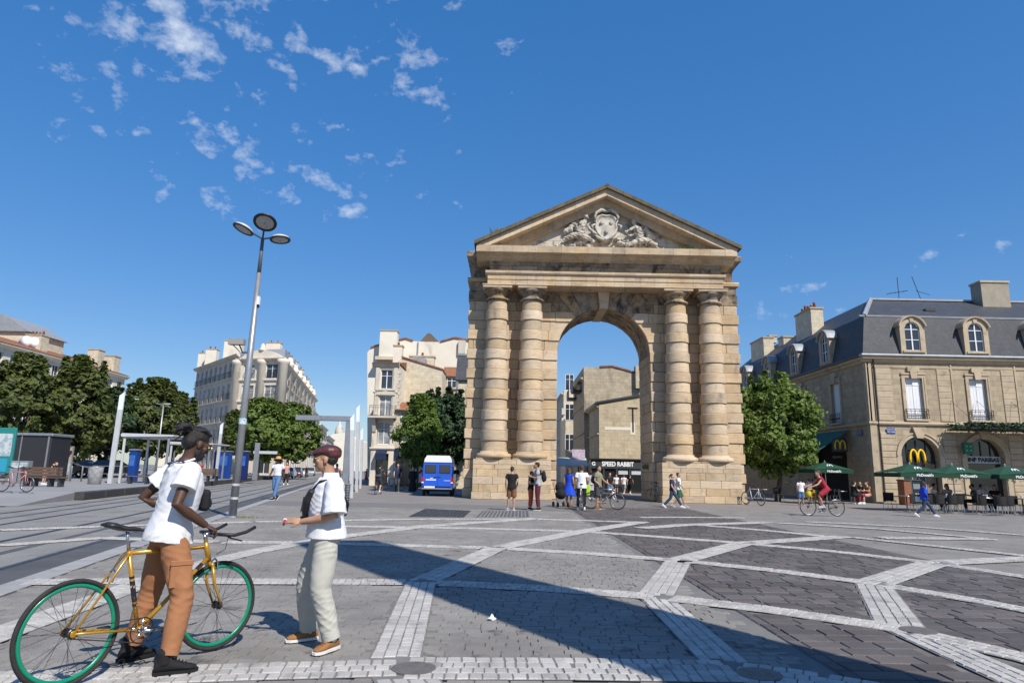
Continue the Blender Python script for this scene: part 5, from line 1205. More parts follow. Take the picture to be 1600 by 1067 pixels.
def make_tree(name, label, loc, H_, zc, rx, rz, nclump, leaf, mleaf, seed, spiky=0., trunk=.16, lean=(0, 0), per=34, flat=.0):
    """trunk with limbs; crown of leaf-sized faces gathered in clumps between crown base zc and top H_"""
    rnd = random.Random(seed); t = thing(name, label, 'tree', loc, group='trees of the square')
    b = MB(); cz = (H_ + zc) / 2; top = Vector((lean[0], lean[1], zc + (H_ - zc) * .55))
    tr = [Vector((0, 0, -.1)), Vector((lean[0] * .2 + .03, lean[1] * .2, zc * .5)), Vector((lean[0] * .5, lean[1] * .5, zc)), top]
    b.tube(tr, [trunk * 1.25, trunk, trunk * .85, trunk * .3], 9)
    clumps = []
    for k in range(nclump):
        for _ in range(30):
            u = Vector((rnd.gauss(0, 1), rnd.gauss(0, 1), rnd.gauss(0, 1))).normalized(); r = rnd.uniform(.45, 1.0) ** .55
            wob = 1 + .16 * math.sin(3 * math.atan2(u.y, u.x) + seed) + .13 * math.sin(5 * u.z + 2.1 * seed + 2 * u.x)
            taper = 1 - .5 * spiky * max(0, u.z * r)
            p = Vector((u.x * rx * r * wob * taper, u.y * rx * r * wob * taper, cz + u.z * (H_ - zc) / 2 * r * (1 + .1 * spiky * rnd.uniform(-1, 1))))
            if p.z > zc - .3: break
        clumps.append((p, rnd.uniform(.28, .52) * rz, u))
    for k in range(int(22 * spiky)):                 # shoots that break the outline at the top
        a = rnd.uniform(0, 6.28); rr = rnd.uniform(0, .75) * rx; base = Vector((rr * math.cos(a), rr * math.sin(a), cz + (H_ - cz) * math.sqrt(max(0, 1 - (rr / rx) ** 2)) * .8))
        for q in range(4): clumps.append((base + Vector((rnd.uniform(-.1, .1), rnd.uniform(-.1, .1), q * .38)), .34 * rz * (1 - q * .18), Vector((0, 0, 1))))
    # limbs reach towards a share of the clumps
    for k in range(0, len(clumps), max(1, len(clumps) // 16)):
        p = clumps[k][0]; s_ = tr[2].lerp(top, rnd.uniform(0, .8)); mid_ = s_.lerp(p, .5) + Vector((0, 0, -.15))
        b.tube([s_, mid_, p], [trunk * .38, trunk * .25, trunk * .08], 5)
    b.build('trunk', M_bark, t, True)
    V = []; Fc = []
    for p, cr, u in clumps:
        for i in range(per):
            o = Vector((rnd.gauss(0, .5), rnd.gauss(0, .5), rnd.gauss(0, .42))) * cr; c = p + o
            n_ = (o.normalized() * .7 + u * .5 + Vector((rnd.uniform(-.7, .7), rnd.uniform(-.7, .7), rnd.uniform(-.2, .9)))).normalized()
            a = Vector((rnd.uniform(-1, 1), rnd.uniform(-1, 1), rnd.uniform(-1, .3))); a = (a - n_ * a.dot(n_)).normalized(); w = n_.cross(a); s_ = leaf * rnd.uniform(.7, 1.35)
            k0 = len(V); V += [c - a * s_, c + w * s_ * .55 - a * s_ * .1 + n_ * s_ * .12, c + a * s_, c - w * s_ * .55 - a * s_ * .1 + n_ * s_ * .12]; Fc.append((k0, k0 + 1, k0 + 2, k0 + 3))
    m = MB(); m.v = [tuple(v) for v in V]; m.f = Fc; m.mi = [0] * len(Fc)
    m.build('crown', mleaf, t); return t
def at(px, Y, z=0.): v = P(px, 740, Y); return (v.x, Y, z)
make_tree('lime_tree', 'round bright green tree in front of the mansard house, right of the gate', (17.0, 43.2, 0), 7.75, 1.5, 2.75, .95, 430, .145, M_leaf, 11, .35, .17, (.5, 0), 46)
make_tree('plane_tree', 'yellowish dark tree at the far left edge behind the bench', at(12, 49), 8.9, 1.7, 3.2, 1.0, 300, .20, M_leaf_d, 21, .8, .2, per=40)
make_tree('plane_tree', 'tall dense dark tree behind the left tram shelter posts', at(102, 53), 9.5, 1.7, 3.4, 1.0, 330, .20, M_leaf_d, 22, 1., .22, per=40)
make_tree('plane_tree', 'narrow dark tree partly hidden behind the white shelter pole', at(162, 60), 7.6, 2.0, 2.8, .9, 210, .21, M_leaf_vd, 23, 1., .2, per=36)
make_tree('plane_tree', 'pointed green tree behind the tram shelter roof', at(226, 64), 9.2, 2.2, 3.2, .95, 270, .21, M_leaf_d, 24, 1.2, .2, per=38)
make_tree('plane_tree', 'small green tree right of the shelter, left of the bun wearer', at(264, 74), 8.9, 2.2, 2.7, .9, 190, .22, M_leaf_d, 25, 1., .2, per=34)
make_tree('plane_tree', 'leftmost tree fragment behind the green map panel', at(-60, 58), 9.2, 2.3, 3.4, 1.1, 260, .23, M_leaf_vd, 26, .8, .2, per=34)
make_tree('lime_tree', 'left one of the bushy trees in front of the boulevard block', at(402, 78), 8.8, 2.2, 3.5, .95, 270, .23, M_leaf, 31, 1., .2, per=38)
make_tree('lime_tree', 'right one of the bushy trees in front of the boulevard block', at(448, 84), 8.9, 2.2, 3.7, .95, 290, .23, M_leaf, 32, 1., .2, per=38)
make_tree('lime_tree', 'small tree behind the two boulevard trees', at(372, 92), 8.6, 2.8, 2.8, 1.0, 160, .25, M_leaf_d, 33, 1., .2, per=34)
make_tree('young_lime_tree', 'bright yellow green young tree left of the blue van', at(652, 53), 6.7, 1.7, 1.75, .8, 210, .13, M_leaf_b, 41, 1., .1, per=42)
make_tree('dark_lime_tree', 'dark green tree behind the blue van next to the gate', at(695, 57), 7.9, 1.9, 2.9, .95, 330, .16, M_leaf_vd, 42, .8, .15, per=42)
# ------------------------------------------------------------------ bicycles
M_tyre = mat('tyre_rubber', (.022, .020, .020), (.035, .030, .028), rough=.85, scale=20)
M_chrome = mat('chrome', (.62, .62, .62), rough=.22, metal=1.)
M_alu = mat('aluminium', (.5, .5, .5), (.4, .4, .4), rough=.35, metal=.9, scale=12)
M_greenrim = mat('green_rim', (.0, .22, .12), rough=.28, spec=.6, coat=.4)
M_gold = mat('gold_paint', (.50, .27, .018), (.44, .22, .015), rough=.25, spec=.6, coat=.6, metal=.35, scale=3)
M_decal = mat('frame_decal', (.02, .02, .025), (.55, .5, .35), rough=.4, scale=32, lo=.58, hi=.60)
M_spoke = mat('spoke_steel', (.10, .10, .10), rough=.4, metal=.8)
def bicycle(label, loc, rz, paint, rim, detail=1, geo=None, steer=0., group='bicycles', bars='bull', scale=1., basket=False):
    g = dict(R=.352, wb=1.18, bb=(.50, .285), st=(.356, .858), sp=(.324, .985), sr=(.146, 1.055), sf=(.453, 1.003), ht=(1.008, .869), hb=(1.058, .715), tt=(.99, .83), dt=(1.04, .735), stem=(.99, .93))
    if geo: g.update(geo)
    t = thing('bicycle', label, 'bicycle', loc, rz, group); t.scale = (scale,) * 3
    Rw = g['R']; nn = 48 if detail else 26; v3 = lambda p, y=0.: (p[0], y, p[1])
    def wheel(cx, ang):
        w = thing('wheel', '', ''); del w['label'], w['category']; w.parent = t; w.location = (cx, 0, Rw); w.rotation_euler.z = ang
        MB().torus((0, 0, 0), Rw - .016, .0165, (0, 1, 0), nn, 8).build('tyre', M_tyre, w, True)
        if rim: MB().torus((0, 0, 0), Rw - .044, .016 if detail else .012, (0, 1, 0), nn, 6, rz=.011).build('rim', rim, w, True)
        s = MB(); ns = 28 if detail else 12
        for k in range(ns):
            a = 2 * math.pi * k / ns; o = (.42 if k % 4 < 2 else -.42); sd = .028 if k % 2 else -.028
            s.tube([(.02 * math.cos(a + o * 3), sd, .02 * math.sin(a + o * 3)), ((Rw - .055) * math.cos(a + o * .2), 0, (Rw - .055) * math.sin(a + o * .2))], .0016 if detail else .003, 3, False)
        s.build('spokes', M_spoke, w)
        MB().tube([(0, -.05, 0), (0, .05, 0)], .016, 8).tube([(0, -.032, 0), (0, -.026, 0)], .032, 10).tube([(0, .026, 0), (0, .032, 0)], .032, 10).build('hub', M_black, w)
        return w
    wheel(0, 0); wheel(g['wb'], steer)
    f = MB(); bb, st, tt, dt = g['bb'], g['st'], g['tt'], g['dt']; r_ = .0165 if detail else .02
    f.tube([v3(bb), v3(st)], r_, 10); f.tube([v3((st[0], st[1] - .018)), v3(tt)], r_ * .95, 10); f.tube([v3(bb), v3(dt)], r_ * 1.05, 10); f.tube([v3(g['hb']), v3(g['ht'])], r_ * 1.25, 10)
    for y in (-.062, .062):
        f.tube([(0, y, Rw), (.18, y * .9, Rw - .02), (bb[0] - .05, y * .35, bb[1] + .005)], .009, 8); f.tube([(0, y, Rw), (st[0] - .03, y * .45, st[1] - .05), (st[0], y * .25, st[1] - .02)], .008, 8)
    f.tube([(bb[0], -.04, bb[1]), (bb[0], .04, bb[1])], .024, 10)
    for y in (-.062, .062): f.ell((0, y, Rw), (.025, .006, .025), None, 8, 6)
    f.build('frame', paint, t, True)
    k = MB(); ft = (g['wb'] - .02, Rw); cr = (g['hb'][0] + .012, g['hb'][1] - .03); ca, sa = math.cos(steer), math.sin(steer)
    for y in (-.05, .05):
        k.tube([(cr[0], y * .7, cr[1]), (cr[0] + .03, y, cr[1] - .16), (g['wb'] - .045, y, Rw + .10), (g['wb'], y, Rw)], [.013, .012, .010, .008], 8)
    k.tube([(cr[0], -.045, cr[1]), (cr[0], .045, cr[1])], .016, 8).tube([v3(g['hb']), v3(cr)], .016, 8); k.build('fork', paint, t, True)
    MB().tube([v3(st), v3((g['sp'][0], g['sp'][1] + .02))], .013, 10).build('seatpost', M_chrome, t, True)
    s = MB(); a, b_ = Vector(v3(g['sr'])), Vector(v3(g['sf'])); rings = []
    for q in range(9):
        u = q / 8; c = a.lerp(b_, u); wd = [.045, .072, .075, .062, .045, .030, .023, .020, .012][q]; th = [.012, .022, .026, .024, .021, .018, .016, .014, .006][q]; c.z += [.0, .004, .0, -.006, -.008, -.006, -.003, -.001, -.004][q]
        rings.append([c + Vector((0, wd * math.cos(2 * math.pi * j / 10), th * math.sin(2 * math.pi * j / 10) - (.012 if abs(math.cos(2 * math.pi * j / 10)) > .9 else 0))) for j in range(10)])
    s.loft(rings).build('saddle', mat('saddle_black', (.02, .02, .024), rough=.45), t, True)
    if detail: MB().tube([(g['sr'][0] + .06, .02, g['sr'][1] - .03), (g['sp'][0], .018, g['sp'][1] + .015), (g['sf'][0] - .08, .02, g['sf'][1] - .02)], .0035, 5).tube([(g['sr'][0] + .06, -.02, g['sr'][1] - .03), (g['sp'][0], -.018, g['sp'][1] + .015), (g['sf'][0] - .08, -.02, g['sf'][1] - .02)], .0035, 5).build('saddle_rail', M_chrome, t)
    stm = Vector(v3(g['stem'])); fw = Vector((ca, sa, 0)); lf = Vector((-sa, ca, 0)); c0 = stm + fw * .055 + Vector((0, 0, .005))
    MB().tube([v3(g['ht']), stm], .013, 8).tube([stm, c0], .015, 8).build('stem', M_chrome, t, True)
    hb = MB(); lv = MB()
    for y in (-1, 1):
        if bars == 'bull': pts = [c0, c0 + lf * y * .10, c0 + lf * y * .185 + fw * .02 + Vector((0, 0, .0)), c0 + lf * y * .205 + fw * .09 + Vector((0, 0, -.005)), c0 + lf * y * .21 + fw * .19 + Vector((0, 0, .015)), c0 + lf * y * .212 + fw * .27 + Vector((0, 0, .05))]
        else: pts = [c0, c0 + lf * y * .12 + Vector((0, 0, .05)), c0 + lf * y * .22 - fw * .02 + Vector((0, 0, .07)), c0 + lf * y * .27 - fw * .16 + Vector((0, 0, .06))]
        hb.tube(pts, .014 if detail else .017, 8)
        lv.tube([pts[2], pts[2] + fw * .05 + Vector((0, 0, -.03)), pts[2] + fw * .14 + lf * y * .02 + Vector((0, 0, -.055))], [.010, .007, .006], 6)
    hb.build('handlebar', M_black, t, True)
    if detail: lv.build('brake_lever', M_black, t, True)
    cy = -.052; c = MB(); c.torus((bb[0], cy, bb[1]), .088, .005, (0, 1, 0), 36, 5)
    c.build('chainring', M_black, t)
    sp = MB()
    for q in range(5):
        a = 2 * math.pi * q / 5 + .3; sp.tube([(bb[0], cy, bb[1]), (bb[0] + .086 * math.cos(a), cy, bb[1] + .086 * math.sin(a))], [.013, .007], 6)
    ce = (bb[0] + .165, cy - .03, bb[1] - .02); sp.tube([(bb[0], cy - .02, bb[1]), ce], [.013, .009], 7); sp.tube([(bb[0], .06, bb[1]), (bb[0] - .165, .075, bb[1] + .02)], [.013, .009], 7); sp.build('crank', M_chrome if detail else M_alu, t, True)
    MB().cbox(ce[0] - .045, ce[0] + .045, ce[1] - .10, ce[1] - .01, ce[2] - .012, ce[2] + .012, .006).build('pedal', M_black, t); MB().cbox(bb[0] - .21, bb[0] - .12, .08, .17, bb[1] + .008, bb[1] + .032, .006).build('pedal', M_black, t)
    ch = MB().tube([(0, cy, Rw + .03), (bb[0], cy, bb[1] + .088)], .004, 4).tube([(0, cy, Rw - .03), (bb[0], cy, bb[1] - .088)], .004, 4).torus((0, cy, Rw), .030, .006, (0, 1, 0), 14, 4); ch.build('chain', M_spoke, t)
    if detail:
        for (x, z, sg) in ((.255, .70, -1), (cr[0] + .045, cr[1] - .0, 1)):
            MB().tube([(x, -.035, z + .02), (x, 0, z + .045), (x, .035, z + .02)], .007, 6).tube([(x, -.035, z + .02), (x + sg * .012, -.03, z - .05)], .006, 5).tube([(x, .035, z + .02), (x + sg * .012, .03, z - .05)], .006, 5).build('brake', M_chrome, t)
        d = MB()
        for u0, u1 in ((.30, .33), (.36, .62), (.65, .68)):
            p0, p1 = Vector(v3(bb)).lerp(Vector(v3(st)), u0), Vector(v3(bb)).lerp(Vector(v3(st)), u1); d.tube([p0, p1], r_ + .0012, 12, False)
        d.build('seat_tube_decal', M_decal, t)
        MB().tube([c0 + fw * .06 + lf * -.17, c0 + Vector((.06, -.12, -.12)), (cr[0] + .03, -.03, cr[1] + .08)], .0028, 5).tube([st and (st[0] + .1, .0, st[1] + .012), (st[0] + .02, .0, st[1] + .022), (st[0] - .05, 0, st[1] - .03), (.26, 0, .75)], .003, 5).tube([c0 + fw * .06 + lf * .17, c0 + Vector((.05, .06, -.14)), (tt[0] - .05, .01, tt[1])], .0028, 5).build('brake_cable', M_black, t)
    if basket:
        MB().box(c0.x + .05, c0.x + .30, -.16, .16, c0.z - .22, c0.z - .20).box(c0.x + .05, c0.x + .07, -.16, .16, c0.z - .22, c0.z).box(c0.x + .28, c0.x + .30, -.16, .16, c0.z - .22, c0.z).box(c0.x + .05, c0.x + .30, -.16, -.14, c0.z - .22, c0.z).box(c0.x + .05, c0.x + .30, .14, .16, c0.z - .22, c0.z).build('basket', basket, t)
    return t
BK = R(62.78)
bicycle('gold framed bicycle with bright green rims straddled by the bun wearer', (-2.975, 4.83, .012), R(61.5), M_gold, M_greenrim, 1, steer=R(-7), group='foreground bicycle')
# ------------------------------------------------------------------ people: one skin each, clothes as children
M_skin_d = mat('skin_dark', (.085, .042, .026), (.065, .032, .020), rough=.55, scale=12, spec=.35)
M_skin_l = mat('skin_light', (.55, .33, .225), (.48, .27, .18), rough=.5, scale=12)
M_skin_t = mat('skin_tan', (.42, .24, .155), (.36, .20, .125), rough=.5, scale=12)
M_hair_b = mat('hair_black', (.010, .008, .008), (.022, .018, .016), rough=.5, scale=60, bump=.5, bscale=120)
M_hair_br = mat('hair_brown', (.05, .028, .016), (.08, .045, .026), rough=.5, scale=50, bump=.4, bscale=120)
def cloth(name, c, c2=None, rough=.85, scale=6): return mat(name, c, c2 or tuple(x * .88 for x in c), rough=rough, scale=scale)
C_white = cloth('cotton_white', (.73, .73, .745)); C_rust = cloth('cotton_rust', (.33, .145, .065)); C_pale = cloth('cotton_sage_grey', (.44, .435, .385)); C_black = cloth('cloth_black', (.010, .010, .012)); C_navy = cloth('cloth_navy', (.025, .035, .085))
C_jean = cloth('denim', (.10, .19, .36), (.07, .14, .28)); C_djean = cloth('dark_denim', (.03, .055, .11)); C_blue = cloth('cloth_bright_blue', (.01, .06, .55)); C_red = cloth('cloth_red', (.35, .02, .04)); C_burg = cloth('cloth_burgundy', (.10, .015, .03)); C_coral = cloth('cloth_coral', (.55, .10, .06))
C_brown = cloth('cloth_brown', (.19, .085, .045)); C_grey = cloth('cloth_grey', (.35, .37, .40)); C_olive = cloth('cloth_olive', (.22, .23, .15)); C_dgrey = cloth('cloth_dark_grey', (.055, .058, .065)); C_pink = cloth('cloth_pink', (.55, .28, .26)); C_green = cloth('cloth_green', (.03, .10, .05)); C_tan = cloth('suede_tan', (.30, .14, .042), (.22, .10, .032)); C_pattern = cloth('cloth_patterned', (.6, .58, .55), (.2, .2, .22), scale=40)
C_cap = mat('cap_leather', (.10, .022, .024), (.035, .03, .032), rough=.45, scale=14, lo=.45, hi=.55); C_straw = cloth('straw', (.52, .27, .11)); C_yel = cloth('cloth_yellow', (.6, .42, .02)); C_lime = cloth('cloth_lime', (.35, .6, .02))
M_sole = mat('sole_white', (.72, .72, .70), rough=.6); M_gold_w = mat('gold_wire', (.7, .5, .2), rough=.3, metal=1.)
def bez(a, b, c, n=5): return [a.lerp(b, t).lerp(b.lerp(c, t), t) for t in [k / (n - 1) for k in range(n)]]
DEF = dict(pel=(0, 0, .93), neck=(0, .01, 1.47), head=(0, -.02, 1.625), shL=(.185, .01, 1.41), shR=(-.185, .01, 1.41), elL=(.245, .04, 1.13), elR=(-.245, .04, 1.13), wrL=(.25, -.04, .89), wrR=(-.25, -.04, .89),
           hiL=(.095, 0, .90), hiR=(-.095, 0, .90), knL=(.10, -.01, .49), knR=(-.10, -.01, .49), anL=(.105, .03, .085), anR=(-.105, .03, .085))
POSES = dict(
 stand={}, relax=dict(knL=(.12, -.05, .49), anL=(.16, -.03, .085), elR=(-.25, .06, 1.14), wrR=(-.19, -.14, .96)),
 walk=dict(knL=(.09, -.16, .50), anL=(.09, -.30, .10), knR=(-.09, -.02, .48), anR=(-.09, .30, .13), elL=(.23, .14, 1.15), wrL=(.23, .10, .92), elR=(-.23, -.06, 1.14), wrR=(-.22, -.24, .97)),
 stride=dict(knL=(.09, -.24, .52), anL=(.09, -.46, .11), knR=(-.09, .10, .48), anR=(-.09, .44, .14), pel=(0, 0, .90), hiL=(.095, 0, .87), hiR=(-.095, 0, .87), elL=(.24, .10, 1.15), wrL=(.26, -.02, .93), elR=(-.24, .02, 1.14), wrR=(-.24, -.12, .92)),
 phone=dict(elR=(-.24, -.02, 1.14), wrR=(-.10, -.27, 1.22), elL=(.24, -.02, 1.14), wrL=(.08, -.27, 1.20), head=(0, -.06, 1.60), neck=(0, -.01, 1.46)),
 look=dict(head=(0, -.07, 1.60), neck=(0, -.02, 1.46), elL=(.24, -.01, 1.14), wrL=(.12, -.22, 1.0), elR=(-.24, .0, 1.14), wrR=(-.13, -.2, .98)),
 sit=dict(pel=(0, .05, .50), hiL=(.10, .03, .48), hiR=(-.10, .03, .48), knL=(.12, -.40, .50), knR=(-.12, -.40, .50), anL=(.12, -.38, .085), anR=(-.12, -.34, .085), neck=(0, .0, 1.02), head=(0, -.05, 1.175), shL=(.18, .01, .96), shR=(-.18, .01, .96), elL=(.25, -.10, .74), elR=(-.25, -.10, .74), wrL=(.12, -.32, .78), wrR=(-.12, -.32, .80)),
 cycle=dict(pel=(0, .08, 1.06), hiL=(.09, .06, 1.02), hiR=(-.09, .06, 1.02), knL=(.10, -.30, .80), anL=(.10, -.16, .42), knR=(-.10, -.22, .62), anR=(-.10, -.06, .22), neck=(0, -.20, 1.54), head=(0, -.25, 1.69), shL=(.18, -.18, 1.47), shR=(-.18, -.18, 1.47), elL=(.24, -.38, 1.26), elR=(-.24, -.38, 1.26), wrL=(.24, -.62, 1.16), wrR=(-.24, -.62, 1.16)),
 bend=dict(neck=(0, -.42, 1.22), head=(0, -.54, 1.28), shL=(.18, -.38, 1.17), shR=(-.18, -.38, 1.17), elL=(.2, -.45, .9), elR=(-.2, -.45, .9), wrL=(.15, -.5, .66), wrR=(-.15, -.5, .66)))
def folds(me, amp, seed, sc=1.):
    """cloth folds: push the skin along its normals"""
    n = len(me.vertices); co = np.empty(n * 3); no = np.empty(n * 3); me.vertices.foreach_get('co', co); me.vertex_normals.foreach_get('vector', no); co = co.reshape(-1, 3); no = no.reshape(-1, 3)
    x, y, z = (co * sc).T; s = seed
    rdg = lambda a: 1 - 2 * np.abs(np.sin(a))
    f = rdg(19 * z + 9 * x + 2.2 * np.sin(9 * y + 5 * z + s) + s) * .5 + rdg(15 * x - 22 * z + 8 * y + 2.5 * np.sin(11 * z + 2 * s)) * .45 + np.sin(31 * y + 17 * z + 3 * np.sin(13 * x)) * .35 + rdg(34 * z - 21 * y + 27 * x + 2 * np.sin(8 * x + 6 * z)) * .25 + np.sin(9 * z + 7 * x - 8 * y + s) * .25
    f *= .6 + .4 * np.sin(6 * z + 5 * x + s)
    me.vertices.foreach_set('co', (co + no * (f * amp)[:, None]).ravel()); me.update()
def person(label, loc, rz, h=1.75, pose='stand', J=None, skin_m=M_skin_l, top=None, bottom=None, shoes=None, hair=None, fat=1., near=False, yaw=0., pitch=0., footyaw=(0., 0.), group='passers-by', fem=False):
    """top: (mat, sleeve share of the arm 0..2, hem z, looseness); bottom: (kind, mat, end share 0..2, looseness); hair: (mat, style)"""
    q = {k: Vector(v) for k, v in DEF.items()}; q.update({k: Vector(v) for k, v in POSES[pose].items()}); q.update({k: Vector(v) for k, v in (J or {}).items() if k in DEF})
    t = thing('person', label, 'person', loc, rz, group); s = h / 1.75; t.scale = (s, s, s); vx = .0065 if near else .02; it = 2 if near else 1
    HM = Matrix.Rotation(yaw, 3, 'Z') @ Matrix.Rotation(pitch, 3, 'X'); hc = q['head']
    up = (q['neck'] - q['pel']).normalized(); fwd = (Vector((0, -1, 0)) - up * up.dot(Vector((0, -1, 0)))).normalized(); lat = up.cross(fwd) * -1; lat = Vector((1, 0, 0)) if lat.x >= 0 else Vector((1, 0, 0))
    Ls = (q['neck'] - q['pel']).length
    def tring(u, rx, ry, off=0., n=36):
        c = q['pel'].lerp(q['neck'], u) + fwd * off; return [c + lat * rx * math.cos(2 * math.pi * k / n) + fwd * ry * math.sin(2 * math.pi * k / n) for k in range(n)]
    sw = .93 if fem else 1.
    def torso(b, m, u0=-.10, u1=1.0, loose=0.):
        prof = [(-.6, .165, .12, -.005), (-.12, .158, .115, -.005), (-.02, .158, .112, -.01), (.12, .150, .105, -.005), (.30, .132 if fem else .14, .098, .005), (.5, .145 if fem else .155, .108, .01), (.70, .165 * sw, .118, .012), (.86, .172 * sw, .105, .0), (.95, .135 * sw, .085, -.01), (1.0, .075, .065, -.005), (1.06, .058, .058, 0)]
        us = sorted(set([u0, u1] + [p[0] for p in prof if u0 < p[0] < u1])); rings = []
        for u in us:
            k = max(i for i in range(len(prof)) if prof[i][0] <= u + 1e-6); k2 = min(k + 1, len(prof) - 1); f = 0 if k == k2 else (u - prof[k][0]) / (prof[k2][0] - prof[k][0])
            rx, ry, of = [prof[k][j] + (prof[k2][j] - prof[k][j]) * f for j in (1, 2, 3)]
            lo = loose * max(0., 1 - u) ** .7
            rings.append(tring(u, (rx * fat + m + lo), (ry * fat + m + lo), of))
        b.loft(rings)
    # --- body skin
    b = MB(); torso(b, -.006, -.1, 1.06)
    b.tube([q['neck'] + Vector((0, .005, -.05)), q['neck'].lerp(hc, .45), hc + HM @ Vector((0, .02, -.02))], [.062, .056, .055], 12)
    def hp(x, y, z): return hc + HM @ Vector((x, y, z))
    b.ell(hp(0, .015, .035), (.076, .096, .088), HM); b.ell(hp(0, -.028, -.035), (.062, .066, .082), HM); b.ell(hp(0, -.066, -.092), (.030, .028, .024), HM); b.ell(hp(0, -.05, .0), (.058, .05, .05), HM)
    b.ell(hp(0, -.100, -.022), (.013, .020, .020), HM); b.tube([hp(0, -.090, .022), hp(0, -.108, -.018)], [.008, .013], 8); b.ell(hp(0, -.088, -.062), (.024, .012, .011), HM); b.ell(hp(0, -.088, .030), (.050, .014, .012), HM)
    for sx in (-1, 1): b.ell(hp(sx * .074, .006, -.012), (.012, .020, .031), HM); b.ell(hp(sx * .045, -.062, -.02), (.022, .022, .024), HM)
    for sd in 'LR':
        sh, el, wr = q['sh' + sd], q['el' + sd], q['wr' + sd]; hi, kn, an = q['hi' + sd], q['kn' + sd], q['an' + sd]
        b.tube([sh, sh.lerp(el, .35), el, el.lerp(wr, .35), wr], [(.050) * fat, .047 * fat, .039, .041, .027], 10); b.ell(sh, .055 * fat)
        b.tube([hi + Vector((0, 0, .03)), hi.lerp(kn, .4), kn, kn.lerp(an, .32) + Vector((0, .008, 0)), an], [.086 * fat, .078 * fat, .055, .056, .036], 10)
        # hand: palm, four bent fingers of unequal length, thumb from the side of the palm
        d = (wr - el).normalized(); hd = (J or {}).get('hd' + sd); d = Vector(hd).normalized() if hd else d
        inw = Vector((-1 if sd == 'L' else 1, 0, 0)); pn = inw - d * inw.dot(d); pn = pn.normalized() if pn.length > .05 else Vector((0, 0, -1)); pv = (J or {}).get('pn' + sd)
        if pv: pn = Vector(pv); pn = (pn - d * pn.dot(d)).normalized()
        w = d.cross(pn); w = w if (w.y < 0 or abs(w.y) < .2 and w.z > 0) else -w              # towards the thumb
        pc = wr + d * .05; ro = Matrix((w, pn, d)).transposed(); b.ell(pc, (.040, .016, .050), ro, 10, 7)
        curl = (J or {}).get('curl' + sd, .5); fr = .0088
        for k in range(4):
            base = wr + d * .085 + w * (.027 - .018 * k); L_ = (.070, .078, .072, .055)[k]
            d1 = (d * math.cos(curl * .8) + pn * math.sin(curl * .8)); d2 = (d * math.cos(curl * 1.9) + pn * math.sin(curl * 1.9)); p1 = base + d1 * L_ * .5; b.tube([base - d * .02, base, p1, p1 + d2 * L_ * .5], [fr, fr, fr * .95, fr * .75], 6)
        tb = wr + d * .03 + w * .034; td = (d * .75 + w * .55 + pn * .35 * (1 + curl)).normalized(); b.tube([wr + d * .015 + w * .015, tb, tb + td * .035, tb + td * .035 + (d * .8 + pn * .5 * curl).normalized() * .028], [.014, .0115, .010, .008], 6)
    skin('body', b, skin_m, t, vx if near else .017, it)
    # --- clothes
    if top:
        m, slv, hem, loose = top; b = MB(); torso(b, .014, (hem - q['pel'].z) / Ls if hem is not None else -.1, .985, loose)
        for sd in 'LR':
            sh, el, wr = q['sh' + sd], q['el' + sd], q['wr' + sd]; b.ell(sh + Vector((0, 0, -.004)), .066 * fat)
            if slv > 0:
                pts = [sh + (Vector((0, 0, 0)) - Vector((sh.x * .35, 0, 0))), sh]; rd = [.062, .066 + loose * .3]
                if slv <= 1: pts += [sh.lerp(el, slv * .5), sh.lerp(el, slv)]; rd += [.064 + loose * .5, .062 + loose * .75]
                else: pts += [el, el.lerp(wr, slv - 1)]; rd += [.056 + loose * .4, .042 + loose * .3]
                b.tube(pts, [r * fat if i < 2 else r for i, r in enumerate(rd)], 24)
        o = skin('top', b, m, t, vx, it)
        if near: folds(o.data, .0055, 1.7, 1.5)
    if bottom:
        kind, m, end, loose = bottom; b = MB(); pz = q['pel'].z
        if kind in ('trousers', 'shorts'):
            b.loft([tring(-.16, .12 + loose * .5, .10), tring(-.08, .166 * fat + loose * .3, .122 * fat + loose * .3, -.012), tring(.04, .164 * fat, .118 * fat, -.008), tring(.22, .150 * fat, .110 * fat, .0)])
            for sd in 'LR':
                hi, kn, an = q['hi' + sd], q['kn' + sd], q['an' + sd]; pts = [hi + Vector((0, 0, .05)), hi.lerp(kn, .3)]; rd = [.098 * fat, .096 * fat + loose * .5]
                if end <= 1: pts += [hi.lerp(kn, end)]; rd += [.088 + loose]
                else: pts += [hi.lerp(kn, .7), kn, kn.lerp(an, min(.5, end - 1)), kn.lerp(an, end - 1)]; rd += [.084 + loose * .8, .070 + loose * .8, .066 + loose * .85, .050 + loose * .9]
                b.tube(pts, rd, 26)
        else:      # skirt or the lower half of a dress
            e = Vector((0, 0, end)); kc = (q['knL'] + q['knR']) / 2; c1 = Vector((kc.x * .6, kc.y * .6, end)) if pose != 'sit' else kc
            if pose in ('sit', 'cycle'):
                for sd in 'LR': b.tube([q['hi' + sd] + Vector((0, 0, .03)), q['hi' + sd].lerp(q['kn' + sd], .9)], [.12, .10], 12)
                b.loft([tring(-.12, .15, .12), tring(.22, .145, .11)])
            else:
                rings = [tring(.22, .142, .105), tring(.0, .175 * fat, .135 * fat)]
                n = 36; rings = [rings[0], rings[1]]
                for f_ in (.5, 1.):
                    c = q['pel'].lerp(c1, f_); rr = .18 + (loose - .18) * f_; rings.append([Vector((c.x + rr * math.cos(2 * math.pi * k / n) * (1 + .06 * math.cos(5 * 2 * math.pi * k / n) * f_), c.y - rr * .82 * math.sin(2 * math.pi * k / n) * (1 + .06 * math.cos(5 * 2 * math.pi * k / n) * f_), c.z)) for k in range(n)])
                b.loft(rings[::-1])
        o = skin('trousers' if kind == 'trousers' else ('shorts' if kind == 'shorts' else 'skirt'), b, m, t, vx, it)
        if near: folds(o.data, .0052, 4.1, 1.5)
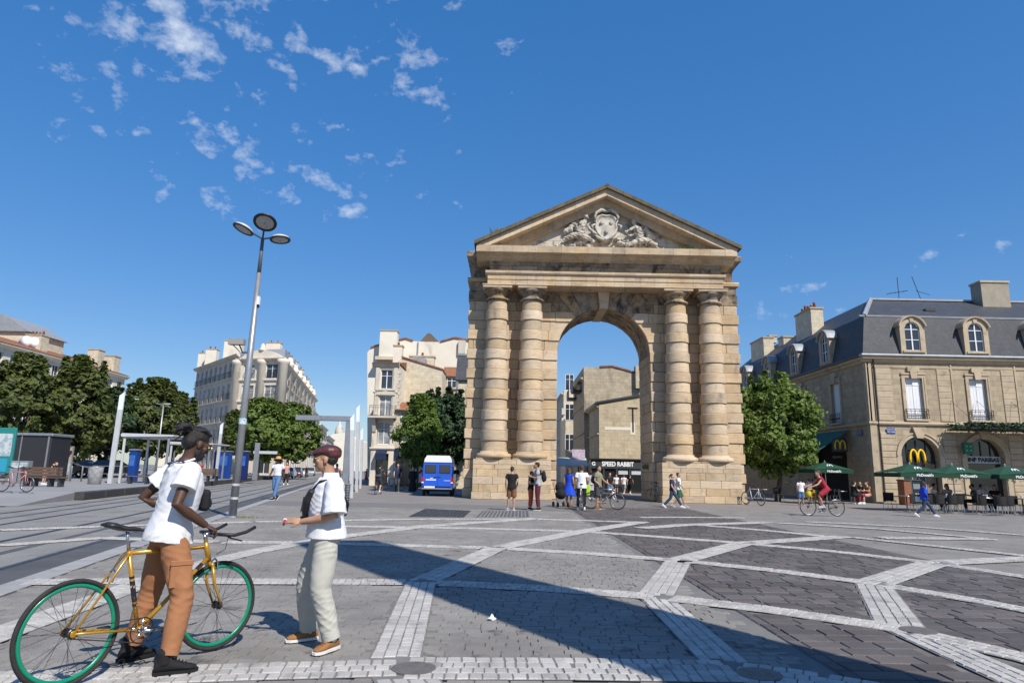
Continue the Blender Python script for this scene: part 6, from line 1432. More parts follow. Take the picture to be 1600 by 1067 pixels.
    if shoes:
        for i, sd in enumerate('LR'):
            an = q['an' + sd]; kn = q['kn' + sd]; fy = footyaw[i]; F = Matrix.Rotation(fy, 3, 'Z'); sh_ = (kn - an).normalized(); tilt = max(-.6, min(.6, (sh_.y) * .8)) if pose in ('walk', 'stride') else 0
            F = F @ Matrix.Rotation(-tilt if an.y > 0.1 else tilt * .4, 3, 'X')
            def fp(x, y, z): return an + F @ Vector((x, y, z - .085 + .0))
            b = MB(); rings = []
            for y, w, z0, z1 in ((.085, .026, .018, .075), (.06, .037, .014, .115), (.0, .040, .012, .115), (-.06, .043, .012, .088), (-.115, .049, .012, .066), (-.16, .046, .013, .056), (-.195, .026, .016, .042)):
                rings.append([fp(w * math.cos(a), y, (z0 + z1) / 2 + (z1 - z0) / 2 * math.sin(a)) for a in [2 * math.pi * k / 14 for k in range(14)]])
            b.loft(rings)
            if shoes[1] == 'boot': b.tube([fp(0, .02, .07), fp(0, .03, .135), an + sh_ * .09], [.050, .050, .047], 12)
            so = skin('shoe', b, shoes[0], t, vx if near else .014, it)
            sm = MB(); rr = []
            for z, e in ((.0, .0), (.022, .003)):
                rr.append([fp(w, y, z) for w, y in ((.030 + e, .09), (.042 + e, .03), (.046 + e, -.06), (.053 + e, -.125), (.046 + e, -.175), (.018, -.205 - e), (-.018, -.205 - e), (-.046 - e, -.175), (-.053 - e, -.125), (-.046 - e, -.06), (-.042 - e, .03), (-.030 - e, .09))])
            sm.loft(rr).build('sole', shoes[2], so)
            if near:
                lc = MB()
                for k in range(5): yy = -.03 - k * .022; zz = .102 - k * .0095; lc.tube([fp(-.024, yy, zz - .004), fp(0, yy - .004, zz + .010), fp(.024, yy, zz - .004)], .0035, 5)
                lc.build('lace', shoes[3] if len(shoes) > 3 else shoes[0], so)
    if hair:
        m, st = hair; b = MB(); hv = vx if near else .015
        if st == 'short': b.ell(hp(0, .030, .052), (.083, .098, .085), HM); b.ell(hp(0, .055, -.005), (.074, .06, .065), HM)
        elif st == 'bun': b.ell(hp(0, .028, .048), (.083, .100, .088), HM); b.ell(hp(0, .06, -.01), (.072, .055, .06), HM); b.ell(hp(0, .135, .085), (.05, .05, .045), HM)
        elif st == 'long': b.ell(hp(0, .03, .05), (.086, .10, .088), HM); b.tube([hp(0, .06, .03), hp(0, .10, -.12), hp(0, .10, -.28)], [(.085, .06), (.095, .05), (.06, .03)], 12)
        elif st == 'tail': b.ell(hp(0, .03, .05), (.083, .10, .086), HM); b.tube([hp(0, .11, .05), hp(0, .16, -.02), hp(0, .15, -.14)], [.03, .035, .015], 8)
        elif st == 'locs':
            b.ell(hp(0, .022, .052), (.083, .098, .086), HM); b.ell(hp(0, .06, .0), (.076, .058, .068), HM)
            rv = random.Random(9)
            for k in range(34):
                a = rv.uniform(0, 6.28); rr = rv.uniform(0, .045); p0 = hp(math.cos(a) * rr, .10, .075 + math.sin(a) * rr * .8); p2 = hp(math.cos(a) * rr * 1.7 + rv.uniform(-.02, .02), .165 + rv.uniform(0, .05), .075 + math.sin(a) * rr * 1.8 + rv.uniform(-.05, .01)); b.tube([p0, p0.lerp(p2, .5) + HM @ Vector((0, 0, .02)), p2], [.011, .010, .007], 6)
            for k in range(30):
                a = -1.5 + 3.0 * k / 29; b.tube([hp(math.sin(a) * .055, -.055 - .015 * math.cos(a), .085 + .02 * math.cos(a)), hp(math.sin(a) * .088, .02, .10 + .03 * math.cos(a)), hp(math.sin(a) * .04, .11, .08)], .010, 5)
        skin('hair', b, m, t, hv, 1 if st != 'locs' else 0)
    t['_q'] = 0; del t['_q']
    return t, q, hp, HM
def loc_of(t, v): return (Matrix.Translation(t.location) @ Matrix.Rotation(t.rotation_euler.z, 4, 'Z') @ Matrix.Scale(t.scale[0], 4)) @ Vector(v)
def carried(name, label, cat, t, build):
    """a bag is a thing of its own, placed in the wearer's frame"""
    o = thing(name, label, cat, t.location, t.rotation_euler.z); o.scale = t.scale; build(o); return o
def backpack(label, t, m, y=.16, z=1.22, tilt=0., zs=1.):
    def bd(o):
        b = MB().ell((0, y + .05, z), (.15, .085, .22 * zs), Matrix.Rotation(tilt, 3, 'X')).ell((0, y + .11, z - .07), (.11, .05, .11), Matrix.Rotation(tilt, 3, 'X')); skin('pack', b, m, o, .018, 1)
        for sx in (-1, 1): MB().tube([(sx * .09, y, z + .19), (sx * .12, y - .12, z + .24), (sx * .13, y - .27, z + .08), (sx * .12, y - .16, z - .12)], [(.022, .008)] * 4, 6).build('strap', m, o)
    return carried('backpack', label, 'backpack', t, bd)

# --- the two men in the foreground
tL, qL, hpL, HL_ = person('person in white tee and rust trousers straddling the gold bicycle, hair tied in a bun', (-2.64, 5.44, .012), R(132), 1.79, J=dict(
    pel=(0, .02, .93), neck=(0, -.04, 1.475), head=(-.01, -.10, 1.62), shL=(.20, -.02, 1.415), shR=(-.20, -.02, 1.415), elR=(-.275, .075, 1.165), wrR=(-.225, -.165, 1.005), elL=(.29, .17, 1.19), wrL=(.16, -.06, 1.10),
    hiR=(-.10, .02, .90), hiL=(.10, .02, .90), knR=(-.20, -.06, .50), anR=(-.285, .02, .085), knL=(.20, .05, .50), anL=(.26, .13, .085), hdR=(-.1, -.85, -.45), pnR=(.1, -.3, -1), curlR=.95), skin_m=M_skin_d,
    top=(C_white, .56, .875, .045), bottom=('trousers', C_rust, 1.90, .014), shoes=(C_black, 'boot', C_black), hair=(M_hair_b, 'locs'), near=True, pitch=R(22), yaw=R(10), footyaw=(R(20), R(-12)), group='foreground pair')
def glasses(t, hp, m, r=.022):
    b = MB()
    for sx in (-1, 1): b.torus(hp(sx * .034, -.104, .006), r, .0022, hp(0, -1, 0) - hp(0, 0, 0), 16, 5); b.tube([hp(sx * .055, -.10, .012), hp(sx * .078, -.03, .012), hp(sx * .078, .01, .006)], .0022, 5)
    b.tube([hp(-.012, -.108, .010), hp(.012, -.108, .010)], .002, 5); g = b.build('glasses', m, t)
    l = MB()
    for sx in (-1, 1): l.ell(hp(sx * .034, -.103, .006), (r, .002, r * .9), Matrix.Rotation(0, 3, 'X'), 12, 6)
    l.build('lens', mat('tinted_lens', (.05, .045, .05), rough=.05, spec=.8), g)
glasses(tL, hpL, M_gold_w)
bd = MB().ell(hpL(0, -.045, -.085), (.062, .055, .040), HL_).ell(hpL(0, -.075, -.055), (.035, .02, .012), HL_); 
for sx in (-1, 1): bd.ell(hpL(sx * .060, -.015, -.05), (.010, .03, .05), HL_)
skin('beard', bd, M_hair_b, tL, .007, 1)
MB().torus((0, -.035, 1.485), .072, .010, (0, .35, 1), 28, 6).build('collar', C_white, tL, True)
def strapL(o):
    MB().tube([(.07, .06, 1.47), (-.05, .10, 1.46), (-.10, .03, 1.49), (-.07, -.12, 1.40), (.02, -.165, 1.24), (.10, -.17, 1.10)], [(.014, .006)] * 6, 6).build('strap', C_navy, o)
    skin('pouch', MB().cbox(-.09, .12, -.235, -.165, 1.10, 1.27, .03).ell((.015, -.235, 1.16), (.085, .03, .05)), C_black, o, .012, 1)
carried('belt_bag', 'small dark bag slung on the chest of the bun wearer', 'bag', tL, strapL)
# the cap wearer
tR, qR, hpR, HR_ = person('person in loose white shirt, pale trousers, flat cap and tan sneakers, facing left', (-1.60, 6.06, .012), R(-68), 1.68, J=dict(
    neck=(0, .0, 1.475), head=(0, -.045, 1.628), pel=(-.01, .0, .94), shL=(.195, .02, 1.41), shR=(-.195, .02, 1.41), elL=(.27, .03, 1.13), wrL=(.10, -.23, 1.075), elR=(-.26, .0, 1.13), wrR=(-.06, -.25, 1.075),
    hiL=(.10, 0, .90), hiR=(-.10, 0, .90), knL=(.14, -.03, .50), anL=(.165, .09, .085), knR=(-.19, -.12, .50), anR=(-.26, -.06, .085), hdL=(-.38, -.9, .12), hdR=(.1, -1, 0), curlL=.35, curlR=.6, pnL=(-.6, 0, -.6), pnR=(.6, 0, -.6)), skin_m=M_skin_t,
    top=(C_white, .93, .925, .06), bottom=('trousers', C_pale, 1.93, .028), shoes=(C_tan, 'low', M_sole, C_brown), near=True, yaw=R(-14), footyaw=(R(40), R(12)), group='foreground pair')
glasses(tR, hpR, M_gold_w, .024)
cp = MB().ell(hpR(0, .025, .072), (.097, .118, .064), HR_).ell(hpR(0, .05, .045), (.092, .092, .050), HR_).ell(hpR(0, -.05, .070), (.084, .088, .040), HR_ @ Matrix.Rotation(R(18), 3, 'X')).ell(hpR(0, -.095, .055), (.075, .05, .022), HR_ @ Matrix.Rotation(R(18), 3, 'X'))
skin('flat_cap', cp, C_cap, tR, .007, 2)
skin('cap_peak', MB().ell(hpR(0, -.128, .044), (.070, .062, .013), HR_ @ Matrix.Rotation(R(-14), 3, 'X')), C_cap, tR, .006, 1)
skin('hair', MB().ell(hpR(0, .05, .0), (.078, .062, .058), HR_), M_hair_b, tR, .008, 1)
MB().torus(hpR(.078, .006, -.052), .009, .0028, (1, 0, 0), 12, 5).build('earring', M_black, tR)
col = MB(); rings = []
for k in range(17):
    a = -.3 * math.pi + 1.6 * math.pi * k / 16; c, s_ = math.cos(a), math.sin(a); rings.append([(c * r_, .005 + s_ * r_ * 1.02, z) for r_, z in ((.078, 1.445), (.068, 1.505), (.074, 1.508), (.090, 1.448))])
col.loft(rings).build('collar', C_white, tR)
for i, sd in enumerate('LR'):
    an, kn = qR['an' + sd], qR['kn' + sd]; d = (kn - an).normalized(); MB().tube([an + d * .005, an + d * .075], [.080, .079], 20, False).tube([an + d * .075, an + d * .08], [.079, .06], 20, False).build('trouser_cuff', C_pale, tR, True); MB().tube([an - d * .02, an + d * .06], [.044, .046], 12).build('sock', M_sole, tR, True)
    an, kn = qL['an' + sd], qL['kn' + sd]; d = (kn - an).normalized(); MB().tube([an + d * .035, an + d * .085], [.066, .066], 20, False).build('trouser_cuff', C_rust, tL, True)
bl = MB().loft([[(.168 * math.cos(a), -.126 * math.sin(a), z) for a in [2 * math.pi * k / 20 for k in range(20)]] for z in (1.0, 1.03)], False); 
def bagR(o):
    MB().tube([(.165, .10, 1.30), (.15, .0, 1.44), (.115, -.09, 1.42), (.05, -.165, 1.32), (-.05, -.20, 1.20), (-.12, -.17, 1.10)], [(.008, .021)] * 6, 8).tube([(.165, .10, 1.30), (.09, .165, 1.22), (-.05, .17, 1.12), (-.17, .05, 1.06), (-.14, -.12, 1.08)], [(.008, .02)] * 5, 8).build('strap', C_black, o)
    skin('pouch', MB().tube([(.10, -.160, 1.35), (.04, -.185, 1.27), (-.03, -.19, 1.18), (-.09, -.175, 1.09)], [(.03, .028), (.050, .036), (.055, .038), (.04, .03)], 12), mat('bag_nylon', (.02, .021, .025), (.03, .031, .036), rough=.5, scale=20), o, .008, 1)
    MB().tube([(.05, -.222, 1.29), (-.06, -.230, 1.15)], .005, 5).build('zip', M_alu, o)
carried('belt_bag', 'black nylon belt bag slung across the chest of the cap wearer', 'bag', tR, bagR)
def held(o):
    MB().cbox(-.045, .035, -.385, -.345, 1.055, 1.10, .012).build('packet', mat('packet_red_white', (.62, .60, .58), (.5, .02, .05), rough=.5, scale=26, lo=.49, hi=.51), o)
carried('small_packet', 'small red and white packet in the hands of the cap wearer', 'packet', tR, held)

# pocket, seams and brows of the foreground pair
pk = (qL['hiR'] + qL['knR']) / 2 + Vector((-.090, .0, -.03)); MB().cbox(pk.x - .006, pk.x + .012, pk.y - .075, pk.y + .075, pk.z - .10, pk.z + .08, .006).build('cargo_pocket', C_rust, tL); MB().cbox(pk.x - .012, pk.x + .004, pk.y - .08, pk.y + .08, pk.z + .055, pk.z + .095, .005).build('pocket_flap', C_rust, tL)
for t_, hp_ in ((tL, hpL), (tR, hpR)):
    for sx in (-1, 1):
        MB().tube([hp_(sx * .018, -.101, .030), hp_(sx * .038, -.099, .036), hp_(sx * .056, -.086, .030)], [.004, .005, .003], 6).build('eyebrow', M_hair_b, t_)
        MB().ell(hp_(sx * .033, -.090, .006), (.014, .008, .007), None, 10, 6).build('eye', mat('eye_white', (.6, .58, .55), rough=.3), t_, True)
    MB().tube([hp_(-.022, -.098, -.064), hp_(0, -.104, -.062), hp_(.022, -.098, -.064)], [.004, .007, .004], 6).build('lips', mat('lip', (.28, .11, .09), rough=.5) if t_ is tR else mat('lip_dark', (.09, .035, .03), rough=.5), t_, True)
# ------------------------------------------------------------------ street furniture
M_galv = mat('galvanised_steel', (.36, .37, .385), (.30, .31, .325), rough=.42, metal=.55, scale=3, bump=.05, stain=((.24, .235, .23), 3., .6, .75, (1, 1, .3)))
M_shel = mat('shelter_paint', (.58, .59, .60), (.52, .53, .54), rough=.4, metal=.2, scale=2)
M_wood = mat('bench_wood', (.10, .062, .042), (.15, .095, .065), rough=.75, scale=5, bump=.3, stretch=(1, 1, 6), rnd=.25)
M_lens = mat('lamp_lens', (.38, .40, .40), (.30, .31, .31), rough=.25, spec=.6, scale=9)
M_headp = mat('lamp_head', (.48, .47, .45), rough=.5)
M_bluek = mat('kiosk_blue', (.008, .045, .22), rough=.4)
M_teal = mat('panel_teal', (.02, .20, .19), rough=.4)
M_poster = mat('map_poster', (.50, .52, .52), (.26, .36, .40), rough=.3, scale=3.2, lo=.48, hi=.56)
# lamp post with three dish heads
lb, lt = Vector((-8.22, 20.48, 0)), Vector((-8.11, 20.48, 8.75))
lamp = thing('street_lamp', 'tall grey lamp post with three round dish heads beside the tram tracks', 'street lamp', lb); dv = lt - lb
MB().tube([(0, 0, 0), dv * .5, dv * .86], [.118, .098, .078], 20).build('lower_pole', M_galv, lamp, True)
MB().tube([dv * .86, dv], [.062, .05], 16).build('upper_pole', mat('lamp_dark', (.10, .11, .12), rough=.5), lamp, True)
MB().tube([(0, 0, -.01), (0, 0, .05)], [.2, .19], 20).build('base_plate', M_galv, lamp)
for zc in (.345, .60, .86): MB().tube([dv * zc - Vector((0, 0, .02)), dv * zc + Vector((0, 0, .03))], .118 - .046 * zc, 18).build('collar', M_galv, lamp)
MB().tube([dv * .315, dv * .335], .113, 18).build('sticker', mat('sticker', (.55, .62, .66), (.05, .30, .42), rough=.4, scale=14, lo=.5, hi=.52), lamp)
st2 = MB()
for k in range(2): z = .06 + .045 * k; st2.tube([dv * z, dv * (z + .008)], .1195 - .02 * z, 20, False)
st2.build('tape_mark', mat('old_tape', (.34, .34, .34), (.5, .5, .49), rough=.8, scale=7), lamp)
sp_ = dv * .605; MB().box(-.62, -.14, -.12, .10, sp_.z - .08, sp_.z + .10).build('loudspeaker', mat('speaker_grey', (.28, .27, .26), rough=.6), lamp); MB().tube([(-.30, 0, sp_.z - .08), (-.18, 0, sp_.z - .32), (.08, 0, sp_.z - .32)], .022, 6).tube([(-.5, 0, sp_.z - .08), (-.26, 0, sp_.z - .30)], .016, 6).build('bracket', M_black, lamp)
MB().box(.08, .20, -.06, .06, dv.z * .745, dv.z * .775).build('sensor_box', M_wht, lamp); MB().box(.085, .19, -.055, .055, dv.z * .735, dv.z * .745).build('sensor_base', M_black, lamp)
for (ax, ay, hz, r_, tx_, ty_) in ((-.62, -.10, .22, .33, R(10), R(20)), (.52, .12, -.03, .31, R(3), R(-6)), (.24, -.55, .30, .345, R(30), R(-4))):
    c = Vector((dv.x + ax, ay, dv.z + hz)); M_ = Matrix.Translation(c) @ Matrix.Rotation(ty_, 4, 'Y') @ Matrix.Rotation(-tx_, 4, 'X')
    hd = MB().lathe([(r_, 0), (r_ * 1.0, .035), (r_ * .88, .085), (r_ * .6, .13), (r_ * .25, .155), (.02, .16)], 28).xf(M_).build('lamp_head', M_headp, lamp, True)
    MB().lathe([(r_ * .80, -.012), (r_ * 1.03, -.016), (r_ * 1.05, .02), (r_, .022)], 28, caps=False).xf(M_).build('rim', M_black, hd)
    MB().lathe([(r_ * .82, -.002), (r_ * .4, -.03), (.02, -.038)], 28, caps=False).xf(M_).build('lens', M_lens, hd, True)
    MB().tube([dv + Vector((0, 0, -.05)), dv + Vector((ax * .45, ay * .45, hz * .35 + .02)), c + Vector((-ax * .25, -ay * .25, .03))], .028, 8).build('arm', M_black, lamp)
wd = MB(); rw = random.Random(2)
for k in range(40): x, y = rw.gauss(.35, .2), rw.gauss(-.1, .06); wd.add([(x - .015, y, 0), (x + .015, y, 0), (x + rw.uniform(-.05, .05), y + rw.uniform(-.03, .03), rw.uniform(.03, .08))], [(0, 1, 2)])
o = wd.build('weed', M_weed, loc=lb); o['label'] = 'small grass tuft at the foot of the lamp post'; o['category'] = 'weed'
# tram shelters on the left platform
def shelter(label, px, py, w, dpt, tilt, posts=((0, 0), (1, 0), (0, 1), (1, 1)), ang=.0):
    b = G(px, py, .3); t = thing('tram_shelter', label, 'shelter', b, ang, 'tram shelters'); H_ = 2.85
    MB().prism([(-.15, H_ + .02), (w + .1, H_ + tilt), (w + .1, H_ + tilt + .10), (-.15, H_ + .24), (-.22, H_ + .14)], -.15, dpt + .15).build('roof', M_shel, t)
    MB().prism([(-.12, H_ - .03), (w, H_ + tilt - .06), (w, H_ + tilt - .01), (-.12, H_ + .01)], -.05, dpt + .05).build('ceiling', M_alu, t)
    for (u, v) in posts: x, y = u * w * .93, v * dpt; MB().cbox(x - .07, x + .07, y - .05, y + .05, 0, H_ + tilt * u, .015).build('post', M_shel if u == 0 else M_galv, t)
    return t
shelter('near tram shelter with a long flat roof on the left platform', 186, 755, 2.9, 3.2, .10, ang=math.atan(SL) * .3)
shelter('smaller tram shelter behind the leaning white mast', 166, 744, -2.4, 2.2, .25, posts=((0, 0), (0, 1)))
shelter('far tram shelter behind the bun wearer near the blue kiosk', 262, 749, 3.4, 3.0, .05)
def mast(label, pb, pt, z0=0., w=.15):
    a = G(*pb, z0); b = P(pt[0], pt[1], a.y); t = thing('blade_mast', label, 'mast', a, 0, 'white blade masts'); h_ = b.z - a.z; dx = b.x - a.x
    MB().loft([[(dx * f - w * q, -.06, h_ * f), (dx * f + w * q, -.06, h_ * f), (dx * f + w * q, .06, h_ * f), (dx * f - w * q, .06, h_ * f)] for f, q in ((0, .8), (.35, 1), (.8, 1))]).build('mast', M_shel, t)
    MB().add([(dx * .8 - w, -.05, h_ * .8), (dx * .8 + w, -.05, h_ * .8), (dx + w, -.05, h_), (dx - w, -.05, h_ - .25), (dx * .8 - w, .05, h_ * .8), (dx * .8 + w, .05, h_ * .8), (dx + w, .05, h_), (dx - w, .05, h_ - .25)], [(0, 1, 2, 3), (7, 6, 5, 4), (0, 4, 5, 1), (1, 5, 6, 2), (2, 6, 7, 3), (3, 7, 4, 0)]).build('light_panel', mat('frosted_panel', (.72, .76, .80), rough=.3), t)
mast('leaning white mast in front of the left tram shelters', (171, 755), (192, 612), .3)
mast('nearest white mast right of the cap wearer, with angled tip', (549, 778), (551, 646), 0., .10)
mast('tallest white mast right of the cap wearer', (557, 769), (560, 632), 0., .11)
mast('slim far white mast against the narrow corner house', (563, 763), (566, 668), 0., .10)
mast('white mast right of the bun wearer head in front of boulevard block', (337, 748), (347, 660), .3, .13)
ga = G(538, 770); gantry = thing('gantry', 'grey steel portal frame over the tram stop behind the cap wearer', 'gantry', ga); zt = P(540, 658, ga.y).z; xl = P(462, 656, ga.y).x - ga.x
MB().cbox(-.17, .22, -.12, .12, 0, zt, .03).build('post', M_galv, gantry); MB().cbox(xl, .22, -.12, .12, zt, zt + .32, .03).build('beam', M_galv, gantry)
wb = G(541, 791); wbin = thing('wire_bin', 'round wire litter bin beside the gantry post', 'bin', wb); hb_ = P(541, 755, wb.y).z
for k in range(14): z = hb_ * (k + .5) / 14; MB().torus((0, 0, z), .12 + .035 * z / hb_, .010, (0, 0, 1), 20, 5).build('hoop', M_galv, wbin)
MB().lathe([(.09, 0), (.11, hb_ * .97)], 16).build('liner', M_dgrey, wbin, True)
# benches, bins and panels on the platform
def bench(label, px, py, w, back=True, rz=0.):
    t = thing('bench', label, 'bench', G(px, py, .3), rz, 'platform benches')
    for k in range(4): MB().cbox(-w / 2, w / 2, -.22 + k * .13, -.11 + k * .13, .42, .48, .012).build('seat_slat', M_wood, t)
    for sx in (-.40, -.16, .22, .42) if back else (-.4, .05, .4): MB().cbox(sx * w - .05, sx * w + .05, -.2, .2, 0, .42, .015).build('leg', M_dgrey, t)
    if back:
        for k in range(3): MB().cbox(-w / 2, w / 2, .27 + k * .01, .32 + k * .01, .52 + k * .15, .655 + k * .15, .012).build('back_slat', M_wood, t)
        for sx in (-.42, .42): MB().cbox(sx * w - .04, sx * w + .04, .33, .38, .3, .98, .01).build('back_post', M_dgrey, t)
    return t
bench('brown wooden bench with backrest on the left platform', 68, 760, 2.15, True, R(178)); bench('low backless bench in front of the tram shelter', 226, 756, 2.3, False); bench('small far bench behind the bun wearer near the blue kiosk', 316, 752, 2.6, True, R(180))
bn = thing('litter_bin', 'stained grey concrete litter bin on the left platform', 'bin', G(147, 756, .3)); MB().lathe([(.30, 0), (.34, .05), (.40, .98), (.36, 1.0), (.33, .8)], 20).build('body', mat('bin_concrete', (.30, .30, .30), (.18, .18, .18), rough=.8, scale=5), bn, True); MB().torus((0, 0, .98), .38, .03, (0, 0, 1), 24, 6).build('rim', M_galv, bn)
mp = thing('map_panel', 'tall teal framed map panel at the left edge', 'information panel', P(-4, 735, 40)); mp.location.z = .3; zt = P(4, 668, 40).z - .3
MB().cbox(-1.0, .78, -.08, .08, .5, zt, .03).build('frame', M_teal, mp); MB().box(-.92, .66, -.10, -.081, 1.5, zt - .35).build('map_sheet', M_poster, mp); MB().box(-.92, .55, -.10, -.081, .6, 1.35).build('lower_sheet', mat('sheet_blue', (.03, .28, .42), rough=.4), mp); MB().box(-.2, .1, -.06, .06, 0, .5).build('foot', M_dgrey, mp)
gb_ = thing('utility_cabinet', 'grey metal utility cabinet beside the map panel', 'cabinet', P(31, 745, 39)); gb_.location.z = .3; MB().cbox(-.5, .5, -.2, .2, 0, 1.25, .02).build('body', M_galv, gb_); MB().box(-.45, .45, -.22, -.2, .85, 1.15).build('label_plate', M_poster, gb_); MB().box(-.02, .02, -.23, -.2, .1, 1.2).build('door_seam', M_dgrey, gb_)
ks = thing('dark_kiosk', 'dark glazed newspaper kiosk under the left trees', 'kiosk', P(64, 745, 44)); ks.location.z = .3; zt = P(64, 682, 44).z - .3
MB().cbox(-1.3, 1.0, -1., 1., .1, zt, .05).build('body', mat('kiosk_dark', (.03, .03, .034), rough=.25), ks); MB().cbox(-1.4, 1.1, -1.1, 1.1, zt, zt + .18, .04).build('roof', M_galv, ks); MB().box(.8, .9, -1.04, -1.0, .2, zt).build('mullion', M_galv, ks); MB().box(-.9, -.84, -1.04, -1.0, .2, zt).build('mullion', M_galv, ks)
ad = thing('poster_column', 'poster stand with orange top beside the kiosk', 'poster stand', P(101, 745, 46)); ad.location.z = .3; MB().cbox(-.35, .35, -.1, .1, 0, 2.3, .03).build('frame', M_galv, ad); MB().box(-.30, .30, -.12, -.10, 1.4, 2.2).build('poster', mat('poster_orange', (.55, .22, .06), (.5, .5, .46), rough=.4, scale=1.6), ad); MB().box(-.30, .30, -.12, -.10, .4, 1.38).build('lower_poster', M_poster, ad)
for i, (px, w, lab) in enumerate(((207, .5, 'blue panel of the ticket machine under the tram shelter'), (346, 1.5, 'tall blue kiosk beside the tracks left of the lamp post'), (379, .7, 'narrow dark blue kiosk just right of the lamp post'))):
    Yk_ = (48, 64, 62)[i]; b = P(px, 744, Yk_); kz = P(px, 706 if i else 704, Yk_).z - .3; t = thing('blue_kiosk', lab, 'kiosk', (b.x, Yk_, .3), 0, 'blue kiosks'); MB().cbox(-w / 2, w / 2, -.3, .3, 0, kz, .04).build('body', M_bluek if i < 2 else mat('kiosk_navy', (.01, .02, .12), rough=.4), t); MB().cbox(-w / 2 - .06, w / 2 + .06, -.36, .36, kz, kz + .12, .03).build('roof', M_galv, t); MB().box(-w * .35, w * .35, -.32, -.3, kz * .5, kz * .85).build('panel', mat('panel_blue_pale', (.06, .16, .45), (.02, .10, .42), rough=.3, scale=4), t)
bs_ = thing('bus_stop_post', 'grey stop post with a white arm sign right of the lamp', 'sign', P(398, 745, 60)); bs_.location.z = .3; zt = P(398, 697, 60).z; MB().cbox(-.22, .22, -.08, .08, 0, zt, .02).build('post', M_galv, bs_); MB().box(-.3, 1.8, -.06, .06, zt - .95, zt - .7).build('arm', M_shel, bs_)
# railings of the platform and double-armed street lights behind
for k in range(9):
    p_ = P(150 + k * 16, 744, 46 + k * 1.2); t = thing('barrier_hoop', ['first', 'second', 'third', 'fourth', 'fifth', 'sixth', 'seventh', 'eighth', 'last'][k] + ' steel hoop barrier from the left behind the tram shelters', 'barrier', (p_.x, 46 + k * 1.2, .3), 0, 'hoop barriers behind the shelters'); MB().tube([(-.38, 0, 0), (-.38, 0, .95), (-.3, 0, 1.02), (.3, 0, 1.02), (.38, 0, .95), (.38, 0, 0)], .025, 6).build('hoop', M_galv, t); MB().tube([(-.38, 0, .5), (.38, 0, .5)], .02, 5).build('rail', M_galv, t)
for k, px in enumerate((94, 110, 127)):
    p_ = P(px, 748, 45); t = MB().lathe([(.05, 0), (.05, .95), (.03, 1.0)], 8).build('bollard', M_galv, None, True, loc=(p_.x, 45, .3)); t['label'] = ['thin steel bollard nearest the kiosk', 'middle thin steel bollard between kiosk and bin', 'thin steel bollard nearest the litter bin'][k]; t['category'] = 'bollard'; t['group'] = 'platform bollards'
for k, (px, py, Yq, xa, xb) in enumerate(((242, 631, 62, 217, 262), (268, 637, 70, 240, 272))):
    b = P(px, 745, Yq); zt = P(px, py, Yq).z; t = thing('tram_light', ['left double armed street light above the shelter', 'right double armed street light above the shelter'][k], 'street lamp', (b.x, Yq, .3), 0, 'double armed street lights'); zt -= .3
    MB().tube([(0, 0, 0), (0, 0, zt)], [.11, .07], 10).build('pole', M_galv, t, True)
    for xe in (xa, xb):
        e = P(xe, py - (7 if xe < px else 0), Yq); ex = e.x - b.x; ez = e.z - .3; MB().tube([(0, 0, zt - .1), (ex, 0, ez)], .05, 6).build('arm', M_galv, t); MB().cbox(ex - .35, ex + .25, -.12, .12, ez - .06, ez + .05, .03).build('luminaire', M_shel, t)
# drain grates, crumpled paper
for k, (poly, lab) in enumerate(((((640, 807), (724, 808), (735, 798), (665, 795)), 'dark drain grate with fine mesh left in front of the gate'), (((743, 808), (827, 808), (825, 798), (753, 798)), 'drain grate of square bars in front of the gate'))):
    q_ = [G(*p) for p in poly]; c = sum(q_, Vector()) / 4; t = thing('drain_grate', lab, 'drain grate', (c.x, c.y, .004), 0, 'drain grates'); lo = [p - c for p in q_]
    MB().add([(p.x, p.y, -.002) for p in lo], [(0, 1, 2, 3)]).build('pit', mat('grate_pit', (.05, .05, .052), rough=.9), t)
    n = 14
    for i in range(n + 1):
        u = i / n; a, b = lo[0].lerp(lo[1], u), lo[3].lerp(lo[2], u); MB().box(-.022, .022, 0, (b - a).length, 0, .012).xf(Matrix.Translation(a) @ Matrix.Rotation(math.atan2(b.y - a.y, b.x - a.x) - math.pi / 2, 4, 'Z')).build('bar', M_galv if k else M_dgrey, t)
    for i in range(7):
        u = i / 6; a, b = lo[0].lerp(lo[3], u), lo[1].lerp(lo[2], u); MB().box(0, (b - a).length, -.022, .022, .001, .011).xf(Matrix.Translation(a) @ Matrix.Rotation(math.atan2(b.y - a.y, b.x - a.x), 4, 'Z')).build('cross_bar', M_galv if k else M_dgrey, t)
rp_ = random.Random(4); pb = MB(); ring_ = []
for zz_, rr_ in ((0, .05), (.02, .062), (.045, .04), (.07, .018), (.085, .006)): ring_.append([(rr_ * (1 + rp_.uniform(-.35, .35)) * math.cos(2 * math.pi * k / 9), rr_ * (1 + rp_.uniform(-.35, .35)) * math.sin(2 * math.pi * k / 9), zz_ + rp_.uniform(-.008, .008) if zz_ else 0) for k in range(9)])
o = pb.loft(ring_).build('crumpled_paper', mat('paper_white', (.75, .75, .73), rough=.8), None, False, loc=(-.15, 7.27, .002)); o.scale = (.65, .65, .65); o['label'] = 'crumpled white paper lying on the grey paving'; o['category'] = 'litter'

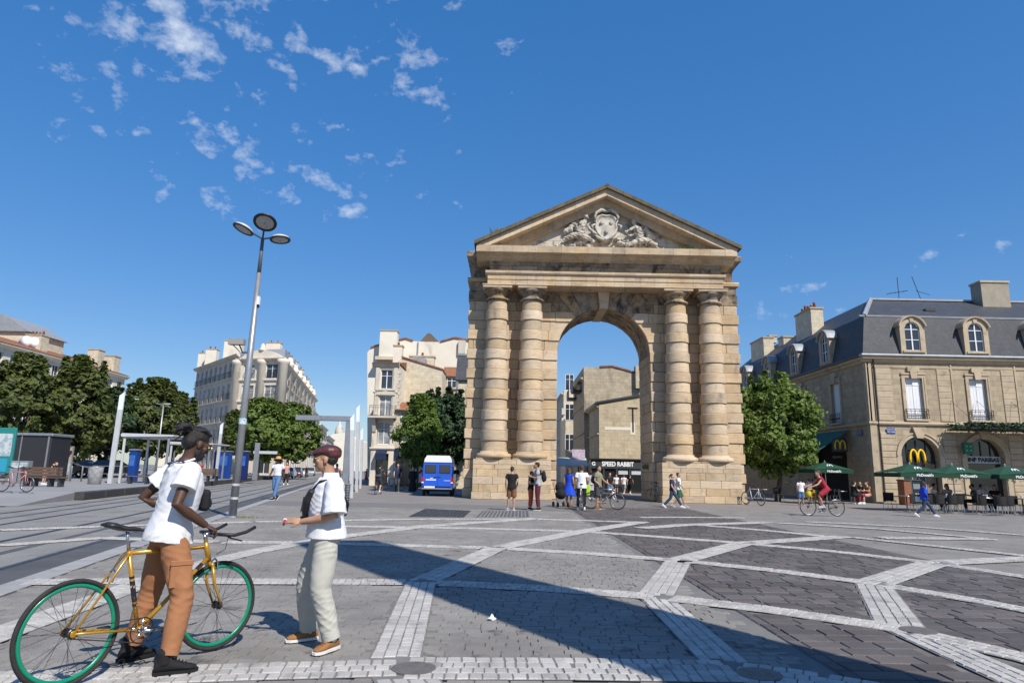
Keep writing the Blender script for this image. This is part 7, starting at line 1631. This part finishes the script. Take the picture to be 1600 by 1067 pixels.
# ------------------------------------------------------------------ vehicles
M_vanb = mat('van_blue', (.014, .10, .60), (.012, .085, .52), rough=.35, spec=.5, coat=.3, scale=2)
M_red = mat('tail_red', (.45, .015, .02), rough=.25); M_amber = mat('tail_amber', (.6, .2, .03), rough=.25); M_vroof = mat('van_roof', (.72, .72, .70), rough=.5)
van = thing('van', 'blue camper van with white raised roof parked nose away beside the gate', 'van', (-4.22, 39.9, 0), R(2)); van.scale = (.93, .93, .93)
sec = [(-.98, .45), (-1.0, .75), (-1.0, 1.25), (-.93, 1.95), (-.86, 2.12), (.86, 2.12), (.93, 1.95), (1.0, 1.25), (1.0, .75), (.98, .45)]
def vring(y, s=1., dz=0.): return [(x * s, y, z + dz) for x, z in sec]
MB().loft([vring(.05, .97), vring(0.0, .985), vring(.12, 1.0), vring(3.9, 1.0), [(x * .98, 4.3 + (0 if z < 1.3 else -.35), z) for x, z in sec], [(x * .92, 4.65 + (0 if z < 1.3 else -.75), min(z, 1.25)) for x, z in sec]]).build('body', M_vanb, van)
MB().loft([[(x * q, y, z) for x, z in ((-.9, 2.10), (-.86, 2.30), (-.72, 2.52), (.72, 2.52), (.86, 2.30), (.9, 2.10))] for y, q in ((-.03, .97), (.10, 1.0), (3.3, 1.0), (3.6, .9))]).build('raised_roof', M_vroof, van)
for sx in (-1, 1):
    d = MB().box(*sorted((sx * .01, sx * .90)), -.045, .0, .62, 2.04).build('rear_door', M_vanb, van)
    MB().cbox(*sorted((sx * .10, sx * .80)), -.058, -.04, 1.40, 1.93, .02).build('window_seal', M_black, d); MB().cbox(*sorted((sx * .135, sx * .765)), -.064, -.05, 1.44, 1.90, .02).build('pane', M_glass, d)
    MB().box(*sorted((sx * .04, sx * .2)), -.075, -.045, 1.16, 1.20).build('handle', M_black, d)
    MB().cbox(*sorted((sx * .84, sx * .985)), -.06, .02, .88, 1.16, .015).build('tail_light', M_red, van); MB().cbox(*sorted((sx * .85, sx * .98)), -.062, .02, .80, .875, .01).build('reverse_light', M_wht, van)
    MB().cbox(*sorted((sx * .84, sx * 1.0)), -.12, .06, .46, .54, .02).build('bumper_corner', M_dgrey, van)
    for y in (.75, 3.55): w = MB().torus((sx * .86, y, .33), .24, .095, (1, 0, 0), 22, 8).build('wheel', M_tyre, van, True); MB().lathe([(.02, 0), (.2, .0), (.22, .04)], 18).xf(Matrix.Translation((sx * .93, y, .33)) @ Matrix.Rotation(R(90) * sx, 4, 'Y')).build('rim', M_galv, w)
    for y0, y1 in ((.45, 1.35), (1.55, 2.5), (2.7, 3.55)): MB().cbox(*sorted((sx * .925, sx * 1.0)), y0, y1, 1.36, 1.86, .03).build('side_window', M_glass, van)
    MB().cbox(*sorted((sx * 1.0, sx * 1.22)), 3.7, 3.78, 1.35, 1.65, .02).build('wing_mirror', M_black, van)
MB().cbox(-.95, .95, -.14, -.02, .42, .50, .02).build('bumper', M_galv, van); MB().box(-.80, -.14, -.15, -.13, .50, .62).build('number_plate', mat('plate', (.7, .7, .66), (.2, .3, .5), scale=9, rough=.4, lo=.6, hi=.62), van); MB().box(-.72, -.08, -.05, -.046, .98, 1.04).box(-.45, -.28, -.05, -.046, 1.09, 1.13).box(.42, .82, -.05, -.046, .96, .985).build('white_decal', M_wht, van)
MB().tube([(.1, -.02, .42), (.1, -.2, .40)], .03, 6).build('tow_hook', M_black, van); MB().box(-.9, .9, .1, 4.2, .30, .46).build('chassis', M_dark, van)
def car(label, px, Y, m, rz=0., py=745, z=0.):
    p_ = P(px, py, Y); t = thing('parked_car', label, 'car', (p_.x, Y, z), rz, 'cars parked down the street')
    body = [(-2.05, .35), (-2.1, .62), (-1.95, .88), (-1.1, .98), (1.25, .96), (1.85, .82), (2.0, .55), (1.95, .35)]
    MB().loft([[(x * q, w, z_ * 1.0) for x, z_ in body] for w, q in ((-.84, .97), (-.80, 1.), (.80, 1.), (.84, .97))]).build('body', m, t, False)
    cab = [(-1.75, .95), (-1.25, 1.42), (.25, 1.45), (1.05, .96)]
    MB().loft([[(x, w * (1 if z_ < 1 else .84), z_) for x, z_ in cab] for w in (-.76, .76)]).build('cabin', M_glass, t); MB().loft([[(x, w * .82, z_ + .03) for x, z_ in ((-1.3, 1.40), (-1.2, 1.45), (.2, 1.48), (.35, 1.42))] for w in (-.76, .76)]).build('roof', m, t)
    for x in (-1.3, 1.25):
        for y in (-.76, .76): MB().torus((x, y, .32), .22, .095, (0, 1, 0), 16, 6).build('wheel', M_tyre, t, True)
    for y in (-.62, .62): MB().cbox(1.86, 1.99, y - .14, y + .14, .6, .74, .02).build('headlight', M_wht, t); MB().cbox(-2.1, -2.0, y - .14, y + .14, .66, .84, .02).build('tail_light', M_red, t)
    return t
M_carw = mat('car_white', (.62, .63, .64), rough=.3, coat=.5); M_carr = mat('car_dark_red', (.10, .02, .022), rough=.3, coat=.5); M_carb = mat('car_black', (.02, .021, .024), rough=.25, coat=.6); M_carg = mat('car_silver', (.38, .39, .41), rough=.3, coat=.5, metal=.4)
car('white car left in the row parked under the boulevard trees', 450, 92, M_carw, R(-80)); car('dark red car between white cars down the tram street', 462, 100, M_carr, R(-78)); car('white car parked last before the street narrows', 472, 108, M_carw, R(-78)); car('silver car far down the tram street', 484, 125, M_carg, R(-78))
car('black car under the left trees beside the kiosk', 99, 56, M_carb, R(20), z=.3); car('white van shaped car behind the left shelters', 131, 62, M_carw, R(10), z=.3); car('dark car behind the shelter railings', 176, 60, M_carb, R(0), z=.3)

# ------------------------------------------------------------------ terraces of the corner house
M_umb = mat('umbrella_green', (.008, .050, .026), (.010, .060, .031), rough=.8, scale=3); M_umbd = mat('umbrella_valance', (.008, .045, .024), rough=.85); M_rattan = mat('rattan_black', (.010, .010, .010), (.022, .021, .020), rough=.7, scale=40)
def umbrella(label, x, y, w, z0, z1, lettering=True):
    t = thing('parasol', label, 'parasol', (x, y, 0), 0, 'green terrace parasols'); h_ = w / 2
    b = MB()
    for a0, a1 in (((-1, -1), (1, -1)), ((1, -1), (1, 1)), ((1, 1), (-1, 1)), ((-1, 1), (-1, -1))):
        m_ = ((a0[0] + a1[0]) / 2, (a0[1] + a1[1]) / 2)
        b.add([(a0[0] * h_, a0[1] * h_, z0), (m_[0] * h_, m_[1] * h_, z0 + .05), (0, 0, z1)], [(0, 1, 2)]); b.add([(m_[0] * h_, m_[1] * h_, z0 + .05), (a1[0] * h_, a1[1] * h_, z0), (0, 0, z1)], [(0, 1, 2)])
    b.build('canopy', M_umb, t)
    v = MB()
    for a0, a1 in (((-1, -1), (1, -1)), ((1, -1), (1, 1)), ((1, 1), (-1, 1)), ((-1, 1), (-1, -1))): v.quad((a0[0] * h_, a0[1] * h_, z0 - .2), (a1[0] * h_, a1[1] * h_, z0 - .2), (a1[0] * h_, a1[1] * h_, z0), (a0[0] * h_, a0[1] * h_, z0))
    va = v.build('valance', M_umbd, t)
    MB().tube([(0, 0, 0), (0, 0, z1 - .02)], .028, 8).build('pole', M_alu, t); MB().lathe([(.05, 0), (.03, .1), (.01, .14)], 8, (0, 0, z1 - .03)).build('finial', M_alu, t); MB().lathe([(.28, 0), (.28, .06), (.06, .09)], 16).build('base', M_dgrey, t)
    for a in range(8): MB().tube([(0, 0, z1 - .1), (math.cos(a * math.pi / 4) * h_ * (1.3 if a % 2 else .97), math.sin(a * math.pi / 4) * h_ * (1.3 if a % 2 else .97), z0 + .01)], .008, 4).build('rib', M_alu, t)
    if lettering:
        text_mesh("McDonald's", .17, M_wht, .003, 'valance_lettering', va, (0, -h_ - .006, z0 - .10), bold=.004)
        gm = MB(); golden_m(gm, 0, 0, .3, .22, 0, .028); gm.xf(Matrix.Translation((0, -h_ * .62, z0 + (z1 - z0) * .40)) @ Matrix.Rotation(-math.atan2(h_, z1 - z0 - .0) * .85, 4, 'X')); gm.build('valance_emblem', M_wht, va)
umbrella('green parasol between the round tree and the corner house', 18.75, 40.2, 2.25, 1.98, 2.42)
for k, (x, y, lab) in enumerate(((19.9, 33.6, 'leftmost green parasol of the bank side terrace'), (22.2, 33.9, 'second green parasol of the bank side terrace'), (24.5, 33.4, 'third green parasol near the right edge'), (26.9, 33.2, 'green parasol cut by the right edge'))): umbrella(lab, x, y, 2.35, 1.82, 2.26)
def chair_proto():
    t = thing('terrace_chair', '', 'chair', (0, 0, 0), 0, 'black terrace chairs')
    MB().cbox(-.23, .23, -.22, .22, .42, .46, .015).build('seat', M_rattan, t)
    rings = [[(.25 * math.sin(a) * q, .06 + .22 * math.cos(a) * q, z) for q, z in ((1, .46), (1.06, .66), (1.08, .84), (1.02, .84), (1.0, .66), (.94, .46))] for a in np.linspace(-1.5, 1.5, 11)]
    MB().loft(rings).build('backrest', M_rattan, t)
    for sx in (-1, 1):
        for sy in (-1, 1): MB().tube([(sx * .20, sy * .18, .42), (sx * .23, sy * .22, 0)], .015, 6).build('leg', M_alu, t)
    return t
def table_proto():
    t = thing('terrace_table', '', 'table', (0, 0, 0), 0, 'terrace tables'); MB().lathe([(.36, .70), (.37, .715), (.36, .73)], 20).build('table_top', M_alu, t); MB().tube([(0, 0, .03), (0, 0, .7)], .03, 8).build('pedestal', M_dgrey, t); MB().lathe([(.22, 0), (.2, .03), (.04, .05)], 14).build('foot', M_dgrey, t); return t
cp_, tp_ = chair_proto(), table_proto()
CH = [(18.9, 31.6, 10, 'black chair at the left front of the bank terrace'), (19.6, 32.0, 175, 'black chair seen from behind, second from the terrace left'), (20.3, 31.4, 200, 'black chair in front of the second terrace parasol'), (20.95, 31.9, 160, 'black chair facing away in the middle of the terrace'), (21.5, 31.2, 215, 'black chair at front of the terrace between two poles'), (22.1, 31.8, 20, 'black chair turned to the table under the second parasol'),
      (22.5, 30.9, 180, 'black chair nearest the square in the right terrace'), (23.1, 31.6, 140, 'black chair under the third parasol'), (23.6, 30.8, 190, 'black chair at the front right corner of the terrace'), (24.3, 31.4, 170, 'black chair near the right edge of the picture'), (24.9, 31.0, 10, 'black chair partly cut by the right edge'), (19.2, 34.4, 0, 'black chair behind the leftmost terrace table'), (21.2, 34.2, 15, 'black chair against the wall under the second parasol'), (22.9, 34.6, -10, 'black chair by the wall under the third parasol'),
      (19.4, 30.9, 185, 'black chair at the very front left of the terrace'), (21.9, 30.5, 175, 'front row black chair right of the middle pole'), (24.0, 32.2, 30, 'black chair tucked to the right end table'), (25.5, 31.6, 180, 'black chair beyond the last terrace table'), (20.6, 33.4, -20, 'black chair on the wall side of the middle table'), (23.4, 33.5, 5, 'black chair on the wall side near the cup table'),
      (18.0, 41.2, 90, 'chair left of the lone parasol'), (19.9, 41.6, -90, 'chair right of the lone parasol near the corner'), (21.0, 41.2, 180, 'chair closest to the house corner'), (16.6, 42.0, 20, 'chair in the shade under the round tree')]
for k, (x, y, a, lab) in enumerate(CH):
    if k == 0: cp_.location = (x, y, 0); cp_.rotation_euler.z = R(a); cp_['label'] = lab
    else: clone(cp_, (x, y, 0), R(a), lab)
for k, (x, y, lab) in enumerate(((19.3, 33.1, 'round table at the left end of the bank terrace'), (21.1, 32.8, 'round table in the middle of the bank terrace'), (22.8, 32.7, 'round table with cups under the third parasol'), (24.4, 32.4, 'round table at the right edge of the terrace'), (18.9, 41.3, 'small table under the lone parasol'), (20.4, 41.9, 'small table by the house corner'), (15.9, 42.6, 'small table in tree shade beside the gate'))):
    if k == 0: tp_.location = (x, y, 0); tp_['label'] = lab
    else: clone(tp_, (x, y, 0), 0, lab)
for k, (x, y) in enumerate(((22.7, 32.6), (22.95, 32.8), (22.8, 32.5), (21.0, 32.7), (24.3, 32.3))):
    o = MB().lathe([(.03, 0), (.042, .12), (.044, .125)], 10).build('paper_cup', mat('cup_white', (.7, .7, .68), rough=.5), None, True, loc=(x, y, .732)); o['label'] = ['left paper cup of three on the table under the third parasol', 'right paper cup of three on the table under the third parasol', 'front paper cup of three on the table under the third parasol', 'lone paper cup on the middle terrace table', 'lone paper cup on the table near the right edge'][k]; o['category'] = 'cup'; o['group'] = 'paper cups on the terrace tables'
wbx = thing('waste_station', 'brown and green waste bin station left of the arched restaurant door', 'bin', (23.9, 41.4, 0)); MB().cbox(-.05, .40, -.35, .35, 0, 1.45, .02).build('side_panel', mat('rust_panel', (.26, .10, .05), (.22, .085, .045), rough=.6, scale=4), wbx); MB().cbox(.40, 1.0, -.36, .35, .05, 1.42, .02).build('front_panel', mat('bin_dark_green', (.012, .03, .022), rough=.4), wbx); MB().cbox(-.08, 1.04, -.4, .4, 1.42, 1.50, .02).build('lid', M_dgrey, wbx); MB().box(.5, .9, -.38, -.36, .95, 1.25).build('flap', M_alu, wbx); MB().box(.58, .84, -.375, -.362, .35, .70).build('notice', mat('notice_red', (.6, .6, .58), (.5, .03, .03), scale=7, rough=.5, lo=.5, hi=.52), wbx)

# ------------------------------------------------------------------ people in the square
def far(label, px, fy, hy, face, pose='stand', z=0., **k):
    g = G(px, fy, z); top_ = P(px, hy, g.y).z - z; h_ = max(1.45, min(2.05, top_ * (1.0 if pose not in ('sit', 'cycle') else 1.)))
    if pose == 'sit': h_ = 1.8
    if pose == 'cycle': h_ = max(1.5, min(1.95, top_ / 1.08))
    return person(label, (g.x, g.y, z), R(face), h_, pose, **k)[0]
HB_, HR2 = (M_hair_b, 'short'), (M_hair_br, 'short'); W_s = (M_sole, 'low', M_sole); K_s = (C_black, 'low', M_sole); N_s = (C_grey, 'low', M_sole)
p = far('person from behind in black tee and brown shorts before the left pedestal', 799, 797, 729, 170, 'relax', top=(C_black, .5, .86, .02), bottom=('shorts', C_brown, .9, .02), shoes=N_s, hair=(M_hair_b, 'short'), skin_m=M_skin_t, pitch=R(18))
far('person in black tee and coral trousers facing the backpack wearer', 829, 796, 735, 75, 'phone', top=(C_black, .5, .86, .02), bottom=('trousers', C_coral, 1.85, .015), shoes=K_s, hair=HR2)
p = far('person in two tone tee and burgundy trousers with black backpack at left pedestal', 840, 797, 721, -95, 'phone', top=(C_grey, .5, .86, .02), bottom=('trousers', C_burg, 1.9, .012), shoes=K_s, hair=HB_, skin_m=M_skin_t)
MB().loft([[(rx * math.cos(a), -ry * math.sin(a), z) for a in [2 * math.pi * k / 18 for k in range(18)]] for rx, ry, z in ((.192, .142, 1.27), (.198, .142, 1.36), (.16, .12, 1.43))], False).build('yoke', C_black, p, True)
backpack('black backpack worn before the left pedestal', p, C_black)
far('person in bright blue dress with long brown hair in the gate passage', 889, 791, 731, 150, 'stand', top=(C_blue, .15, .92, .0), bottom=('skirt', C_blue, .50, .34), shoes=(C_tan, 'low', C_brown), hair=(M_hair_br, 'long'), skin_m=M_skin_t, fem=True)
p = far('person in white tee and black trousers astride a bicycle, seen from behind', 909, 796, 727, 178, 'relax', top=(C_white, .55, .84, .03), bottom=('trousers', C_black, 1.92, .01), shoes=W_s, hair=HR2, skin_m=M_skin_t)
far('bald person in patterned white shirt behind the blue dress', 923, 779, 735, 20, 'stand', top=(C_pattern, .6, .84, .03), bottom=('shorts', C_pattern, .95, .03), shoes=W_s, skin_m=M_skin_d)
p = far('person in olive tee and dark shorts leaning on a bicycle in the passage', 935, 795, 727, 60, 'relax', J=dict(elL=(.25, -.12, 1.15), wrL=(.22, -.40, .98)), top=(C_olive, .5, .86, .02), bottom=('shorts', C_dgrey, .95, .03), shoes=(C_tan, 'low', M_sole), hair=HB_, skin_m=M_skin_t)
backpack('dark backpack of the person leaning on the bicycle', p, C_dgrey)
far('person in black tee and denim shorts walking out of the passage', 953, 779, 738, 20, 'walk', top=(C_black, .5, .86, .02), bottom=('shorts', C_jean, .95, .03), shoes=W_s, hair=HB_)
far('small distant person in white top by the grey shopfront', 963, 771, 742, 0, 'stand', top=(C_white, .5, .86, .02), bottom=('shorts', C_dgrey, .8, .02), shoes=K_s, hair=HR2, fem=True)
far('distant person in white tee and grey shorts walking at the shopfront', 975, 772, 743, 160, 'walk', top=(C_white, .5, .86, .02), bottom=('shorts', C_grey, .9, .02), shoes=W_s, hair=HR2)
p = far('distant person in black with a pale shoulder bag at the shopfront', 985, 772, 744, 150, 'walk', top=(C_black, .3, .86, .02), bottom=('trousers', C_black, 1.6, .01), shoes=W_s, hair=(M_hair_br, 'tail'), fem=True)
far('person in navy top and dark jeans walking right past the right pedestal', 1051, 793, 740, 75, 'stride', top=(C_navy, .6, .86, .02), bottom=('trousers', C_djean, 1.92, .008), shoes=W_s, hair=(M_hair_br, 'tail'), fem=True)
far('person in white tee and green shorts walking behind the navy top', 1061, 792, 738, 75, 'walk', top=(C_white, .5, .86, .03), bottom=('shorts', C_green, .95, .03), shoes=N_s, hair=HR2, skin_m=M_skin_t)
hw = far('person in straw hat, white tee and blue jeans walking towards us by the tracks', 430, 781, 714, -10, 'walk', top=(C_white, .5, .98, .015), bottom=('trousers', C_jean, 1.88, .004), shoes=K_s, hair=(M_hair_b, 'long'), skin_m=M_skin_d, fem=True)
q_ = DEF['head']; MB().lathe([(.19, .055), (.185, .062), (.105, .075), (.10, .14), (.07, .165), (.02, .17)], 20, q_).build('straw_hat', C_straw, hw, True)
far('person in navy tee and dark trousers walking left of the young tree', 620, 768, 724, 10, 'walk', top=(C_navy, .5, .86, .02), bottom=('trousers', C_dgrey, 1.92, .01), shoes=K_s, hair=HB_)
far('figure in long black clothes standing by the van', 644, 769, 729, 0, 'stand', top=(C_black, 1.9, .80, .05), bottom=('skirt', C_black, .08, .30), shoes=K_s, hair=(M_hair_b, 'long'), fem=True)
far('distant person in red dress walking beside the narrow house', 572, 753, 732, 170, 'walk', top=(C_coral, .2, .9, .0), bottom=('skirt', C_coral, .25, .3), shoes=K_s, hair=(M_hair_b, 'tail'), fem=True)
far('distant person in grey walking beside the red dress', 578, 753, 731, 170, 'walk', top=(C_dgrey, .5, .86, .02), bottom=('trousers', C_grey, 1.9, .01), shoes=K_s, hair=HB_)
far('person in pink top behind the shoulder of the cap wearer', 524, 768, 724, 175, 'stand', top=(C_pink, .3, .86, .02), bottom=('trousers', C_black, 1.9, .01), shoes=K_s, hair=(M_hair_b, 'bun'), skin_m=M_skin_d, fem=True)
far('person in white tee behind the white masts', 547, 769, 731, 110, 'walk', top=(C_white, .5, .86, .02), bottom=('trousers', C_dgrey, 1.9, .01), shoes=K_s, hair=HB_, skin_m=M_skin_d)
far('bending person in pink shorts behind the brown bench', 68, 757, 712, 100, 'bend', z=.3, top=(C_black, .2, .95, .01), bottom=('shorts', C_pink, .6, .02), shoes=W_s, hair=(M_hair_br, 'tail'), fem=True)
far('distant person in red and black by the blue kiosk', 312, 748, 722, 0, 'stand', z=.3, top=(C_red, .5, .86, .02), bottom=('trousers', C_black, 1.9, .01), shoes=W_s, hair=HB_)
far('distant person in black near the boulevard trees', 478, 748, 727, 0, 'walk', top=(C_black, .5, .86, .02), bottom=('trousers', C_dgrey, 1.9, .01), shoes=K_s, hair=HB_)
far('person carrying a white bag behind the straw hat', 446, 757, 722, 30, 'walk', top=(C_pink, .5, .86, .02), bottom=('trousers', C_black, 1.9, .01), shoes=W_s, hair=HB_)
far('person in white tee and blue shorts standing by the lone parasol', 1253, 789, 748, 170, 'relax', top=(C_white, .5, .86, .02), bottom=('shorts', C_jean, 1.0, .03), shoes=(C_tan, 'low', M_sole), hair=HB_, skin_m=M_skin_t)
far('person in striped top standing near the cyclist', 1266, 787, 750, 190, 'look', top=(C_pattern, .2, .9, .01), bottom=('trousers', C_pink, 1.6, .01), shoes=K_s, hair=(M_hair_br, 'bun'), fem=True)
far('person in dark red behind the striped top', 1272, 785, 749, 160, 'look', top=(C_burg, .5, .86, .02), bottom=('trousers', C_yel, 1.7, .02), shoes=K_s, hair=(M_hair_br, 'bun'), fem=True)
wk = far('person in bright blue blouse and jeans striding past the terrace with a white bag', 1447, 807, 754, 75, 'stride', top=(C_blue, 1.3, .84, .05), bottom=('trousers', C_djean, 1.92, .004), shoes=W_s, hair=(M_hair_b, 'long'), skin_m=M_skin_d, fem=True)
def tote(o): skin('bag_body', MB().cbox(.20, .28, -.02, .34, .72, .98, .03), C_white, o, .012, 1); MB().tube([(.24, .02, .97), (.20, .05, 1.42), (.24, .30, .97)], .008, 5).build('handle', C_white, o)
carried('shoulder_bag', 'white shoulder bag of the person in the blue blouse', 'bag', wk, tote)
SIT = [(1336, 787, 100, C_black, C_black, 'seated person in dark clothes at left under the lone parasol', HB_), (1347, 787, -60, C_black, C_red, 'seated person in black top and red trousers under the lone parasol', HB_), (1357, 787, -80, C_tan, C_pink, 'seated person with raised hand nearest the house corner', (M_hair_br, 'bun')),
       (1462, 797, 70, C_white, C_dgrey, 'seated person in white tee left on the bank terrace', HB_), (1483, 797, -70, C_grey, C_dgrey, 'seated person with long hair facing the white tee on the terrace', (M_hair_b, 'long')), (1536, 798, 60, C_white, C_dgrey, 'seated person in white under the third terrace parasol', HB_), (1524, 799, -120, C_dgrey, C_black, 'seated person in grey beside the third parasol', HB_), (1558, 799, -60, C_black, C_black, 'seated person in black at the cup table', (M_hair_b, 'long'))]
for px, fy, fc, a, b_, lab, hr in SIT: far(lab, px, fy, 750, fc, 'sit', top=(a, .5, .46, .02), bottom=('trousers', b_, 1.85, .01), shoes=W_s, hair=hr, group='seated guests', skin_m=random.choice((M_skin_t, M_skin_l)))
# bicycles of the square and their riders
def ride(lab_b, lab_p, px, fy, face, paint, hgt, z=0., **k):
    g = G(px, fy, z); t, q, hp_, hm_ = person(lab_p, (g.x, g.y, z), R(face), hgt, 'cycle', **k); f = Vector((math.sin(R(face)), -math.cos(R(face)), 0)); s_ = hgt / 1.75
    bicycle(lab_b, (g.x - f.x * .45 * s_, g.y - f.y * .45 * s_, z), R(face) - math.pi / 2, paint, M_alu, 0, scale=s_, bars='city'); return t
cyc = ride('black city bicycle ridden by the person in the red dress', 'person in dark red dress cycling left in front of the terrace', 1291, 806, -88, M_black, 1.72, top=(C_red, .1, 1.0, .0), bottom=('skirt', C_red, .6, .2), shoes=N_s, hair=(M_hair_br, 'tail'), skin_m=M_skin_t, fem=True)
def bask(o): skin('fruit', MB().ell((0, -.52, .98), (.14, .12, .10)).ell((0.05, -.72, .86), (.16, .12, .16)), C_yel, o, .03, 1)
carried('yellow_bag', 'yellow bag on the handlebar of the cyclist in red', 'bag', cyc, bask)
bp_ = ride('dark bicycle of the rider with the black backpack', 'person with black backpack cycling away beside the masts', 590, 772, 176, M_black, 1.72, top=(C_dgrey, .6, 1.0, .02), bottom=('shorts', C_dgrey, 1.0, .02), shoes=W_s, hair=HB_)
backpack('black backpack of the rider cycling away', bp_, C_black, y=.02, z=1.36)
g_ = G(905, 797); bicycle('bicycle seen from behind under the white tee in the passage', (g_.x + .1, g_.y - .2, 0), R(92), M_carg, M_alu, 0, bars='city')
g_ = G(944, 796); bicycle('bicycle held by the person in olive tee', (g_.x - .5, g_.y + .5, 0), R(-25), M_alu, M_alu, 0, bars='bull')
g_ = G(1032, 784); bicycle('bicycle parked against the inner corner of the right pedestal', (g_.x - .3, g_.y, 0), R(55), M_carw, M_alu, 0, bars='city'); bicycle('second bicycle leaning at the right side of the passage', (g_.x + .35, g_.y + .1, 0), R(125), M_burg if 'M_burg' in globals() else C_burg, M_alu, 0, bars='city')
g_ = G(1173, 789); bicycle('white bicycle behind the right edge of the gate', (g_.x, g_.y + .7, 0), R(-70), M_carw, M_alu, 0, bars='city')
g_ = G(2, 768, .3); cb = bicycle('small pink and red bicycle at the left edge of the platform', (g_.x, g_.y, .3), R(-8), mat('bike_pink', (.55, .22, .22), rough=.4), M_alu, 0, bars='city', scale=.95)
g_ = G(607, 767); bicycle('dark bicycle parked behind the person in navy tee', (g_.x - .5, g_.y + .6, 0), R(10), M_black, M_alu, 0, bars='city')
# stroller in the passage
g_ = G(876, 792); st_ = thing('stroller', 'black stroller beside the person in the blue dress', 'stroller', (g_.x, g_.y, 0), R(15)); skin('seat', MB().ell((0, 0, .55), (.24, .3, .22)).ell((0, .12, .85), (.22, .2, .25)), C_black, st_, .025, 1)
for x in (-.24, .24):
    for y in (-.3, .3): MB().torus((x, y, .12), .085, .035, (1, 0, 0), 14, 6).build('wheel', M_tyre, st_, True)
    MB().tube([(x, -.3, .12), (x * .9, .0, .4), (x * .9, .35, .95), (x * .9, .5, 1.05)], .015, 6).build('frame_tube', M_dgrey, st_)
lb_ = thing('delivery_bag', 'lime yellow bag hanging on the bicycle in the passage', 'bag', (G(917, 789).x, G(917, 789).y, .45)); skin('pouch', MB().cbox(-.14, .14, -.1, .1, 0, .5, .03), C_lime, lb_, .02, 1)
